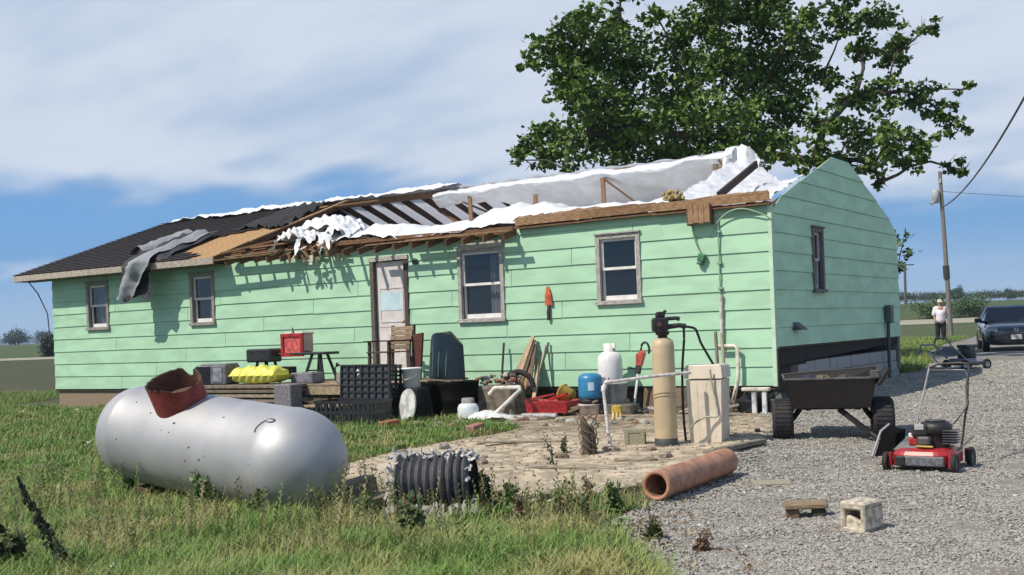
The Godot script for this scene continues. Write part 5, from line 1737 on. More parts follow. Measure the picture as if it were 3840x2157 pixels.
func build_yard_left() -> void:
	var H := func(x, y, z, d := 0.0): return hat(x, y, z, d)
	# wooden porch
	var o := thing("porch_deck", "low weathered plank porch in front of the door", "porch", house_xf)
	var st: SurfaceTool
	for k in 14:
		st = mk()
		rbx(st, Vector3(-7.6 + rng.randf_range(-0.03, 0.03), 0.72 + rng.randf_range(-0.004, 0.004), 0.12 + 0.143 * k), Vector3(3.5, 0.035, 0.135), 0.006)
		obj("plank", st, wood(lin(0.40, 0.31, 0.215) * (0.85 + 0.06 * (k % 4)), 0), o)
	st = mk()
	lo_hi(st, -9.3, -5.9, 0.55, 0.70, 1.99, 2.035)
	obj("rim_beam", st, wood(lin(0.42, 0.34, 0.22), 0), o)
	for x in [-9.2, -7.6, -6.0]:
		st = mk()
		lo_hi(st, x - 0.05, x + 0.05, -0.1, 0.70, 1.88, 1.98)
		obj("post", st, wood(lin(0.16, 0.12, 0.085), 1), o)
	st = mk()
	rbx(st, Vector3(-7.6, 0.37, 2.28), Vector3(1.9, 0.045, 0.3), 0.008)
	obj("step_tread", st, wood(lin(0.40, 0.32, 0.22), 0), o)
	for x in [-8.45, -6.75]:
		st = mk()
		lo_hi(st, x - 0.03, x + 0.03, -0.05, 0.345, 2.06, 2.4)
		obj("step_stringer", st, wood(lin(0.2, 0.15, 0.1), 1), o)
	# pallet at the far left with a dark box and a yellow bag
	o = thing("pallet_stack", "stack of grey boards and blocks left of the porch under a yellow bag", "board stack", house_xf)
	for k in 6:
		st = mk()
		rbx(st, Vector3(-9.3 + 0.06 * (k % 3), 0.30 + 0.085 * k, 2.25 + rng.randf_range(-0.02, 0.02)), Vector3(2.5 - 0.1 * (k % 2), 0.06, 0.62), 0.008)
		obj("board", st, wood(lin(0.34, 0.28, 0.215) * (0.8 + 0.08 * (k % 4)), 0), o)
	for x in [-10.2, -9.2, -8.3]:
		st = mk()
		rbx(st, Vector3(x, 0.12, 2.25), Vector3(0.4, 0.3, 0.5), 0.01)
		obj("block", st, mt(lin(0.28, 0.245, 0.21), 0.95, "fine"), o)
	st = mk()
	rbx(st, Vector3(0, 0.14, 0), Vector3(0.36, 0.42, 0.36), 0.02)
	one("stone_block", st, mt(lin(0.28, 0.27, 0.30), 0.95, "fine", Vector3(0.7, 0.7, 0.7)), H.call(-8.0, 0.42, 2.5, 12), "rough grey stone block at the right end of the board stack", "stone block")
	o = thing("dark_box", "black and grey boxy appliance standing left of the yellow bag", "appliance", H.call(-10.05, 0.76, 2.25, 8))
	st = mk()
	rbx(st, Vector3(0, 0.18, 0), Vector3(0.72, 0.36, 0.42), 0.02)
	obj("case", st, mt(lin(0.16, 0.165, 0.19), 0.5, "stain"), o)
	st = mk()
	rbx(st, Vector3(-0.17, 0.18, 0.212), Vector3(0.34, 0.32, 0.02), 0.006)
	obj("dark_front", st, mt(lin(0.012, 0.012, 0.014), 0.3, "soft"), o)
	st = mk()
	rbx(st, Vector3(0.17, 0.17, 0.213), Vector3(0.22, 0.26, 0.02), 0.006)
	obj("side_panel", st, mt(lin(0.26, 0.27, 0.33), 0.5, "stain"), o)
	st = mk()
	rbx(st, Vector3(0.05, 0.375, 0), Vector3(0.6, 0.03, 0.36), 0.01)
	obj("lid", st, mt(lin(0.24, 0.25, 0.26), 0.5), o)
	# yellow bag
	st = mk()
	st.set_smooth_group(0)
	for side in [1.0, -1.0]:
		sheet(st, 34, 14, func(u: float, v: float):
			var a := u * 2.0 - 1.0
			var b := v * 2.0 - 1.0
			var e := pow(maxf(0.0, 1.0 - pow(absf(a), 6.0)), 0.4) * pow(maxf(0.0, 1.0 - pow(absf(b), 5.0)), 0.4)
			var wr := 0.03 * sin(a * 24.0 + 2.5 * b) * e + 0.02 * sin(a * 11.0 - 4.0 * b) * e
			return Vector3(a * 0.55 - 0.05 * side * (1.0 - e), 0.15 + side * (0.155 * e) * (1.0 - 0.2 * absf(a)) + (wr if side > 0 else 0.0), b * (0.24 + 0.015 * sin(a * 20.0)) + 0.0))
	one("yellow_bag", st, mt(lin(0.72, 0.70, 0.12), 0.5, "soft"), H.call(-8.98, 0.765, 2.2, 4), "wrinkled bright yellow bag lying on the board stack", "bag")
	# black bench, things on and under it
	o = thing("black_bench", "narrow black bench with splayed legs standing on the porch", "bench", house_xf)
	st = mk()
	rbx(st, Vector3(-9.33, 1.27, 1.0), Vector3(2.05, 0.05, 0.42), 0.012)
	obj("seat", st, mt(lin(0.02, 0.028, 0.025), 0.5, "stain"), o)
	for x in [-10.05, -8.62]:
		for s in [[-1, 1], [1, 1], [-1, -1], [1, -1]]:
			st = mk()
			bar(st, Vector3(x + 0.1 * s[0], 1.25, 1.0 + 0.1 * s[1]), Vector3(x + 0.25 * s[0], 0.74 if x > -9.4 else 0.4, 1.0 + 0.2 * s[1]), 0.06, 0.05)
			obj("leg", st, mt(lin(0.016, 0.022, 0.02), 0.5, "stain"), o)
		st = mk()
		bar(st, Vector3(x - 0.2, 0.95, 1.17), Vector3(x + 0.2, 0.95, 1.17), 0.04, 0.03)
		obj("stretcher", st, mt(lin(0.016, 0.022, 0.02), 0.5), o)
	st = mk()
	rbx(st, Vector3(0, 0.13, 0), Vector3(0.62, 0.26, 0.36), 0.03)
	one("black_case", st, mt(lin(0.025, 0.028, 0.028), 0.4, "stain"), H.call(-9.85, 1.13, 1.25, 5), "black box hanging over the left end of the black bench", "box")
	o = thing("red_picture_frame", "red framed panel propped up on the black bench", "picture", H.call(-9.15, 1.22, 1.18, 3))
	st = mk()
	for q in [[-0.27, -0.21, 0.0, 0.44], [0.21, 0.27, 0.0, 0.44]]:
		lo_hi(st, q[0], q[1], q[2], q[3], -0.02, 0.03)
	lo_hi(st, -0.21, 0.21, 0.0, 0.06, -0.02, 0.028)
	lo_hi(st, -0.21, 0.21, 0.38, 0.44, -0.02, 0.028)
	obj("frame", st, mt(lin(0.42, 0.02, 0.025), 0.4, "stain"), o)
	st = mk()
	lo_hi(st, -0.21, 0.21, 0.06, 0.38, -0.01, 0.004)
	obj("panel", st, mt(lin(0.66, 0.13, 0.12), 0.4, "stain", Vector3(1.5, 1.5, 1.5)), o)
	st = mk()
	tube(st, [Vector3(0.0, 0.44, 0), Vector3(0.02, 0.55, 0), Vector3(0.05, 0.44, 0)], 0.014, 6)
	obj("hanger", st, mt(lin(0.1, 0.06, 0.05)), o)
	o = thing("pink_cool_box", "pale pink plastic box standing behind the red framed panel", "cool box", H.call(-9.28, 1.295, 0.85, -4))
	st = mk()
	rbx(st, Vector3(0, 0.18, 0), Vector3(0.5, 0.36, 0.3), 0.03)
	obj("tub", st, mt(lin(0.58, 0.36, 0.33), 0.5, "soft"), o)
	st = mk()
	rbx(st, Vector3(0, 0.37, 0), Vector3(0.53, 0.05, 0.33), 0.02)
	obj("lid", st, mt(lin(0.60, 0.46, 0.42), 0.5, "soft"), o)
	# tray and plank pieces below
	st = mk()
	rbx(st, Vector3(0, 0.10, 0), Vector3(0.5, 0.2, 0.34), 0.02)
	one("grey_tote", st, mt(lin(0.20, 0.20, 0.24), 0.5, "stain"), H.call(-8.25, 0.74, 1.75, 6), "small grey plastic tote on the porch edge below the bench", "tote")
	st = mk()
	rbx(st, Vector3(0, 0.12, 0), Vector3(0.42, 0.24, 0.34), 0.02)
	one("black_tote", st, mt(lin(0.016, 0.018, 0.02), 0.5, "stain"), H.call(-9.15, 0.80, 1.45, -6), "black tote under the bench behind the yellow bag", "tote")
	# wooden chair
	o = thing("wooden_chair", "slatted wooden chair standing on the porch in front of the door", "chair", H.call(-6.95, 0.737, 0.95, -8))
	var cw := wood(lin(0.30, 0.21, 0.13), 0)
	var cd := wood(lin(0.085, 0.06, 0.045), 1)
	for k in 5:
		st = mk()
		rbx(st, Vector3(0, 0.52, 0.26 - 0.11 * k), Vector3(0.58, 0.025, 0.095), 0.004)
		obj("seat_slat", st, cd if k == 0 else cw, o)
	for k in 5:
		st = mk()
		rbx(st, Vector3(0, 0.60 + 0.085 * k, -0.25 - 0.025 * k), Vector3(0.56, 0.075, 0.025), 0.005)
		obj("back_slat", st, wood(lin(0.40, 0.295, 0.19) * (0.85 + 0.05 * k), 0), o)
	for s in [-1, 1]:
		st = mk()
		bar(st, Vector3(0.26 * s, 0.0, 0.27), Vector3(0.26 * s, 0.72, 0.24), 0.05, 0.05)
		obj("front_leg", st, cd, o)
		st = mk()
		bar(st, Vector3(0.28 * s, 0.0, -0.3), Vector3(0.28 * s, 1.0, -0.37), 0.045, 0.05)
		obj("back_leg", st, cd, o)
		st = mk()
		bar(st, Vector3(0.3 * s, 0.72, 0.32), Vector3(0.3 * s, 0.72, -0.32), 0.09, 0.025)
		obj("armrest", st, cd, o)
	st = mk()
	bx(st, Vector3(0, 0.42, 0), Vector3(0.30, 0.84, 0.035), Basis(Vector3(0, 0, 1), 0.08) * Basis(Vector3(1, 0, 0), -0.15))
	one("red_leaning_board", st, wood(lin(0.10, 0.022, 0.016), 1), H.call(-6.42, 0.737, 0.8, -20), "dark red board leaning beside the wooden chair", "board")
	st = mk()
	rbx(st, Vector3(0, 0.09, 0), Vector3(0.52, 0.18, 0.3), 0.015)
	one("grey_crate_box", st, mt(lin(0.26, 0.24, 0.22), 0.8, "stain"), H.call(-7.15, 0.737, 1.75, 3), "flat grey-brown box on the porch in front of the chair", "box")
	st = mk()
	tube(st, [Vector3(0, 0, 0), Vector3(0.0, 0.26, 0.02), Vector3(0.06, 0.33, 0.0)], [0.015, 0.015, 0.05], 8)
	one("garden_light", st, mt(lin(0.02, 0.025, 0.022), 0.5), H.call(-7.95, 0.737, 1.3), "small dark stick with a round head standing on the porch", "garden light")
	# black plastic crates
	var crate := func(called: String, label: String, xf: Transform3D, s: Vector3):
		var c := thing(called, label, "crate", xf, "black plastic crates")
		var m := mt(lin(0.022, 0.024, 0.03), 0.45, "stain", Vector3(2, 2, 2))
		var q := mk()
		for k in 8:
			var x := -s.x * 0.5 + s.x * k / 7.0
			bx(q, Vector3(x, 0.012, 0), Vector3(0.03, 0.024, s.z))
		for k in 6:
			var z := -s.z * 0.5 + s.z * k / 5.0
			bx(q, Vector3(0, 0.016, z), Vector3(s.x, 0.02, 0.03))
		obj("base_grid", q, m, c)
		q = mk()
		bx(q, Vector3(0, 0.034, 0), Vector3(s.x - 0.02, 0.01, s.z - 0.02))
		obj("base_sheet", q, mt(lin(0.06, 0.066, 0.078), 0.5, "stain", Vector3(2, 2, 2)), c)
		for side in 4:
			q = mk()
			var along := s.x if side < 2 else s.z
			var off := (s.z if side < 2 else s.x) * 0.5 * (1 if side % 2 else -1)
			var n := 12 if side < 2 else 8
			for k in n:
				var p := -along * 0.5 + along * (k + 0.5) / n
				var cc := Vector3(p, s.y * 0.5, off) if side < 2 else Vector3(off, s.y * 0.5, p)
				bx(q, cc, Vector3(along / n * 0.5, s.y - 0.03, 0.012) if side < 2 else Vector3(0.012, s.y - 0.03, along / n * 0.5))
			for y in [0.03, s.y * 0.55, s.y - 0.03]:
				bx(q, Vector3(0, y, off) if side < 2 else Vector3(off, y, 0), Vector3(along + 0.02, 0.05, 0.022) if side < 2 else Vector3(0.022, 0.05, along + 0.024))
			obj("side", q, m, c)
		return c
	crate.call("plastic_crate", "black plastic crate standing upright on the ground below the porch", H.call(-6.27, 0.08, 2.75, 6), Vector3(1.12, 0.44, 0.62))
	var cr: Node3D = crate.call("plastic_crate", "black plastic crate tipped on its side with its gridded bottom facing out", house_xf, Vector3(1.06, 0.34, 0.56))
	cr.transform = hat(-6.3, 0.79, 2.42) * Transform3D(Basis(Vector3(1, 0, 0), -PI * 0.5 - 0.06), Vector3.ZERO)
	# wads of cloth inside the tipped crate show white through the grid
	st = mk()
	rock(st, Vector3.ZERO, Vector3(0.12, 0.12, 0.12), 4)
	one("white_rag", st, mt(lin(0.75, 0.75, 0.76), 0.9, "soft"), H.call(-6.47, 0.95, 2.34), "small white rag caught in the tipped crate", "rag")
	# white bucket on a stump, leaning lid
	st = mk()
	rbx(st, Vector3(0, 0.29, 0), Vector3(0.46, 0.58, 0.4), 0.03)
	one("dark_stand", st, mt(lin(0.010, 0.009, 0.009), 0.8, "stain"), H.call(-5.63, 0.09, 1.95, 5), "dark boxy stand under the white bucket", "stand")
	o = thing("white_bucket", "white plastic bucket standing on the dark stand by the black drum", "bucket", H.call(-5.63, 0.672, 1.98))
	st = mk()
	tub(st, 0.14, 0.165, 0.33)
	obj("body", st, mt(lin(0.70, 0.72, 0.76), 0.45, "soft"), o)
	st = mk()
	tube(st, [Vector3(-0.175, 0.28, 0), Vector3(-0.15, 0.18, 0.11), Vector3(0, 0.13, 0.175), Vector3(0.15, 0.18, 0.11), Vector3(0.175, 0.28, 0)], 0.005, 6)
	obj("bail_handle", st, metal(lin(0.5, 0.5, 0.5)), o)
	st = mk()
	var disc := PackedVector2Array()
	for k in 30:
		var q := TAU * k / 30.0
		disc.append(Vector2(0.25 * cos(q) * (1.0 if not k in [22, 23, 24] else 0.72), 0.30 * sin(q) * (1.0 if not k in [22, 23, 24] else 0.72)))
	prism(st, disc, 0.025, Transform3D(Basis(Vector3(0, 0, 1), 0.45) * Basis(Vector3(1, 0, 0), -0.25), Vector3(0, 0.29, 0)))
	one("round_lid", st, mt(lin(0.60, 0.62, 0.61), 0.5, "stain"), H.call(-5.45, 0.09, 2.35, -14), "chipped round white lid leaning against the dark stand", "lid")
	# black drum with a dark curved hood on it
	o = thing("black_drum", "wide black drum with a dented top standing on the ground", "drum", H.call(-5.27, 0.08, 1.25))
	st = mk()
	lathe(st, [Vector2(0, 0), Vector2(0.40, 0), Vector2(0.42, 0.03), Vector2(0.405, 0.06), Vector2(0.405, 0.30), Vector2(0.42, 0.33), Vector2(0.405, 0.36), Vector2(0.405, 0.60), Vector2(0.42, 0.64), Vector2(0.39, 0.65)], 32)
	var drum_black := mt(lin(0.006, 0.006, 0.0055), 0.7, "stain").duplicate() as StandardMaterial3D
	drum_black.metallic_specular = 0.2
	obj("shell", st, drum_black, o)
	st = mk()
	lathe(st, [Vector2(0, 0.60), Vector2(0.395, 0.63)], 32)
	obj("lid", st, mt(lin(0.035, 0.028, 0.02), 0.7, "stain"), o)
	st = mk()
	bar(st, Vector3(-0.42, 0.70, 0.28), Vector3(0.2, 0.665, 0.34), 0.09, 0.02)
	bar(st, Vector3(-0.25, 0.665, 0.2), Vector3(0.4, 0.68, 0.3), 0.07, 0.02)
	one("scrap_lath", st, wood(lin(0.24, 0.17, 0.12), 0), H.call(-5.27, 0.08, 1.25), "two brown laths lying on the black drum", "lath")
	o = thing("dark_hood", "tall dark glossy curved hood standing on the black drum", "hood", H.call(-5.48, 0.72, 1.12, -6))
	st = mk()
	sheet(st, 24, 16, func(u: float, v: float):
		var q := lerpf(-1.5, 1.5, u)
		var w := 0.41 - 0.05 * v
		var y := v * (0.86 - 0.22 * pow(absf(sin(q)), 3.0) - 0.02 * u)
		return Vector3(w * sin(q) + 0.02 * v, y, 0.02 + 0.30 * cos(q) * (1.0 - 0.25 * v)))
	obj("shell", st, mt(lin(0.010, 0.018, 0.022), 0.18, "soft"), o)
	st = mk()
	sheet(st, 24, 4, func(u: float, v: float):
		var q := lerpf(-1.5, 1.5, u)
		var w := 0.36
		var y := 0.86 - 0.22 * pow(absf(sin(q)), 3.0) * (1.0 - v) - 0.02 * u + 0.02 * v
		return Vector3((w * sin(q) + 0.02) * (1.0 - 0.9 * v), y, lerpf(0.02 + 0.225 * cos(q), -0.05, v)))
	obj("top", st, mt(lin(0.014, 0.018, 0.018), 0.4, "soft"), o)
	st = mk()
	for x in [-0.13, 0.03, 0.18]:
		sheet(st, 2, 8, func(u: float, v: float): return Vector3(x + 0.012 * (u - 0.5) * 2.0 - 0.01 * v, 0.1 + 0.62 * v, 0.33 - 0.075 * v - absf(x) * 0.18))
	obj("rib", st, mt(lin(0.07, 0.095, 0.11), 0.3, "soft"), o)
	# bricks
	for q in [[-2.02, -17.9, 25.0, lin(0.42, 0.17, 0.085), "orange brick lying in the grass edge below the black crates"], [-0.62, -16.67, 60.0, lin(0.44, 0.22, 0.18), "pinkish broken brick lying in the grass below the white jug"]]:
		st = mk()
		rbx(st, Vector3(0, 0.07, 0), Vector3(0.30, 0.13, 0.16), 0.012, Basis(Vector3(0, 0, 1), 0.1))
		one("loose_brick", st, mt(q[3], 0.9, "fine", Vector3(2, 2, 2)), at(q[0], q[1], q[2]), q[4], "brick")
	# pale gravelly rubble at the foot of the clutter
	for k in 46:
		st = mk()
		var x := rng.randf_range(-6.4, -1.2)
		var z := rng.randf_range(1.7, 2.9) + (0.3 if x < -4 else -0.2)
		var s := rng.randf_range(0.05, 0.15)
		rock(st, Vector3.ZERO, Vector3(s * 1.5, s * 0.7, s), k)
		var w := house_xf * Vector3(x, 0, z)
		var col: Color = [lin(0.5, 0.47, 0.40), lin(0.35, 0.32, 0.26), lin(0.30, 0.2, 0.14), lin(0.55, 0.53, 0.5)][k % 4]
		one("rubble_piece", st, mt(col, 0.95, "fine", Vector3(2, 2, 2)), at(w.x, w.z, rng.randf_range(0, 180), 0.02), "small piece of pale rubble scattered before the yard clutter", "rubble", "rubble scattered before the clutter")

# ---------- clutter along the right half of the front wall ----------
func build_yard_right() -> void:
	var H := func(x, y, z, d := 0.0): return hat(x, y, z, d)
	var st: SurfaceTool
	# jug
	var o := thing("white_jug", "squat white jug with a grey cap on the ground right of the black drum", "jug", H.call(-4.58, 0.10, 1.85))
	st = mk()
	lathe(st, [Vector2(0, 0), Vector2(0.16, 0), Vector2(0.175, 0.03), Vector2(0.175, 0.22), Vector2(0.15, 0.28), Vector2(0.10, 0.30)], 24)
	obj("body", st, mt(lin(0.66, 0.70, 0.72), 0.4, "soft"), o)
	st = mk()
	lathe(st, [Vector2(0.105, 0.285), Vector2(0.105, 0.37), Vector2(0.09, 0.385), Vector2(0, 0.385)], 20)
	obj("cap", st, mt(lin(0.36, 0.36, 0.35), 0.5, "stain"), o)
	# grey stump-like concrete lump and the rubbish on it
	st = mk()
	rbx(st, Vector3(0, 0.28, 0), Vector3(0.78, 0.56, 0.5), 0.05, Basis(Vector3(0, 0, 1), 0.03))
	one("concrete_lump", st, mt(lin(0.20, 0.175, 0.14), 0.95, "stain", Vector3(0.9, 0.9, 0.9), 0.0, "n_fine", 1.0), H.call(-4.62, 0.08, 0.85, 4), "rough grey-brown concrete lump standing against the wall", "concrete lump")
	for k in 40:
		st = mk()
		var s := rng.randf_range(0.03, 0.085)
		rock(st, Vector3.ZERO, Vector3(s * 1.5, s, s), k + 9)
		var col: Color = [lin(0.33, 0.16, 0.12), lin(0.62, 0.58, 0.52), lin(0.16, 0.12, 0.10), lin(0.42, 0.27, 0.2)][k % 4]
		one("rubble_piece", st, mt(col, 0.95, "stain", Vector3(3, 3, 3)), H.call(rng.randf_range(-4.98, -4.3), 0.66 + rng.randf_range(0, 0.16), rng.randf_range(0.65, 1.05), k * 20.0), "small rubble piece heaped on the grey-brown concrete lump", "rubble", "rubble heaped on the concrete lump")
	# half-buried tyre hoop
	st = mk()
	var pts := []
	for k in 17:
		var q := PI * k / 16.0
		pts.append(Vector3(0.27 * cos(q), 0.27 * sin(q), 0))
	tube(st, pts, 0.05, 8)
	one("tyre_hoop", st, mt(lin(0.02, 0.02, 0.02), 0.8, "stain"), H.call(-4.32, 0.58, 0.72, 14), "black half hoop of an old tyre beside the splintered stakes", "tyre")
	# splintered stakes
	o = thing("splintered_stakes", "bundle of splintered tan stakes leaning against the wall", "stakes", house_xf)
	for q in [[-4.70, 0.45, -4.40, 1.40, 0], [-4.58, 0.4, -4.38, 1.46, 3], [-4.47, 0.4, -4.36, 1.38, 2], [-4.36, 0.4, -4.36, 1.22, 1], [-4.24, 0.45, -4.34, 1.30, 2], [-4.52, 0.4, -4.42, 1.1, 1], [-4.40, 0.4, -4.40, 0.98, 0], [-4.12, 0.4, -4.3, 1.05, 3]]:
		st = mk()
		var c: Color = [lin(0.50, 0.37, 0.22), lin(0.40, 0.25, 0.14), lin(0.17, 0.12, 0.085), lin(0.58, 0.45, 0.3)][q[4]]
		bar(st, Vector3(q[0], q[1], 0.55), Vector3(q[2], q[3], 0.10), 0.07, 0.025, Vector3(0, 0.3, 1))
		obj("stake", st, wood(c, 1), o)
	st = mk()
	tube(st, [Vector3(0, 0, 0), Vector3(0.01, 1.25, -0.2)], 0.02, 8)
	one("dark_rod", st, mt(lin(0.025, 0.03, 0.03), 0.6), H.call(-5.0, 0.1, 0.32), "thin black rod leaning on the wall between the hood and the stakes", "rod")
	for q in [[-4.27, -4.09, lin(0.10, 0.13, 0.10), "dark", 0.1], [-4.19, -4.16, lin(0.62, 0.56, 0.45), "pale", 0.16]]:
		st = mk()
		tube(st, [Vector3(q[0], 0.1, 0.55), Vector3(q[1], 1.41 - q[4] * 0.8, 0.06)], 0.02, 8)
		one("tool_handle", st, wood(q[2], 1), house_xf, "%s long tool handle leaning on the wall right of the stakes" % q[3], "tool handle")
	# bent white frame
	st = mk()
	var wp := mt(lin(0.72, 0.70, 0.64), 0.45, "stain")
	tube(st, [Vector3(-4.42, 0.61, 1.3), Vector3(-3.82, 0.63, 1.45), Vector3(-3.76, 0.6, 1.5), Vector3(-4.06, 0.26, 1.75), Vector3(-4.12, 0.2, 1.8)], 0.035, 10)
	tube(st, [Vector3(-4.42, 0.61, 1.3), Vector3(-4.5, 0.5, 1.35)], 0.035, 10)
	one("bent_white_frame", st, wp, house_xf, "white plastic tube bent like a Z lying before the stakes", "plastic frame")
	st = mk()
	sheet(st, 18, 10, func(u: float, v: float): return crumple(Vector3(lerpf(-4.5, -3.75, u), 0.16 + 0.1 * sin(u * PI) * sin(v * PI), lerpf(1.5, 2.15, v)), 0.1))
	one("white_tarp_scrap", st, cloth(lin(0.70, 0.72, 0.72), 0.1), house_xf, "crumpled white sheet lying on the ground under the bent white frame", "tarp")
	# red broken wagon, grey bars
	o = thing("red_wagon_tray", "battered red metal wagon tray lying right of the bent white frame", "wagon tray", H.call(-3.45, 0.20, 1.05, 3))
	var red := mt(lin(0.46, 0.035, 0.04), 0.45, "stain", Vector3(2, 2, 2))
	st = mk()
	lo_hi(st, -0.36, 0.36, 0.0, 0.02, -0.2, 0.2)
	obj("tray_floor", st, red, o)
	for s in [-1, 1]:
		st = mk()
		bx(st, Vector3(0, 0.1, 0.21 * s), Vector3(0.76, 0.19, 0.018), Basis(Vector3(1, 0, 0), 0.25 * s))
		obj("side", st, red, o)
		st = mk()
		bx(st, Vector3(0.37 * s, 0.1, 0), Vector3(0.018, 0.18, 0.42), Basis(Vector3(0, 0, 1), -0.25 * s))
		obj("end", st, red, o)
	st = mk()
	bar(st, Vector3(-0.4, 0.21, 0.22), Vector3(0.1, 0.30, 0.1), 0.05, 0.03)
	bar(st, Vector3(-0.1, 0.2, -0.1), Vector3(0.3, 0.3, 0.05), 0.06, 0.04)
	obj("bent_brace", st, red, o)
	st = mk()
	tube(st, [Vector3(-3.75, 0.17, 1.5), Vector3(-3.1, 0.18, 1.5)], 0.04, 8)
	one("grey_bar", st, mt(lin(0.42, 0.42, 0.44), 0.5, "stain"), house_xf, "grey metal bar on the ground before the red wagon tray", "metal bar")
	st = mk()
	bar(st, Vector3(-4.15, 0.14, 2.0), Vector3(-3.3, 0.15, 1.75), 0.07, 0.03)
	one("pale_lath", st, wood(lin(0.66, 0.6, 0.5), 0), house_xf, "pale lath on the ground before the red wagon tray", "lath")
	# yellow bits
	st = mk()
	tub(st, 0.11, 0.14, 0.22)
	one("yellow_pot", st, mt(lin(0.55, 0.38, 0.07), 0.5, "stain"), hat(-3.24, 0.43, 0.75) * Transform3D(Basis(Vector3(0, 0, 1), 1.2), Vector3.ZERO), "yellow plastic pot tipped over left of the blue tank", "pot")
	o = thing("yellow_claw_toy", "small yellow clawed toy digger part right of the white pipe", "toy", H.call(-2.06, 0.12, 1.4, 20))
	st = mk()
	rbx(st, Vector3(0, 0.16, 0), Vector3(0.16, 0.13, 0.14), 0.02)
	obj("body", st, mt(lin(0.52, 0.36, 0.06), 0.5, "stain"), o)
	for k in 3:
		st = mk()
		bar(st, Vector3(-0.05 + 0.05 * k, 0.12, 0.05), Vector3(-0.06 + 0.06 * k, 0.0, 0.10), 0.03, 0.03)
		obj("claw", st, mt(lin(0.58, 0.44, 0.12), 0.5, "stain"), o)
	# blue pressure tank on a white bucket
	o = thing("blue_pressure_tank", "blue pressure tank with a black foot ring next to the white gas cylinder", "pressure tank", H.call(-2.72, 0.36, 1.05))
	st = mk()
	lathe(st, [Vector2(0, 0.04), Vector2(0.15, 0.05), Vector2(0.19, 0.09), Vector2(0.195, 0.13), Vector2(0.195, 0.38), Vector2(0.18, 0.43), Vector2(0.12, 0.465), Vector2(0, 0.475)], 28)
	obj("shell", st, mt(lin(0.03, 0.20, 0.40), 0.4, "soft"), o)
	st = mk()
	lathe(st, [Vector2(0.14, -0.02), Vector2(0.165, -0.02), Vector2(0.165, 0.07), Vector2(0.14, 0.07)], 24)
	obj("foot_ring", st, mt(lin(0.015, 0.015, 0.018), 0.6), o)
	st = mk()
	sheet(st, 6, 2, func(u: float, v: float):
		var q := lerpf(0.75, 1.25, u)
		return Vector3(0.198 * cos(q), 0.20 + 0.13 * v, 0.198 * sin(q)))
	obj("paper_label", st, mt(lin(0.45, 0.6, 0.7), 0.5, "soft"), o)
	st = mk()
	tub(st, 0.15, 0.17, 0.25)
	lathe(st, [Vector2(0, 0.24), Vector2(0.165, 0.245)], 24)
	one("white_pail", st, mt(lin(0.70, 0.62, 0.60), 0.5, "stain"), H.call(-2.74, 0.09, 1.08), "short white pail that carries the blue pressure tank", "bucket")
	# tall white gas cylinder
	o = thing("gas_cylinder", "tall white gas cylinder with a collar standing against the wall", "gas cylinder", H.call(-2.69, 0.14, 0.42))
	st = mk()
	lathe(st, [Vector2(0, 0), Vector2(0.17, 0), Vector2(0.205, 0.05), Vector2(0.205, 0.86), Vector2(0.19, 0.94), Vector2(0.14, 1.0), Vector2(0.06, 1.02), Vector2(0, 1.02)], 32)
	obj("shell", st, mt(lin(0.72, 0.71, 0.73), 0.4, "soft", Vector3(0.7, 0.7, 0.7)), o)
	st = mk()
	lathe(st, [Vector2(0.095, 0.99), Vector2(0.1, 1.15), Vector2(0.09, 1.15), Vector2(0.085, 0.99)], 20, Transform3D(), 0.5, TAU - 0.6)
	obj("collar", st, mt(lin(0.70, 0.70, 0.68), 0.4, "soft"), o)
	st = mk()
	lathe(st, [Vector2(0.03, 1.0), Vector2(0.03, 1.07), Vector2(0.05, 1.08), Vector2(0.05, 1.12), Vector2(0, 1.13)], 12)
	obj("valve", st, metal(lin(0.35, 0.33, 0.25)), o)
	st = mk()
	sheet(st, 10, 16, func(u: float, v: float):
		return crumple(Vector3(lerpf(-0.30, 0.02, u) * (1.0 - 0.55 * (1.0 - v)) - 0.05 * v + 0.0, 0.62 - 0.58 * v, 0.235 + 0.06 * sin(u * 6.0) + 0.2 * v), 0.06))
	one("grey_cloth", st, cloth(lin(0.46, 0.42, 0.48), 0.0, 0.9), H.call(-2.62, 0.14, 0.42), "grey-lilac cloth hanging from the white gas cylinder", "cloth")
	# smoky bucket behind the white pipe
	st = mk()
	tub(st, 0.13, 0.16, 0.34)
	one("grey_bucket", st, mt(lin(0.34, 0.40, 0.46), 0.4, "stain"), H.call(-2.33, 0.33, 0.85), "grey translucent bucket behind the white pipe", "bucket")
	st = mk()
	rbx(st, Vector3(0, 0.1, 0), Vector3(0.5, 0.2, 0.4), 0.03)
	one("timber_block", st, mt(lin(0.13, 0.12, 0.10), 0.9, "stain"), H.call(-2.3, 0.13, 0.8, 8), "dark block on the ground under the grey bucket", "block")
	# red and black hedge cutter on a white pole
	o = thing("pole_trimmer", "red and black pole trimmer leaning on the wall left of the tan cylinder", "trimmer", house_xf)
	st = mk()
	tube(st, [Vector3(-2.25, 0.15, 0.5), Vector3(-2.2, 0.85, 0.35)], 0.022, 8)
	obj("shaft", st, mt(lin(0.72, 0.72, 0.72), 0.4), o)
	st = mk()
	bar(st, Vector3(-2.22, 0.78, 0.36), Vector3(-2.2, 0.92, 0.34), 0.07, 0.08)
	bar(st, Vector3(-2.38, 0.87, 0.36), Vector3(-2.22, 0.865, 0.36), 0.03, 0.03)
	obj("grip", st, mt(lin(0.02, 0.015, 0.015), 0.5), o)
	st = mk()
	prism(st, PackedVector2Array([Vector2(-2.24, 0.9), Vector2(-2.16, 0.9), Vector2(-2.08, 1.12), Vector2(-2.14, 1.16), Vector2(-2.23, 1.1)]), 0.09, Transform3D(Basis(), Vector3(0, 0, 0.33)))
	obj("motor_housing", st, mt(lin(0.60, 0.11, 0.08), 0.4, "stain"), o)
	st = mk()
	pts = []
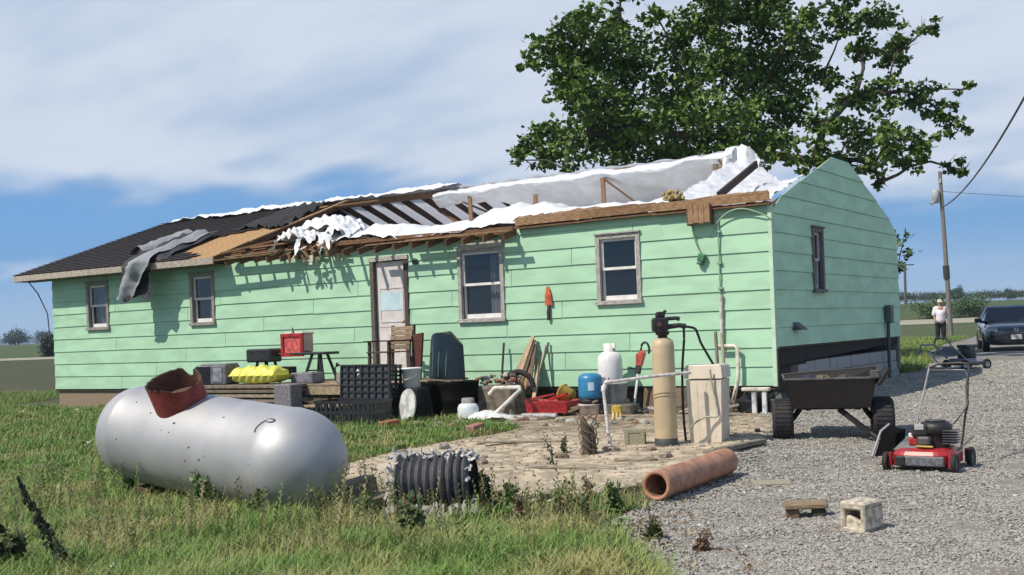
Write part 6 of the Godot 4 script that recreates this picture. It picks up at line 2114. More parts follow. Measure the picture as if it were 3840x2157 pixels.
	for k in 13:
		var q := lerpf(-0.6, PI + 0.5, k / 12.0)
		pts.append(Vector3(-2.09 + 0.075 * cos(q), 1.17 + 0.12 * sin(q), 0.31))
	tube(st, pts, 0.02, 8)
	obj("loop_handle", st, mt(lin(0.02, 0.025, 0.025), 0.5), o)
	# low dark rubble against the footing
	var cols := [lin(0.16, 0.13, 0.10), lin(0.26, 0.20, 0.15), lin(0.10, 0.09, 0.085), lin(0.3, 0.27, 0.24), lin(0.2, 0.09, 0.06), lin(0.55, 0.53, 0.5)]
	for k in 70:
		st = mk()
		var s := rng.randf_range(0.05, 0.17)
		rock(st, Vector3.ZERO, Vector3(s * 1.6, s * 0.8, s), k + 30)
		one("rubble_piece", st, mt(cols[k % 6], 0.95, "fine", Vector3(2, 2, 2)), H.call(rng.randf_range(-4.2, -0.5), 0.13 + rng.randf_range(0, 0.06), rng.randf_range(0.1, 0.75), k * 23.0), "dark rubble piece lying along the foot of the front wall", "rubble", "rubble along the foot of the wall")
	for k in 14:
		st = mk()
		var x := rng.randf_range(-4.0, -0.6)
		var a := rng.randf_range(-0.6, 0.6)
		bar(st, Vector3(0, 0.05, 0), Vector3(cos(a) * 0.6, rng.randf_range(0.03, 0.3), sin(a) * 0.5), 0.06, 0.03)
		one("scrap_lath", st, wood([lin(0.3, 0.22, 0.15), lin(0.5, 0.46, 0.38), lin(0.13, 0.1, 0.08)][k % 3], 2), H.call(x, 0.14, rng.randf_range(0.3, 1.2)), "loose scrap lath among the rubble along the front wall", "lath", "scrap laths along the wall")
	# boards that lean under the siding at the right
	for q in [[-2.1, 0.5, lin(0.2, 0.13, 0.08)], [-1.85, 0.42, lin(0.05, 0.045, 0.04)], [-1.62, 0.5, lin(0.24, 0.17, 0.11)], [-1.4, 0.45, lin(0.12, 0.1, 0.09)]]:
		st = mk()
		bx(st, Vector3(0, 0.2, 0), Vector3(0.2, 0.44, 0.03), Basis(Vector3(1, 0, 0), -0.25))
		one("leaning_scrap", st, wood(q[2], 1), H.call(q[0], 0.12, 0.2, 6), "short scrap board leaning at the wall foot behind the tan cylinder", "board", "scrap boards at the wall foot")
	# white pipe: upright, elbow, long level run
	o = thing("white_pipe_run", "white plastic pipe rising from the earth and running level to the right", "pipe")
	var pw := mt(lin(0.72, 0.69, 0.66), 0.4, "stain", Vector3(2, 2, 2))
	st = mk()
	tube(st, [Vector3(1.10, 0.0, -13.28), Vector3(1.075, 0.24, -13.3)], 0.024, 10)
	tube(st, [Vector3(1.075, 0.22, -13.3), Vector3(1.03, 0.84, -13.34)], 0.02, 10)
	obj("upright", st, pw, o)
	st = mk()
	tube(st, [Vector3(1.03, 0.80, -13.34), Vector3(1.032, 0.86, -13.34), Vector3(1.06, 0.90, -13.345), Vector3(1.12, 0.91, -13.35)], 0.027, 10)
	obj("elbow", st, pw, o)
	st = mk()
	tube(st, [Vector3(1.075, 0.26, -13.3), Vector3(1.08, 0.2, -13.3)], 0.032, 10)
	obj("coupling", st, pw, o)
	st = mk()
	tube(st, [Vector3(1.1, 0.905, -13.35), Vector3(1.6, 0.95, -13.42), Vector3(2.12, 0.97, -13.7)], 0.02, 10)
	obj("level_run", st, pw, o)
	st = mk()
	tube(st, [Vector3(1.12, 0.05, -13.25), Vector3(1.13, -0.02, -13.1)], 0.028, 10)
	obj("foot_elbow", st, pw, o)
	# water filter cylinder
	var gy := 0.03
	o = thing("filter_cylinder", "tall tan water filter cylinder with a black valve head", "filter tank", Transform3D(Basis(), Vector3(1.82, gy, -13.87)))
	var tan := mt(lin(0.50, 0.40, 0.255), 0.5, "blotch", Vector3(0.5, 0.5, 0.5))
	st = mk()
	lathe(st, [Vector2(0.132, 0.10), Vector2(0.137, 0.14), Vector2(0.137, 1.27), Vector2(0.125, 1.33), Vector2(0.08, 1.365), Vector2(0.05, 1.37)], 36)
	obj("vessel", st, tan, o)
	st = mk()
	lathe(st, [Vector2(0, 0), Vector2(0.137, 0), Vector2(0.142, 0.02), Vector2(0.142, 0.14), Vector2(0.137, 0.145)], 36)
	obj("foot", st, mt(lin(0.05, 0.055, 0.06), 0.6, "stain"), o)
	var bk := mt(lin(0.018, 0.016, 0.018), 0.5, "stain")
	st = mk()
	lathe(st, [Vector2(0.06, 1.36), Vector2(0.06, 1.40), Vector2(0.085, 1.41), Vector2(0.085, 1.45)], 20)
	rbx(st, Vector3(-0.03, 1.53, 0.02), Vector3(0.19, 0.18, 0.2), 0.025)
	obj("valve_body", st, bk, o)
	st = mk()
	rbx(st, Vector3(-0.02, 1.65, 0), Vector3(0.11, 0.08, 0.13), 0.02)
	tube(st, [Vector3(0.0, 1.66, 0), Vector3(0.05, 1.70, 0.02)], 0.02, 8)
	obj("motor_cap", st, bk, o)
	st = mk()
	tube(st, [Vector3(0.05, 1.60, 0.03), Vector3(0.17, 1.605, 0.04), Vector3(0.21, 1.59, 0.04)], [0.026, 0.024, 0.03], 10)
	tube(st, [Vector3(0.05, 1.50, 0.03), Vector3(0.2, 1.515, 0.05), Vector3(0.28, 1.50, 0.05)], [0.034, 0.03, 0.034], 10)
	obj("side_port", st, bk, o)
	st = mk()
	tube(st, [Vector3(-0.05, 1.535, 0.12), Vector3(-0.05, 1.535, 0.14)], 0.03, 12)
	obj("dial", st, mt(lin(0.12, 0.05, 0.05), 0.4), o)
	for y in [0.62, 0.66]:
		st = mk()
		pts = []
		for k in 13:
			var q := lerpf(0.3, PI - 0.3, k / 12.0)
			pts.append(Vector3(0.141 * cos(q), y + 0.05 * sin(q), 0.141 * sin(q)))
		tube(st, pts, 0.005, 5)
		obj("strap", st, mt(lin(0.36, 0.30, 0.19), 0.6), o)
	# hoses
	var hose := func(label: String, p: Array, r: float, c: Color):
		var s := mk()
		var q := []
		var cv := Curve3D.new()
		for i in p.size():
			var t: Vector3 = ((p[mini(i + 1, p.size() - 1)] as Vector3) - p[maxi(i - 1, 0)]) * 0.22
			cv.add_point(p[i], -t, t)
		for k in 41:
			q.append(cv.sample_baked(cv.get_baked_length() * k / 40.0, true))
		tube(s, q, r, 7)
		tag(obj("rubber_hose", s, mt(c, 0.6, "stain")), label, "hose")
	hose.call("black hose drooping from the filter's valve head into the beige box", [Vector3(2.08, gy + 1.5, -13.82), Vector3(2.22, 1.50, -13.9), Vector3(2.30, 1.32, -13.95), Vector3(2.38, 1.18, -14.0), Vector3(2.48, 1.0, -14.02)], 0.016, lin(0.02, 0.02, 0.022))
	hose.call("black hose hanging straight down behind the tan cylinder", [Vector3(2.08, gy + 1.52, -13.86), Vector3(2.10, 1.40, -13.98), Vector3(2.07, 0.9, -14.05), Vector3(2.08, 0.3, -14.1), Vector3(2.12, 0.05, -14.2)], 0.016, lin(0.03, 0.04, 0.035))
	hose.call("thin pale green tube looping down the front of the beige box", [Vector3(2.36, 1.0, -13.72), Vector3(2.385, 0.8, -13.74), Vector3(2.44, 0.5, -13.745), Vector3(2.43, 0.42, -13.74), Vector3(2.3, 0.42, -13.74), Vector3(2.17, 0.36, -13.75), Vector3(2.1, 0.28, -13.8)], 0.011, lin(0.44, 0.46, 0.36))
	# beige salt box
	o = thing("beige_salt_box", "tall beige plastic salt box with a lid right of the tan cylinder", "salt box", Transform3D(Basis(Vector3.UP, -0.42), Vector3(2.38, gy, -14.02)))
	var be := mt(lin(0.68, 0.61, 0.50), 0.5, "soft")
	st = mk()
	hexa(st, [Vector3(-0.19, 0, 0.19), Vector3(0.19, 0, 0.19), Vector3(0.19, 0, -0.19), Vector3(-0.19, 0, -0.19), Vector3(-0.22, 0.84, 0.22), Vector3(0.22, 0.84, 0.22), Vector3(0.22, 0.84, -0.22), Vector3(-0.22, 0.84, -0.22)])
	for x in [-0.1, 0.0, 0.1]:
		hexa(st, [Vector3(x - 0.03, 0.02, 0.192), Vector3(x + 0.03, 0.02, 0.192), Vector3(x + 0.03, 0.02, 0.17), Vector3(x - 0.03, 0.02, 0.17), Vector3(x * 1.15 - 0.032, 0.8, 0.2235), Vector3(x * 1.15 + 0.032, 0.8, 0.2235), Vector3(x * 1.15 + 0.032, 0.8, 0.2), Vector3(x * 1.15 - 0.032, 0.8, 0.2)])
	obj("body", st, be, o)
	st = mk()
	hexa(st, [Vector3(-0.235, 0.855, 0.235), Vector3(0.235, 0.855, 0.235), Vector3(0.235, 0.855, -0.235), Vector3(-0.235, 0.855, -0.235), Vector3(-0.225, 1.0, 0.225), Vector3(0.225, 1.0, 0.225), Vector3(0.225, 1.0, -0.225), Vector3(-0.225, 1.0, -0.225)])
	obj("lid_skirt", st, be, o)
	st = mk()
	rbx(st, Vector3(0, 1.005, 0), Vector3(0.43, 0.03, 0.43), 0.012)
	obj("lid", st, mt(lin(0.66, 0.61, 0.52), 0.5, "soft"), o)
	# two pale sticks that stand behind the box
	for q in [[2.62, 1.38, "darker"], [2.70, 1.36, "paler"]]:
		st = mk()
		tube(st, [Vector3(0, 0, 0), Vector3(-0.02, q[1], -0.1)], 0.022, 8)
		one("thin_stake", st, wood(lin(0.28, 0.25, 0.18) if q[2] == "darker" else lin(0.55, 0.5, 0.38), 1), at(q[0], -14.5), "%s thin stake standing behind the beige salt box" % q[2], "stake")
	# half block behind the cylinder
	o = thing("hollow_block", "mossy hollow concrete block behind the foot of the tan cylinder", "concrete block", at(1.56, -14.1, -12.0, 0.03))
	var cb := mt(lin(0.42, 0.39, 0.29), 0.95, "fine", Vector3(1.5, 1.5, 1.5))
	st = mk()
	for q in [[-0.22, -0.17, 0.0, 0.21], [0.17, 0.22, 0.0, 0.21], [-0.02, 0.03, 0.0, 0.21]]:
		lo_hi(st, q[0], q[1], q[2], q[3], -0.1, 0.1)
	lo_hi(st, -0.17, -0.02, 0.17, 0.208, -0.1, 0.098)
	lo_hi(st, 0.03, 0.17, 0.17, 0.208, -0.1, 0.098)
	lo_hi(st, -0.17, -0.02, 0.0, 0.03, -0.1, 0.098)
	lo_hi(st, 0.03, 0.17, 0.0, 0.03, -0.1, 0.098)
	lo_hi(st, -0.17, -0.02, 0.03, 0.17, -0.1, 0.09)
	obj("shell", st, cb, o)
	# old stump post with vines
	o = thing("rotten_post", "short rotten dark post wrapped in dry vines on the bare earth", "post", at(0.80, -13.1, 10.0, 0.02))
	st = mk()
	tube(st, [Vector3(0, -0.1, 0), Vector3(0.01, 0.2, 0), Vector3(-0.01, 0.34, 0), Vector3(-0.05, 0.48, 0)], [0.075, 0.065, 0.06, 0.02], 7)
	tube(st, [Vector3(0.07, -0.1, 0.02), Vector3(0.06, 0.25, 0.02), Vector3(0.07, 0.37, 0.0)], [0.05, 0.04, 0.015], 6)
	obj("stump", st, wood(lin(0.10, 0.085, 0.065), 1), o)
	st = mk()
	for k in 5:
		pts = []
		for i in 14:
			var q := i * 0.55 + k * 1.3
			pts.append(Vector3(0.11 * cos(q) + rng.randf_range(-0.02, 0.02) + 0.02, 0.04 * i + rng.randf_range(-0.02, 0.02), 0.11 * sin(q)))
		tube(st, pts, 0.008, 5)
	obj("vine", st, mt(lin(0.17, 0.12, 0.09), 0.9), o)
	# plank at the edge of the earth
	st = mk()
	rbx(st, Vector3(0, 0.04, 0), Vector3(0.16, 0.06, 1.25), 0.01, Basis(Vector3(0, 0, 1), 0.1))
	one("edge_plank", st, wood(lin(0.30, 0.26, 0.2), 2), at(2.55, -13.25, -40.0, 0.03), "old plank edging the earth between the clay pipe and the cart", "plank")
	# white legs and black bags under the house corner
	o = thing("white_trestle", "white plastic trestle with two legs under the house corner", "trestle", H.call(-0.14, 0.06, 0.5, 4))
	for x in [-0.03, 0.13]:
		st = mk()
		rbx(st, Vector3(x, 0.24, 0), Vector3(0.075, 0.44, 0.05), 0.01)
		obj("leg", st, mt(lin(0.62, 0.63, 0.66), 0.5, "stain"), o)
	st = mk()
	rbx(st, Vector3(0.0, 0.47, 0), Vector3(0.44, 0.06, 0.1), 0.015)
	obj("top_bar", st, mt(lin(0.62, 0.60, 0.52), 0.5, "stain"), o)
	for x in [-0.03, 0.13]:
		st = mk()
		rbx(st, Vector3(x, 0.0, 0.0), Vector3(0.06, 0.1, 0.045), 0.01)
		obj("foot", st, mt(lin(0.22, 0.23, 0.27), 0.5), o)
	for q in [[-0.3, 0.32, "left", 0.46], [0.12, 0.3, "right", 0.44]]:
		st = mk()
		rock(st, Vector3(0, 0.2, 0), Vector3(0.42, q[3], 0.3), int(q[0] * 50))
		one("black_bag", st, mt(lin(0.010, 0.010, 0.012), 0.35, "soft"), H.call(q[0], 0.06, q[1]), "%s black plastic bag stuffed behind the white trestle" % q[2], "bag")
	st = mk()
	for k in 8:
		tube(st, [Vector3(-0.62 + rng.randf_range(-0.15, 0.15), 0.08, 0.4), Vector3(-0.6 + rng.randf_range(-0.2, 0.2), 0.5, 0.3 + rng.randf_range(-0.1, 0.1))], 0.012, 5)
	one("dry_stalks", st, mt(lin(0.15, 0.11, 0.08), 0.9), house_xf, "bunch of dry brown stalks left of the white trestle", "stalks")

# ---------- on the gravel drive ----------
func wheel(parent: Node, p: Vector3, r: float, w: float, axis: Vector3, tyre_c: Color, rim_c: Color, tread := 24) -> void:
	var b := frame_of(axis)
	var xf := Transform3D(Basis(b.x, b.z, b.x.cross(b.z)), p)
	var st := mk()
	lathe(st, [Vector2(r * 0.55, -w * 0.42), Vector2(r * 0.86, -w * 0.5), Vector2(r * 0.97, -w * 0.42), Vector2(r, -w * 0.2), Vector2(r, w * 0.2), Vector2(r * 0.97, w * 0.42), Vector2(r * 0.86, w * 0.5), Vector2(r * 0.55, w * 0.42)], 32, xf)
	for k in tread:
		var q := TAU * k / tread
		bx(st, xf * Vector3(r * cos(q), 0, r * sin(q)), Vector3(r * 0.05, w * 0.72, r * 0.12), xf.basis * Basis(Vector3.UP, -q))
	var t := obj("wheel", st, mt(tyre_c, 0.8, "stain", Vector3(3, 3, 3)), parent)
	st = mk()
	lathe(st, [Vector2(0, w * 0.36), Vector2(r * 0.15, w * 0.38), Vector2(r * 0.2, w * 0.2), Vector2(r * 0.5, w * 0.22), Vector2(r * 0.58, w * 0.42)], 24, xf)
	obj("rim", st, mt(rim_c, 0.5, "stain", Vector3(3, 3, 3)), t)
	st = mk()
	lathe(st, [Vector2(r * 0.58, -w * 0.42), Vector2(r * 0.5, -w * 0.22), Vector2(r * 0.2, -w * 0.2), Vector2(r * 0.15, -w * 0.38), Vector2(0, -w * 0.36)], 24, xf)
	obj("rim", st, mt(rim_c, 0.5, "stain", Vector3(3, 3, 3)), t)

func build_drive() -> void:
	var st: SurfaceTool
	# dump cart
	var o := thing("dump_cart", "black steel dump cart with two fat tyres on the gravel by the house corner", "cart", at(3.95, -14.2, -13.0))
	var steel := mt(lin(0.010, 0.009, 0.009), 0.6, "stain", Vector3(1.5, 1.5, 1.5))
	var rusty := mt(lin(0.014, 0.010, 0.008), 0.7, "stain", Vector3(1.5, 1.5, 1.5))
	# bed: flared tub, walls of sheet steel
	var bot := [Vector3(-0.47, 0.41, 0.33), Vector3(0.44, 0.41, 0.33), Vector3(0.44, 0.43, -0.55), Vector3(-0.47, 0.43, -0.55)]
	var top := [Vector3(-0.56, 0.765, 0.41), Vector3(0.50, 0.765, 0.40), Vector3(0.62, 0.86, -0.62), Vector3(-0.58, 0.78, -0.66)]
	var panel := func(called: String, a: Vector3, b: Vector3, c: Vector3, d: Vector3, m: Material):
		var s := mk()
		var n := (b - a).cross(d - a).normalized() * 0.012
		hexa(s, [a + n, b + n, b - n, a - n, d + n, c + n, c - n, d - n])
		obj(called, s, m, o)
	panel.call("front_panel", bot[0], bot[1], top[1], top[0], rusty)
	panel.call("side_panel", bot[1], bot[2], top[2], top[1], steel)
	panel.call("rear_panel", bot[2], bot[3], top[3], top[2], steel)
	panel.call("side_panel", bot[3], bot[0], top[0], top[3], steel)
	panel.call("floor_panel", bot[0], bot[1], bot[2], bot[3], steel)
	for i in 4:
		st = mk()
		tube(st, [top[i], top[(i + 1) % 4]], 0.018, 8)
		obj("rolled_rim", st, mt(lin(0.09, 0.085, 0.085) if i == 0 else lin(0.04, 0.038, 0.036), 0.45, "stain"), o)
	st = mk()
	rbx(st, Vector3(0.60, 0.78, 0.22), Vector3(0.05, 0.24, 0.5), 0.01, Basis(Vector3(0, 0, 1), -0.6))
	obj("side_flange", st, steel, o)
	st = mk()
	rbx(st, Vector3(0.50, 0.81, 0.43), Vector3(0.12, 0.10, 0.05), 0.012)
	obj("latch_plate", st, mt(lin(0.09, 0.085, 0.085), 0.5, "stain"), o)
	# axle frame, tongue
	st = mk()
	tube(st, [Vector3(-0.48, 0.25, 0.02), Vector3(-0.40, 0.36, 0.06), Vector3(-0.36, 0.42, 0.1), Vector3(0.36, 0.42, 0.1), Vector3(0.40, 0.36, 0.06), Vector3(0.48, 0.25, 0.02)], 0.035, 8)
	obj("axle", st, steel, o)
	st = mk()
	bar(st, Vector3(-0.36, 0.405, 0.2), Vector3(0.36, 0.405, 0.2), 0.06, 0.05)
	bar(st, Vector3(-0.3, 0.40, 0.3), Vector3(-0.3, 0.40, -0.5), 0.05, 0.05)
	bar(st, Vector3(0.3, 0.40, 0.3), Vector3(0.3, 0.40, -0.5), 0.05, 0.05)
	obj("frame", st, steel, o)
	st = mk()
	bar(st, Vector3(0.08, 0.38, 0.22), Vector3(0.42, 0.10, 0.40), 0.07, 0.05)
	tube(st, [Vector3(0.42, 0.10, 0.40), Vector3(0.5, 0.045, 0.45)], 0.035, 8)
	obj("tongue", st, steel, o)
	for s in [-1, 1]:
		wheel(o, Vector3(0.60 * s, 0.255, 0.05), 0.255, 0.26, Vector3(s, 0, 0), lin(0.028, 0.027, 0.030), lin(0.03, 0.028, 0.026), 30)
	# rubbish in the cart
	for q in [[-0.25, lin(0.02, 0.025, 0.06), "dark blue"], [-0.08, lin(0.14, 0.12, 0.06), "olive"], [0.2, lin(0.06, 0.045, 0.035), "brown"]]:
		st = mk()
		rock(st, Vector3.ZERO, Vector3(0.22, 0.15, 0.2), int(q[0] * 100))
		var w := at(3.95, -14.2, -13.0) * Vector3(q[0], 0.71, -0.35)
		one("cart_load", st, mt(q[1], 0.8, "stain", Vector3(2, 2, 2)), Transform3D(Basis(), w), "%s bundle of rubbish lying in the black dump cart" % q[2], "rubbish")
	# red mower
	o = thing("red_lawnmower", "red push lawnmower with a black engine and a side bag on the gravel", "lawnmower", at(4.13, -11.42, -36.0))
	var red := mt(lin(0.42, 0.028, 0.035), 0.35, "stain", Vector3(2, 2, 2))
	var blk := mt(lin(0.022, 0.022, 0.024), 0.5, "stain", Vector3(2, 2, 2))
	st = mk()
	var deck := PackedVector2Array()
	for k in 32:
		var q := TAU * k / 32.0
		deck.append(Vector2(signf(cos(q)) * pow(absf(cos(q)), 0.45) * 0.30, signf(sin(q)) * pow(absf(sin(q)), 0.6) * 0.33))
	for lv in [[0.075, 1.0, 0.17, 1.0], [0.17, 1.0, 0.205, 0.93], [0.205, 0.93, 0.225, 0.72], [0.225, 0.72, 0.228, 0.0]]:
		for k in 32:
			var a := deck[k]
			var b := deck[(k + 1) % 32]
			quad(st, Vector3(a.x * lv[1], lv[0], a.y * lv[1]), Vector3(a.x * lv[3], lv[2], a.y * lv[3]), Vector3(b.x * lv[3], lv[2], b.y * lv[3]), Vector3(b.x * lv[1], lv[0], b.y * lv[1]))
	obj("deck", st, red, o)
	st = mk()
	rbx(st, Vector3(0.02, 0.115, 0.335), Vector3(0.46, 0.10, 0.03), 0.012)
	obj("front_guard", st, mt(lin(0.15, 0.16, 0.18), 0.45, "stain", Vector3(3, 3, 3)), o)
	st = mk()
	rbx(st, Vector3(-0.17, 0.115, 0.345), Vector3(0.1, 0.1, 0.04), 0.015)
	obj("hose_fitting", st, blk, o)
	st = mk()
	hexa(st, [Vector3(-0.30, 0.20, 0.16), Vector3(-0.05, 0.225, 0.16), Vector3(-0.05, 0.225, -0.28), Vector3(-0.30, 0.20, -0.28), Vector3(-0.24, 0.27, 0.1), Vector3(-0.08, 0.29, 0.1), Vector3(-0.08, 0.33, -0.28), Vector3(-0.26, 0.32, -0.28)])
	obj("discharge_cover", st, mt(lin(0.13, 0.14, 0.145), 0.5, "stain", Vector3(3, 3, 3)), o)
	# engine
	st = mk()
	lathe(st, [Vector2(0.13, 0.22), Vector2(0.14, 0.27), Vector2(0.14, 0.36), Vector2(0.155, 0.37), Vector2(0.155, 0.44), Vector2(0.13, 0.475), Vector2(0.07, 0.485), Vector2(0, 0.485)], 26, Transform3D(Basis(), Vector3(0.08, 0, -0.02)))
	var eng := obj("engine", st, blk, o)
	st = mk()
	lathe(st, [Vector2(0.05, 0.487), Vector2(0.10, 0.486), Vector2(0.10, 0.494), Vector2(0.05, 0.497), Vector2(0, 0.498)], 22, Transform3D(Basis(), Vector3(0.08, 0, -0.02)))
	obj("starter_screen", st, mt(lin(0.06, 0.06, 0.065), 0.5), eng)
	st = mk()
	rbx(st, Vector3(-0.04, 0.40, 0.12), Vector3(0.16, 0.12, 0.09), 0.02, Basis(Vector3.UP, 0.3))
	obj("air_filter", st, mt(lin(0.035, 0.035, 0.038), 0.45, "stain"), eng)
	st = mk()
	rbx(st, Vector3(-0.03, 0.435, 0.165), Vector3(0.085, 0.055, 0.012), 0.004, Basis(Vector3.UP, 0.3))
	obj("maker_plate", st, mt(lin(0.62, 0.62, 0.62), 0.4, "stain"), eng)
	for k in 6:
		st = mk()
		lo_hi(st, 0.18, 0.30, 0.27 + 0.025 * k, 0.278 + 0.025 * k, -0.08, 0.12)
		obj("cooling_fin", st, metal(lin(0.16, 0.16, 0.165), 0.5), eng)
	st = mk()
	rbx(st, Vector3(0.02, 0.30, 0.18), Vector3(0.13, 0.09, 0.10), 0.02)
	obj("muffler", st, metal(lin(0.14, 0.13, 0.125), 0.6), eng)
	st = mk()
	rbx(st, Vector3(-0.10, 0.285, 0.10), Vector3(0.10, 0.09, 0.10), 0.02)
	obj("fuel_bowl", st, red, eng)
	st = mk()
	lathe(st, [Vector2(0.035, 0), Vector2(0.038, 0.03), Vector2(0.03, 0.04), Vector2(0, 0.04)], 14, Transform3D(Basis(), Vector3(-0.12, 0.33, 0.1)))
	obj("fuel_cap", st, mt(lin(0.62, 0.6, 0.58), 0.5), eng)
	st = mk()
	bar(st, Vector3(-0.28, 0.235, 0.0), Vector3(0.26, 0.235, 0.0), 0.02, 0.02)
	tube(st, [Vector3(-0.05, 0.25, 0.22), Vector3(0.12, 0.25, 0.24)], 0.012, 6)
	obj("control_linkage", st, mt(lin(0.4, 0.3, 0.06), 0.5), o)
	for q in [[-0.33, 0.27], [0.33, 0.27], [-0.33, -0.30], [0.34, -0.30]]:
		wheel(o, Vector3(q[0], 0.095, q[1]), 0.095 if q[1] > 0 else 0.105, 0.05, Vector3(signf(q[0]), 0, 0), lin(0.03, 0.03, 0.028), lin(0.14, 0.13, 0.12), 22)
		st = mk()
		bx(st, Vector3(q[0] * 0.88, 0.12, q[1]), Vector3(0.03, 0.14, 0.05))
		obj("axle_bracket", st, red, o)
	# handle: two bent tubes and a bow
	st = mk()
	tube(st, [Vector3(0.24, 0.17, -0.32), Vector3(0.24, 0.50, -0.52), Vector3(0.245, 0.62, -0.62), Vector3(0.21, 0.78, -0.72), Vector3(0.21, 0.98, -0.86), Vector3(0.2, 1.02, -0.89), Vector3(0.1, 1.03, -0.90), Vector3(-0.12, 1.02, -0.9), Vector3(-0.21, 0.98, -0.88)], 0.0125, 8)
	obj("handle", st, mt(lin(0.035, 0.032, 0.032), 0.5, "stain"), o)
	st = mk()
	tube(st, [Vector3(-0.21, 0.98, -0.88), Vector3(-0.22, 0.78, -0.74), Vector3(-0.24, 0.5, -0.54), Vector3(-0.24, 0.17, -0.32)], 0.011, 8)
	obj("handle", st, mt(lin(0.30, 0.30, 0.31), 0.4, "stain"), o)
	st = mk()
	tube(st, [Vector3(0.2, 0.9, -0.80), Vector3(0.18, 0.96, -0.80), Vector3(-0.18, 0.96, -0.80), Vector3(-0.2, 0.9, -0.82)], 0.006, 6)
	obj("bail", st, metal(lin(0.3, 0.3, 0.3)), o)
	st = mk()
	tube(st, [Vector3(0.22, 0.9, -0.8), Vector3(0.25, 0.6, -0.6), Vector3(0.2, 0.45, -0.3), Vector3(0.15, 0.4, -0.1)], 0.006, 5)
	obj("cable", st, blk, o)
	st = mk()
	tube(st, [Vector3(0.30, 0.2, 0.05), Vector3(0.44, 0.34, -0.02)], 0.009, 6)
	obj("wheel_lever", st, mt(lin(0.1, 0.1, 0.1), 0.5), o)
	# grass bag at its left side
	st = mk()
	hexa(st, [Vector3(-0.56, 0.10, -0.05), Vector3(-0.34, 0.13, 0.0), Vector3(-0.34, 0.13, -0.36), Vector3(-0.56, 0.12, -0.42), Vector3(-0.52, 0.34, -0.20), Vector3(-0.36, 0.33, -0.14), Vector3(-0.34, 0.36, -0.40), Vector3(-0.52, 0.38, -0.46)])
	var cloth_black := mt(lin(0.008, 0.008, 0.009), 0.95, "fine", Vector3(3, 3, 3)).duplicate() as StandardMaterial3D
	cloth_black.metallic_specular = 0.15
	var bag := obj("grass_bag", st, cloth_black, o)
	st = mk()
	tube(st, [Vector3(-0.575, 0.10, -0.02), Vector3(-0.535, 0.35, -0.2), Vector3(-0.53, 0.40, -0.46)], 0.013, 8)
	obj("bag_frame", st, mt(lin(0.36, 0.36, 0.37), 0.4), bag)
	# grey mower farther back
	o = thing("grey_lawnmower", "grey lawnmower with a folded handle and bag at the grass edge behind the house", "lawnmower", at(9.35, -24.2, 22.0))
	var gry := mt(lin(0.27, 0.28, 0.31), 0.45, "stain", Vector3(2, 2, 2))
	st = mk()
	rbx(st, Vector3(0.35, 0.17, 0), Vector3(0.62, 0.15, 0.52), 0.06)
	obj("deck", st, gry, o)
	st = mk()
	lathe(st, [Vector2(0.16, 0.22), Vector2(0.19, 0.26), Vector2(0.19, 0.42), Vector2(0.15, 0.5), Vector2(0, 0.53)], 22, Transform3D(Basis(), Vector3(0.38, 0, 0.02)))
	obj("engine", st, mt(lin(0.018, 0.028, 0.03), 0.4, "stain"), o)
	st = mk()
	rbx(st, Vector3(0.40, 0.50, 0.02), Vector3(0.34, 0.07, 0.3), 0.02)
	obj("engine_cover", st, mt(lin(0.03, 0.036, 0.04), 0.4), o)
	for q in [[0.68, 0.27], [0.08, 0.27], [0.68, -0.27], [0.08, -0.27]]:
		wheel(o, Vector3(q[0], 0.11, q[1]), 0.11, 0.05, Vector3(0, 0, signf(q[1])), lin(0.02, 0.02, 0.02), lin(0.4, 0.4, 0.42), 20)
	st = mk()
	tube(st, [Vector3(0.1, 0.25, 0.26), Vector3(-0.25, 0.52, 0.26), Vector3(-0.62, 0.50, 0.24), Vector3(-0.72, 0.30, 0.22)], 0.02, 8)
	tube(st, [Vector3(0.1, 0.25, -0.26), Vector3(-0.25, 0.56, -0.26), Vector3(-0.62, 0.56, -0.24), Vector3(-0.72, 0.36, -0.22)], 0.02, 8)
	tube(st, [Vector3(-0.25, 0.52, 0.26), Vector3(-0.25, 0.7, 0.1), Vector3(-0.25, 0.7, -0.2), Vector3(-0.25, 0.56, -0.26)], 0.018, 8)
	obj("folded_handle", st, gry, o)
	st = mk()
	sheet(st, 10, 8, func(u: float, v: float): return crumple(Vector3(lerpf(-0.66, 0.05, u), 0.50 - 0.10 * sin(u * PI) - 0.1 * v, lerpf(-0.22, 0.26, v)), 0.03))
	obj("grass_bag", st, mt(lin(0.13, 0.14, 0.16), 0.7, "fine"), o)
	st = mk()
	tube(st, [Vector3(-0.70, 0.28, 0.22), Vector3(-0.45, 0.06, 0.25), Vector3(0.06, 0.1, 0.28)], 0.014, 6)
	obj("brace", st, mt(lin(0.45, 0.44, 0.45), 0.4), o)
	# clay pipe
	o = thing("clay_pipe", "terracotta drain pipe lying at the edge of the gravel", "clay pipe", Transform3D())
	var a := Vector3(1.19, 0.155, -9.86)
	var b := Vector3(2.10, 0.155, -11.45)
	var d := (b - a).normalized()
	var f := frame_of(d)
	st = mk()
	lathe(st, [Vector2(0.096, 0.3), Vector2(0.098, 0.0), Vector2(0.105, -0.008), Vector2(0.124, -0.008), Vector2(0.132, 0.0), Vector2(0.132, 0.10), Vector2(0.128, 0.12), Vector2(0.128, 1.60), Vector2(0.134, 1.62), Vector2(0.134, 1.80), Vector2(0.125, 1.832), Vector2(0.1, 1.832), Vector2(0.098, 1.5)], 36, Transform3D(Basis(f.x, d, f.x.cross(d)), a))
	obj("barrel", st, mt(lin(0.46, 0.235, 0.145), 0.65, "stain", Vector3(1.2, 1.2, 1.2)), o)
	st = mk()
	lathe(st, [Vector2(0.0, 0.35), Vector2(0.097, 0.33), Vector2(0.097, 0.02)], 24, Transform3D(Basis(f.x, d, f.x.cross(d)), a))
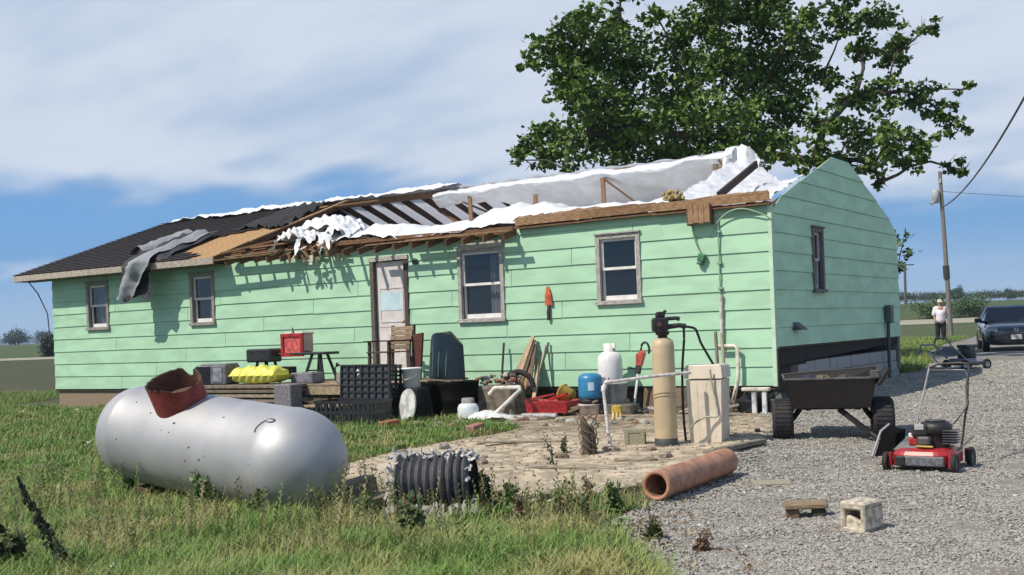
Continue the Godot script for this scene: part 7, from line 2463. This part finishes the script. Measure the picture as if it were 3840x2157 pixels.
	obj("bore", st, mt(lin(0.30, 0.17, 0.10), 0.9, "stain"), o)
	# flat stone, board, block
	st = mk()
	rbx(st, Vector3(0, 0.02, 0), Vector3(0.36, 0.05, 0.2), 0.018)
	one("flat_stone", st, mt(lin(0.42, 0.39, 0.30), 0.95, "fine", Vector3(2, 2, 2)), at(2.4, -10.75, -6.0, 0.01), "flat pale stone slab lying on the gravel", "stone")
	o = thing("wood_scrap_step", "small brown board on two blocks lying on the gravel", "board", at(2.24, -8.9, -10.0))
	st = mk()
	rbx(st, Vector3(0, 0.105, 0), Vector3(0.33, 0.045, 0.2), 0.01, Basis(Vector3(0, 0, 1), 0.04))
	obj("board", st, wood(lin(0.32, 0.235, 0.145), 0), o)
	for x in [-0.1, 0.1]:
		st = mk()
		rbx(st, Vector3(x, 0.042, 0), Vector3(0.1, 0.085, 0.15), 0.008)
		obj("block", st, wood(lin(0.20, 0.13, 0.085) if x < 0 else lin(0.055, 0.05, 0.035), 0), o)
	o = thing("white_concrete_block", "chipped white painted hollow concrete block on the gravel", "concrete block", at(2.46, -8.17, 42.0, 0.005))
	var wb := mt(lin(0.58, 0.52, 0.42), 0.95, "stain", Vector3(2.2, 2.2, 2.2), 0.0, "n_fine", 0.8)
	# hollow end looks left towards the viewer; walls of uneven thickness
	st = mk()
	rbx(st, Vector3(0, 0.018, 0), Vector3(0.26, 0.036, 0.2), 0.008)
	rbx(st, Vector3(0, 0.19, 0), Vector3(0.26, 0.06, 0.2), 0.014)
	rbx(st, Vector3(0, 0.1, 0.082), Vector3(0.258, 0.19, 0.036), 0.01)
	rbx(st, Vector3(0, 0.1, -0.082), Vector3(0.258, 0.19, 0.036), 0.01)
	rbx(st, Vector3(0.09, 0.1, 0), Vector3(0.07, 0.17, 0.16), 0.01)
	rbx(st, Vector3(-0.085, 0.055, 0.0), Vector3(0.05, 0.09, 0.15), 0.012, Basis(Vector3(1, 0, 0), 0.35))
	obj("shell", st, wb, o)

# ---------- grass, weeds, gravel ----------
func scatter(called: String, mesh: Mesh, mat: Material, xfs: Array, cols: Array) -> MultiMeshInstance3D:
	var mm := MultiMesh.new()
	mm.transform_format = MultiMesh.TRANSFORM_3D
	mm.use_colors = true
	mm.mesh = mesh
	mm.instance_count = xfs.size()
	for i in xfs.size():
		mm.set_instance_transform(i, xfs[i])
		mm.set_instance_color(i, cols[i])
	var o := MultiMeshInstance3D.new()
	o.multimesh = mm
	o.material_override = mat
	put(o, called)
	kind(o, "stuff")
	return o

func tuft(n: int, h: float, w: float, lean: float, spread: float) -> ArrayMesh:
	var v := PackedVector3Array()
	var c := PackedColorArray()
	for k in n:
		var q := rng.randf_range(0, TAU)
		var out := Vector3(cos(q), 0, sin(q))
		var side := Vector3(-out.z, 0, out.x) * w * 0.5 * rng.randf_range(0.7, 1.3)
		var p := out * spread * rng.randf() + Vector3(0, -0.01, 0)
		var hh := h * rng.randf_range(0.55, 1.1)
		var l := lean * rng.randf_range(0.2, 1.2)
		var m := p + Vector3(0, hh * 0.55, 0) + out * hh * l * 0.35
		var t := p + Vector3(0, hh * (1.0 - 0.3 * l), 0) + out * hh * l
		v.append_array(PackedVector3Array([p - side, m - side * 0.7, p + side, p + side, m - side * 0.7, m + side * 0.7, m - side * 0.7, t, m + side * 0.7]))
		var tone := rng.randf_range(0.8, 1.2)  # each blade is one even colour from root to tip
		for i in 9:
			c.append(Color(tone, tone, tone))
	return cloud_mesh(v, c)

func build_plants() -> void:
	var leaf := leafy(Color(0.2, 0.3, 0.05))
	# lawn in front: dense near the camera, thinner away
	var kinds := [tuft(9, 0.13, 0.008, 0.8, 0.06), tuft(7, 0.22, 0.007, 0.7, 0.05), tuft(10, 0.08, 0.010, 0.9, 0.08)]
	var xf := [[], [], []]
	var cl := [[], [], []]
	var put_tuft := func(x: float, z: float, s: float, tall: float):
		var n := fn.get_noise_2d(x * 45 + 77, z * 45)
		var m := fn.get_noise_2d(x * 120, z * 120 + 31)
		var r := rng.randf()
		var k := 1 if r < tall else (0 if r < 0.6 else 2)
		var dry := clampf((0.30 if z > -11.5 else 0.06) + n * 1.8 + m * 0.7 + rng.randf_range(-0.2, 0.25), 0, 1)
		var c := Color(0.155, 0.262, 0.052).lerp(Color(0.34, 0.32, 0.125), dry)
		var g := rng.randf_range(0.75, 1.25)
		xf[k].append(Transform3D(Basis(Vector3.UP, rng.randf() * TAU).scaled(Vector3.ONE * s * rng.randf_range(0.7, 1.25)), Vector3(x, gh(x, z), z)))
		cl[k].append(Color(c.r * g, c.g * g, c.b * g))
	var inside := func(x: float, z: float):
		return x < edge_x(-z) - 0.10 - absf(fn.get_noise_2d(x * 150, z * 150)) * 0.8 and earth_lift(x, z) <= 0.0
	for i in 62000:
		var d := 6.3 + 7.7 * pow(rng.randf(), 1.35)
		var x := rng.randf_range(-0.50 * d, 1.6)
		var sparse := smoothstep(-2.0, -1.2, x + 0.5 * fn.get_noise_2d(x * 90, d * 90)) * smoothstep(8.2, 8.7, d + fn.get_noise_2d(x * 80 + 40, d * 80) * 0.7)
		if inside.call(x, -d) and rng.randf() > 0.93 * sparse:
			var tall := 0.42 * smoothstep(11.5, 9.5, d) * (0.6 + fn.get_noise_2d(x * 60, d * 60)) + 0.05
			put_tuft.call(x, -d, 1.0, tall)
	for i in 30000:
		var d := 14.0 + 22.0 * pow(rng.randf(), 1.2)
		var x := rng.randf_range(-0.5 * d, 1.0)
		if inside.call(x, -d) and (house_xf.affine_inverse() * Vector3(x, 0, -d)).z > 0.1 or x < -13.0:
			put_tuft.call(x, -d, 1.15, 0.04)
	for i in 16000:  # lawn past the gable, round the mower and the person
		var d := 23.5 + 30.0 * pow(rng.randf(), 1.3)
		var x := rng.randf_range(0.28 * d, 0.40 * d)
		var l := house_xf.affine_inverse() * Vector3(x, 0, -d)
		if x < edge_x(d) and l.z < -DEP - 0.2:
			put_tuft.call(x, -d, 1.4, 0.1)
	for k in 3:
		scatter("lawn_grass", kinds[k], leaf, xf[k], cl[k])
	# pebbles
	var st := mk()
	rock(st, Vector3.ZERO, Vector3(1, 0.62, 0.85), 3)
	st.generate_normals()
	var peb: ArrayMesh = pebble_mesh()
	var px := []
	var pc := []
	for i in 270000:
		var d := 5.8 + 22.0 * pow(rng.randf(), 1.7)
		var x := edge_x(d) + rng.randf_range(-0.25, 0.47 * d - edge_x(d) + 2.6)
		if x > 0.5 * d + 2.6 or rng.randf() < 0.25 * smoothstep(-0.1, 0.4, fn.get_noise_2d(x * 40, d * 40)):
			continue
		var s := rng.randf_range(0.006, 0.016) * (1.0 if rng.randf() > 0.03 else 1.8) * (0.7 + d * 0.03)
		var g := rng.randf_range(0.25, 0.37) * (0.8 if rng.randf() < 0.2 else 1.0) * (1.5 if rng.randf() < 0.03 else 1.0)
		px.append(Transform3D(Basis.from_euler(Vector3(rng.randf_range(-0.5, 0.5), rng.randf() * TAU, rng.randf_range(-0.5, 0.5))).scaled(Vector3(s, s, s)), Vector3(x, gh(x, -d) + 0.012 + s * 0.2, -d)))
		var wm := rng.randf_range(0.86, 1.0)
		pc.append(Color(g, g * (0.5 + 0.5 * wm), g * wm * 0.95))
	for i in 2600:  # grit and clods on the bare earth
		var x := rng.randf_range(-2.3, 3.9)
		var z := rng.randf_range(-18.5, -10.3)
		var l := earth_lift(x, z)
		var s := rng.randf_range(0.008, 0.03)
		if l > 0.0:
			px.append(Transform3D(Basis.from_euler(Vector3(rng.randf(), rng.randf() * TAU, 0)).scaled(Vector3(s, s, s)), Vector3(x, gh(x, z) + l, z)))
			var g := rng.randf_range(0.16, 0.36)
			pc.append(Color(g * 1.1, g * 0.86, g * 0.6))
	var pm := StandardMaterial3D.new()
	pm.roughness = 0.95
	pm.vertex_color_use_as_albedo = true
	scatter("gravel", peb, pm, px, pc)
	build_weeds(leaf)

func pebble_mesh() -> ArrayMesh:
	var v := PackedVector3Array()
	var c := PackedColorArray()
	var t := [Vector3(0, 0.62, 0), Vector3(0.9, 0.1, 0.2), Vector3(0.2, 0.05, 0.85), Vector3(-0.85, 0.12, 0.3), Vector3(-0.3, 0.1, -0.9), Vector3(0.55, 0.15, -0.7), Vector3(0, -0.5, 0)]
	for k in 5:
		v.append_array(PackedVector3Array([t[0], t[1 + (k + 1) % 5], t[1 + k], t[6], t[1 + k], t[1 + (k + 1) % 5]]))
	for i in v.size():
		c.append(Color.WHITE)
	return cloud_mesh(v, c)

func weed(called: String, label: String, x: float, z: float, h: float, n: int, tint: Color, leaf_size: float, mat: Material, group := "", lean := Vector3.ZERO) -> void:
	var o := thing(called, label, "weed", at(x, z), group)
	var v := PackedVector3Array()
	var col := PackedColorArray()
	var st := mk()
	for k in n:
		var top := Vector3(rng.randf_range(-0.25, 0.25) * h, h * rng.randf_range(0.65, 1.0), rng.randf_range(-0.25, 0.25) * h) + lean * h
		var base := Vector3(rng.randf_range(-0.05, 0.05), -0.02, rng.randf_range(-0.05, 0.05))
		tube(st, [base, base.lerp(top, 0.5) + Vector3(0, 0.04, 0), top], [0.008, 0.006, 0.003], 5, false)
		for i in 9:
			var p := base.lerp(top, 0.2 + 0.8 * i / 9.0)
			leaf_cloud(v, col, p, Vector3.ONE * 0.025, 3, leaf_size * (1.2 - 0.07 * i), tint, 0.8)
	obj("stem", st, mt(Color(tint.r, tint.g, tint.b).linear_to_srgb(), 0.8, ""), o)
	mesh_part("foliage", cloud_mesh(v, col), mat, o)

func build_weeds(leaf: Material) -> void:
	var dk := thing("seed_stalk", "tall dark seed stalk leaning at the far left of the lawn", "weed", at(-3.08, -7.6))
	var st := mk()
	tube(st, [Vector3(0, -0.02, 0), Vector3(-0.07, 0.25, 0), Vector3(-0.17, 0.47, 0.01), Vector3(-0.28, 0.66, 0.0)], [0.009, 0.008, 0.006, 0.003], 6)
	obj("stem", st, mt(lin(0.03, 0.03, 0.015), 0.9, ""), dk)
	st = mk()
	for k in 90:
		var q := rng.randf()
		var c := Vector3(-0.07, 0.25, 0).lerp(Vector3(-0.28, 0.67, 0.0), q) + Vector3(rng.randfn(), rng.randfn(), rng.randfn()) * 0.018 * (1.15 - q) + Vector3(-0.012 * sin(q * PI), 0, 0)
		rock(st, c, Vector3(0.02, 0.032, 0.02), k)
	kind(obj("seed_head", st, mt(lin(0.018, 0.02, 0.012), 0.95, "fine"), dk), "stuff")
	weed("small_dark_weed", "shorter dark weed beside the tall leaning seed stalk", -2.98, -7.55, 0.4, 2, Color(0.02, 0.034, 0.014), 0.06, leaf, "", Vector3(-0.35, 0, 0))
	weed("dark_leafy_weed", "dark leafy weed at the left edge of the lawn beside the leaning seed stalk", -3.5, -7.75, 0.38, 5, Color(0.02, 0.036, 0.014), 0.1, leaf)
	weed("tall_weed", "tall green weed standing in front of the ribbed roll", -0.78, -8.2, 0.46, 3, Color(0.04, 0.085, 0.02), 0.075, leaf)
	weed("weed_clump", "leafy weed clump in front of the silver tank's left half", -2.85, -10.2, 0.42, 5, Color(0.055, 0.115, 0.028), 0.07, leaf)
	weed("weed_clump", "weed clump with dry tips in front of the middle of the silver tank", -2.25, -9.7, 0.36, 5, Color(0.085, 0.12, 0.032), 0.06, leaf)
	weed("weed_clump", "yellowish weed clump in front of the silver tank's right half", -1.65, -9.45, 0.36, 5, Color(0.12, 0.145, 0.04), 0.05, leaf)
	weed("weed_clump", "weed clump under the silver tank's left end", -3.9, -11.3, 0.34, 5, Color(0.05, 0.105, 0.028), 0.07, leaf)
	weed("weed_clump", "dark green weed clump at the ribbed roll's right end", -0.28, -10.0, 0.40, 6, Color(0.04, 0.085, 0.025), 0.07, leaf)
	weed("brown_weed", "reddish brown weed in the dirt between the ribbed roll and the clay pipe", 0.35, -9.3, 0.34, 5, Color(0.11, 0.085, 0.045), 0.05, leaf)
	weed("weed_clump", "green weed clump at the clay pipe's open end", 0.78, -9.3, 0.3, 6, Color(0.07, 0.12, 0.03), 0.06, leaf)
	weed("thin_weed", "thin dark branching weed growing on the bare earth", 0.38, -11.9, 0.46, 2, Color(0.05, 0.06, 0.03), 0.05, leaf)
	weed("thin_weed", "small weed growing on the bare earth left of the rotten post", 0.55, -13.3, 0.3, 3, Color(0.05, 0.075, 0.03), 0.05, leaf)
	weed("weed_clump", "weed clump at the gravel's near left edge", 0.95, -8.2, 0.2, 6, Color(0.09, 0.1, 0.04), 0.05, leaf)
	weed("weed_clump", "dry reddish weed clump on the gravel's near edge", 1.25, -7.75, 0.16, 6, Color(0.12, 0.08, 0.05), 0.04, leaf)
	# dead leaves and chaff on the bare strip before the slabs and along the gravel's near edge
	var dl := []
	var dc := []
	var dm := broad_leaf()
	for i in 1500:
		var x := rng.randf_range(-1.6, 1.5)
		var d := rng.randf_range(8.1, 10.9)
		if i % 8 == 0:
			x = rng.randf_range(0.6, 1.5)
			d = rng.randf_range(6.8, 8.6)
		if earth_lift(x, -d) > 0.0 or fn.get_noise_2d(x * 110 + 9, d * 110) < -0.05:
			continue
		dl.append(Transform3D(Basis.from_euler(Vector3(rng.randf_range(-1.2, 1.2), rng.randf() * TAU, rng.randf_range(-1.2, 1.2))).scaled(Vector3.ONE * rng.randf_range(0.2, 0.5)), Vector3(x, gh(x, -d) + 0.015, -d)))
		var t := rng.randf()
		dc.append(Color(0.20, 0.12, 0.065) if t < 0.5 else (Color(0.33, 0.25, 0.15) if t < 0.85 else Color(0.10, 0.06, 0.04)))
	scatter("dead_leaves", dm, leaf, dl, dc)
	for q in [[-0.95, -9.5, "brown dry weed left of the bare strip, below the ribbed roll"], [0.0, -9.2, "brown dry weed in the middle of the bare strip"], [0.62, -9.9, "brown dry weed beside the clay pipe's open end"]]:
		weed("brown_weed", q[2], q[0], q[1], 0.26, 5, Color(0.13, 0.095, 0.05), 0.045, leaf)
	for q in [[-0.1, -9.7, "green weed tuft behind the brown weed of the bare strip"], [0.5, -8.75, "green weed tuft at the lawn's edge before the clay pipe"], [-1.3, -9.55, "green weed tuft before the timber offcuts"]]:
		weed("weed_clump", q[2], q[0], q[1], 0.3, 6, Color(0.075, 0.13, 0.032), 0.06, leaf)
	# seeding grass stalks in the lawn
	var seed_m := tuft_stalk()
	var xf := []
	var cl := []
	for i in 620:
		var d := rng.randf_range(7.0, 11.3)
		var x := rng.randf_range(-0.47 * d, 0.6)
		if earth_lift(x, -d) > 0.0 or fn.get_noise_2d(x * 50, d * 50) < -0.05 or (x > -0.9 and d > 9.0):
			continue
		var s := rng.randf_range(0.5, 1.1)
		xf.append(Transform3D(Basis(Vector3.UP, rng.randf() * TAU).scaled(Vector3.ONE * s), Vector3(x, gh(x, -d), -d)))
		var c := Color(0.26, 0.22, 0.10).lerp(Color(0.12, 0.15, 0.05), rng.randf())
		cl.append(c)
	scatter("seeding_grass", seed_m, leaf, xf, cl)
	# clover and broad leaves in the lawn by the house
	var bl := []
	var bc := []
	var m := broad_leaf()
	for i in 5200:
		var d := 7.0 + 21.0 * pow(rng.randf(), 1.2)
		var x := rng.randf_range(-0.48 * d, 0.8)
		var l := house_xf.affine_inverse() * Vector3(x, 0, -d)
		if earth_lift(x, -d) > 0.0 or l.z < 0.1:
			continue
		var n := fn.get_noise_2d(x * 70 + 10, d * 70)
		if n < -0.02:
			continue
		var s := rng.randf_range(0.6, 1.3)
		bl.append(Transform3D(Basis.from_euler(Vector3(rng.randf_range(-0.4, 0.4), rng.randf() * TAU, rng.randf_range(-0.4, 0.4))).scaled(Vector3.ONE * s), Vector3(x, gh(x, -d) + 0.05, -d)))
		var g := rng.randf_range(0.7, 1.3)
		bc.append(Color(0.065 * g, 0.15 * g, 0.035 * g) if rng.randf() > 0.05 else Color(0.4, 0.42, 0.3))
	scatter("broad_leaved_weeds", m, leaf, bl, bc)

func tuft_stalk() -> ArrayMesh:
	var v := PackedVector3Array()
	var c := PackedColorArray()
	for k in 3:
		var q := rng.randf_range(0, TAU)
		var out := Vector3(cos(q), 0, sin(q))
		var s := Vector3(-out.z, 0, out.x)
		var t := out * 0.1 + Vector3(0, 0.36 + 0.06 * k, 0)
		v.append_array(PackedVector3Array([-s * 0.003, t, s * 0.003]))
		for j in 7:
			var p := (out * 0.1 + Vector3(0, 0.36 + 0.06 * k, 0)) * (0.68 + 0.05 * j)
			var e := p + (s * (1 if j % 2 else -1) + Vector3(0, 1.2, 0)).normalized() * 0.035
			v.append_array(PackedVector3Array([p, p + Vector3(0, 0.022, 0) + out * 0.006, e]))
	for i in v.size():
		c.append(Color.WHITE)
	return cloud_mesh(v, c)

func broad_leaf() -> ArrayMesh:
	var v := PackedVector3Array()
	var c := PackedColorArray()
	for k in 5:
		var q := TAU * k / 5.0 + rng.randf_range(-0.3, 0.3)
		var o := Vector3(cos(q), rng.randf_range(0.2, 0.6), sin(q))
		var s := Vector3(-o.z, 0, o.x)
		var l := rng.randf_range(0.05, 0.085)
		v.append_array(PackedVector3Array([Vector3.ZERO, o * l * 0.5 + s * l * 0.3, o * l, Vector3.ZERO, o * l, o * l * 0.5 - s * l * 0.3]))
	for i in v.size():
		c.append(Color.WHITE)
	return cloud_mesh(v, c)
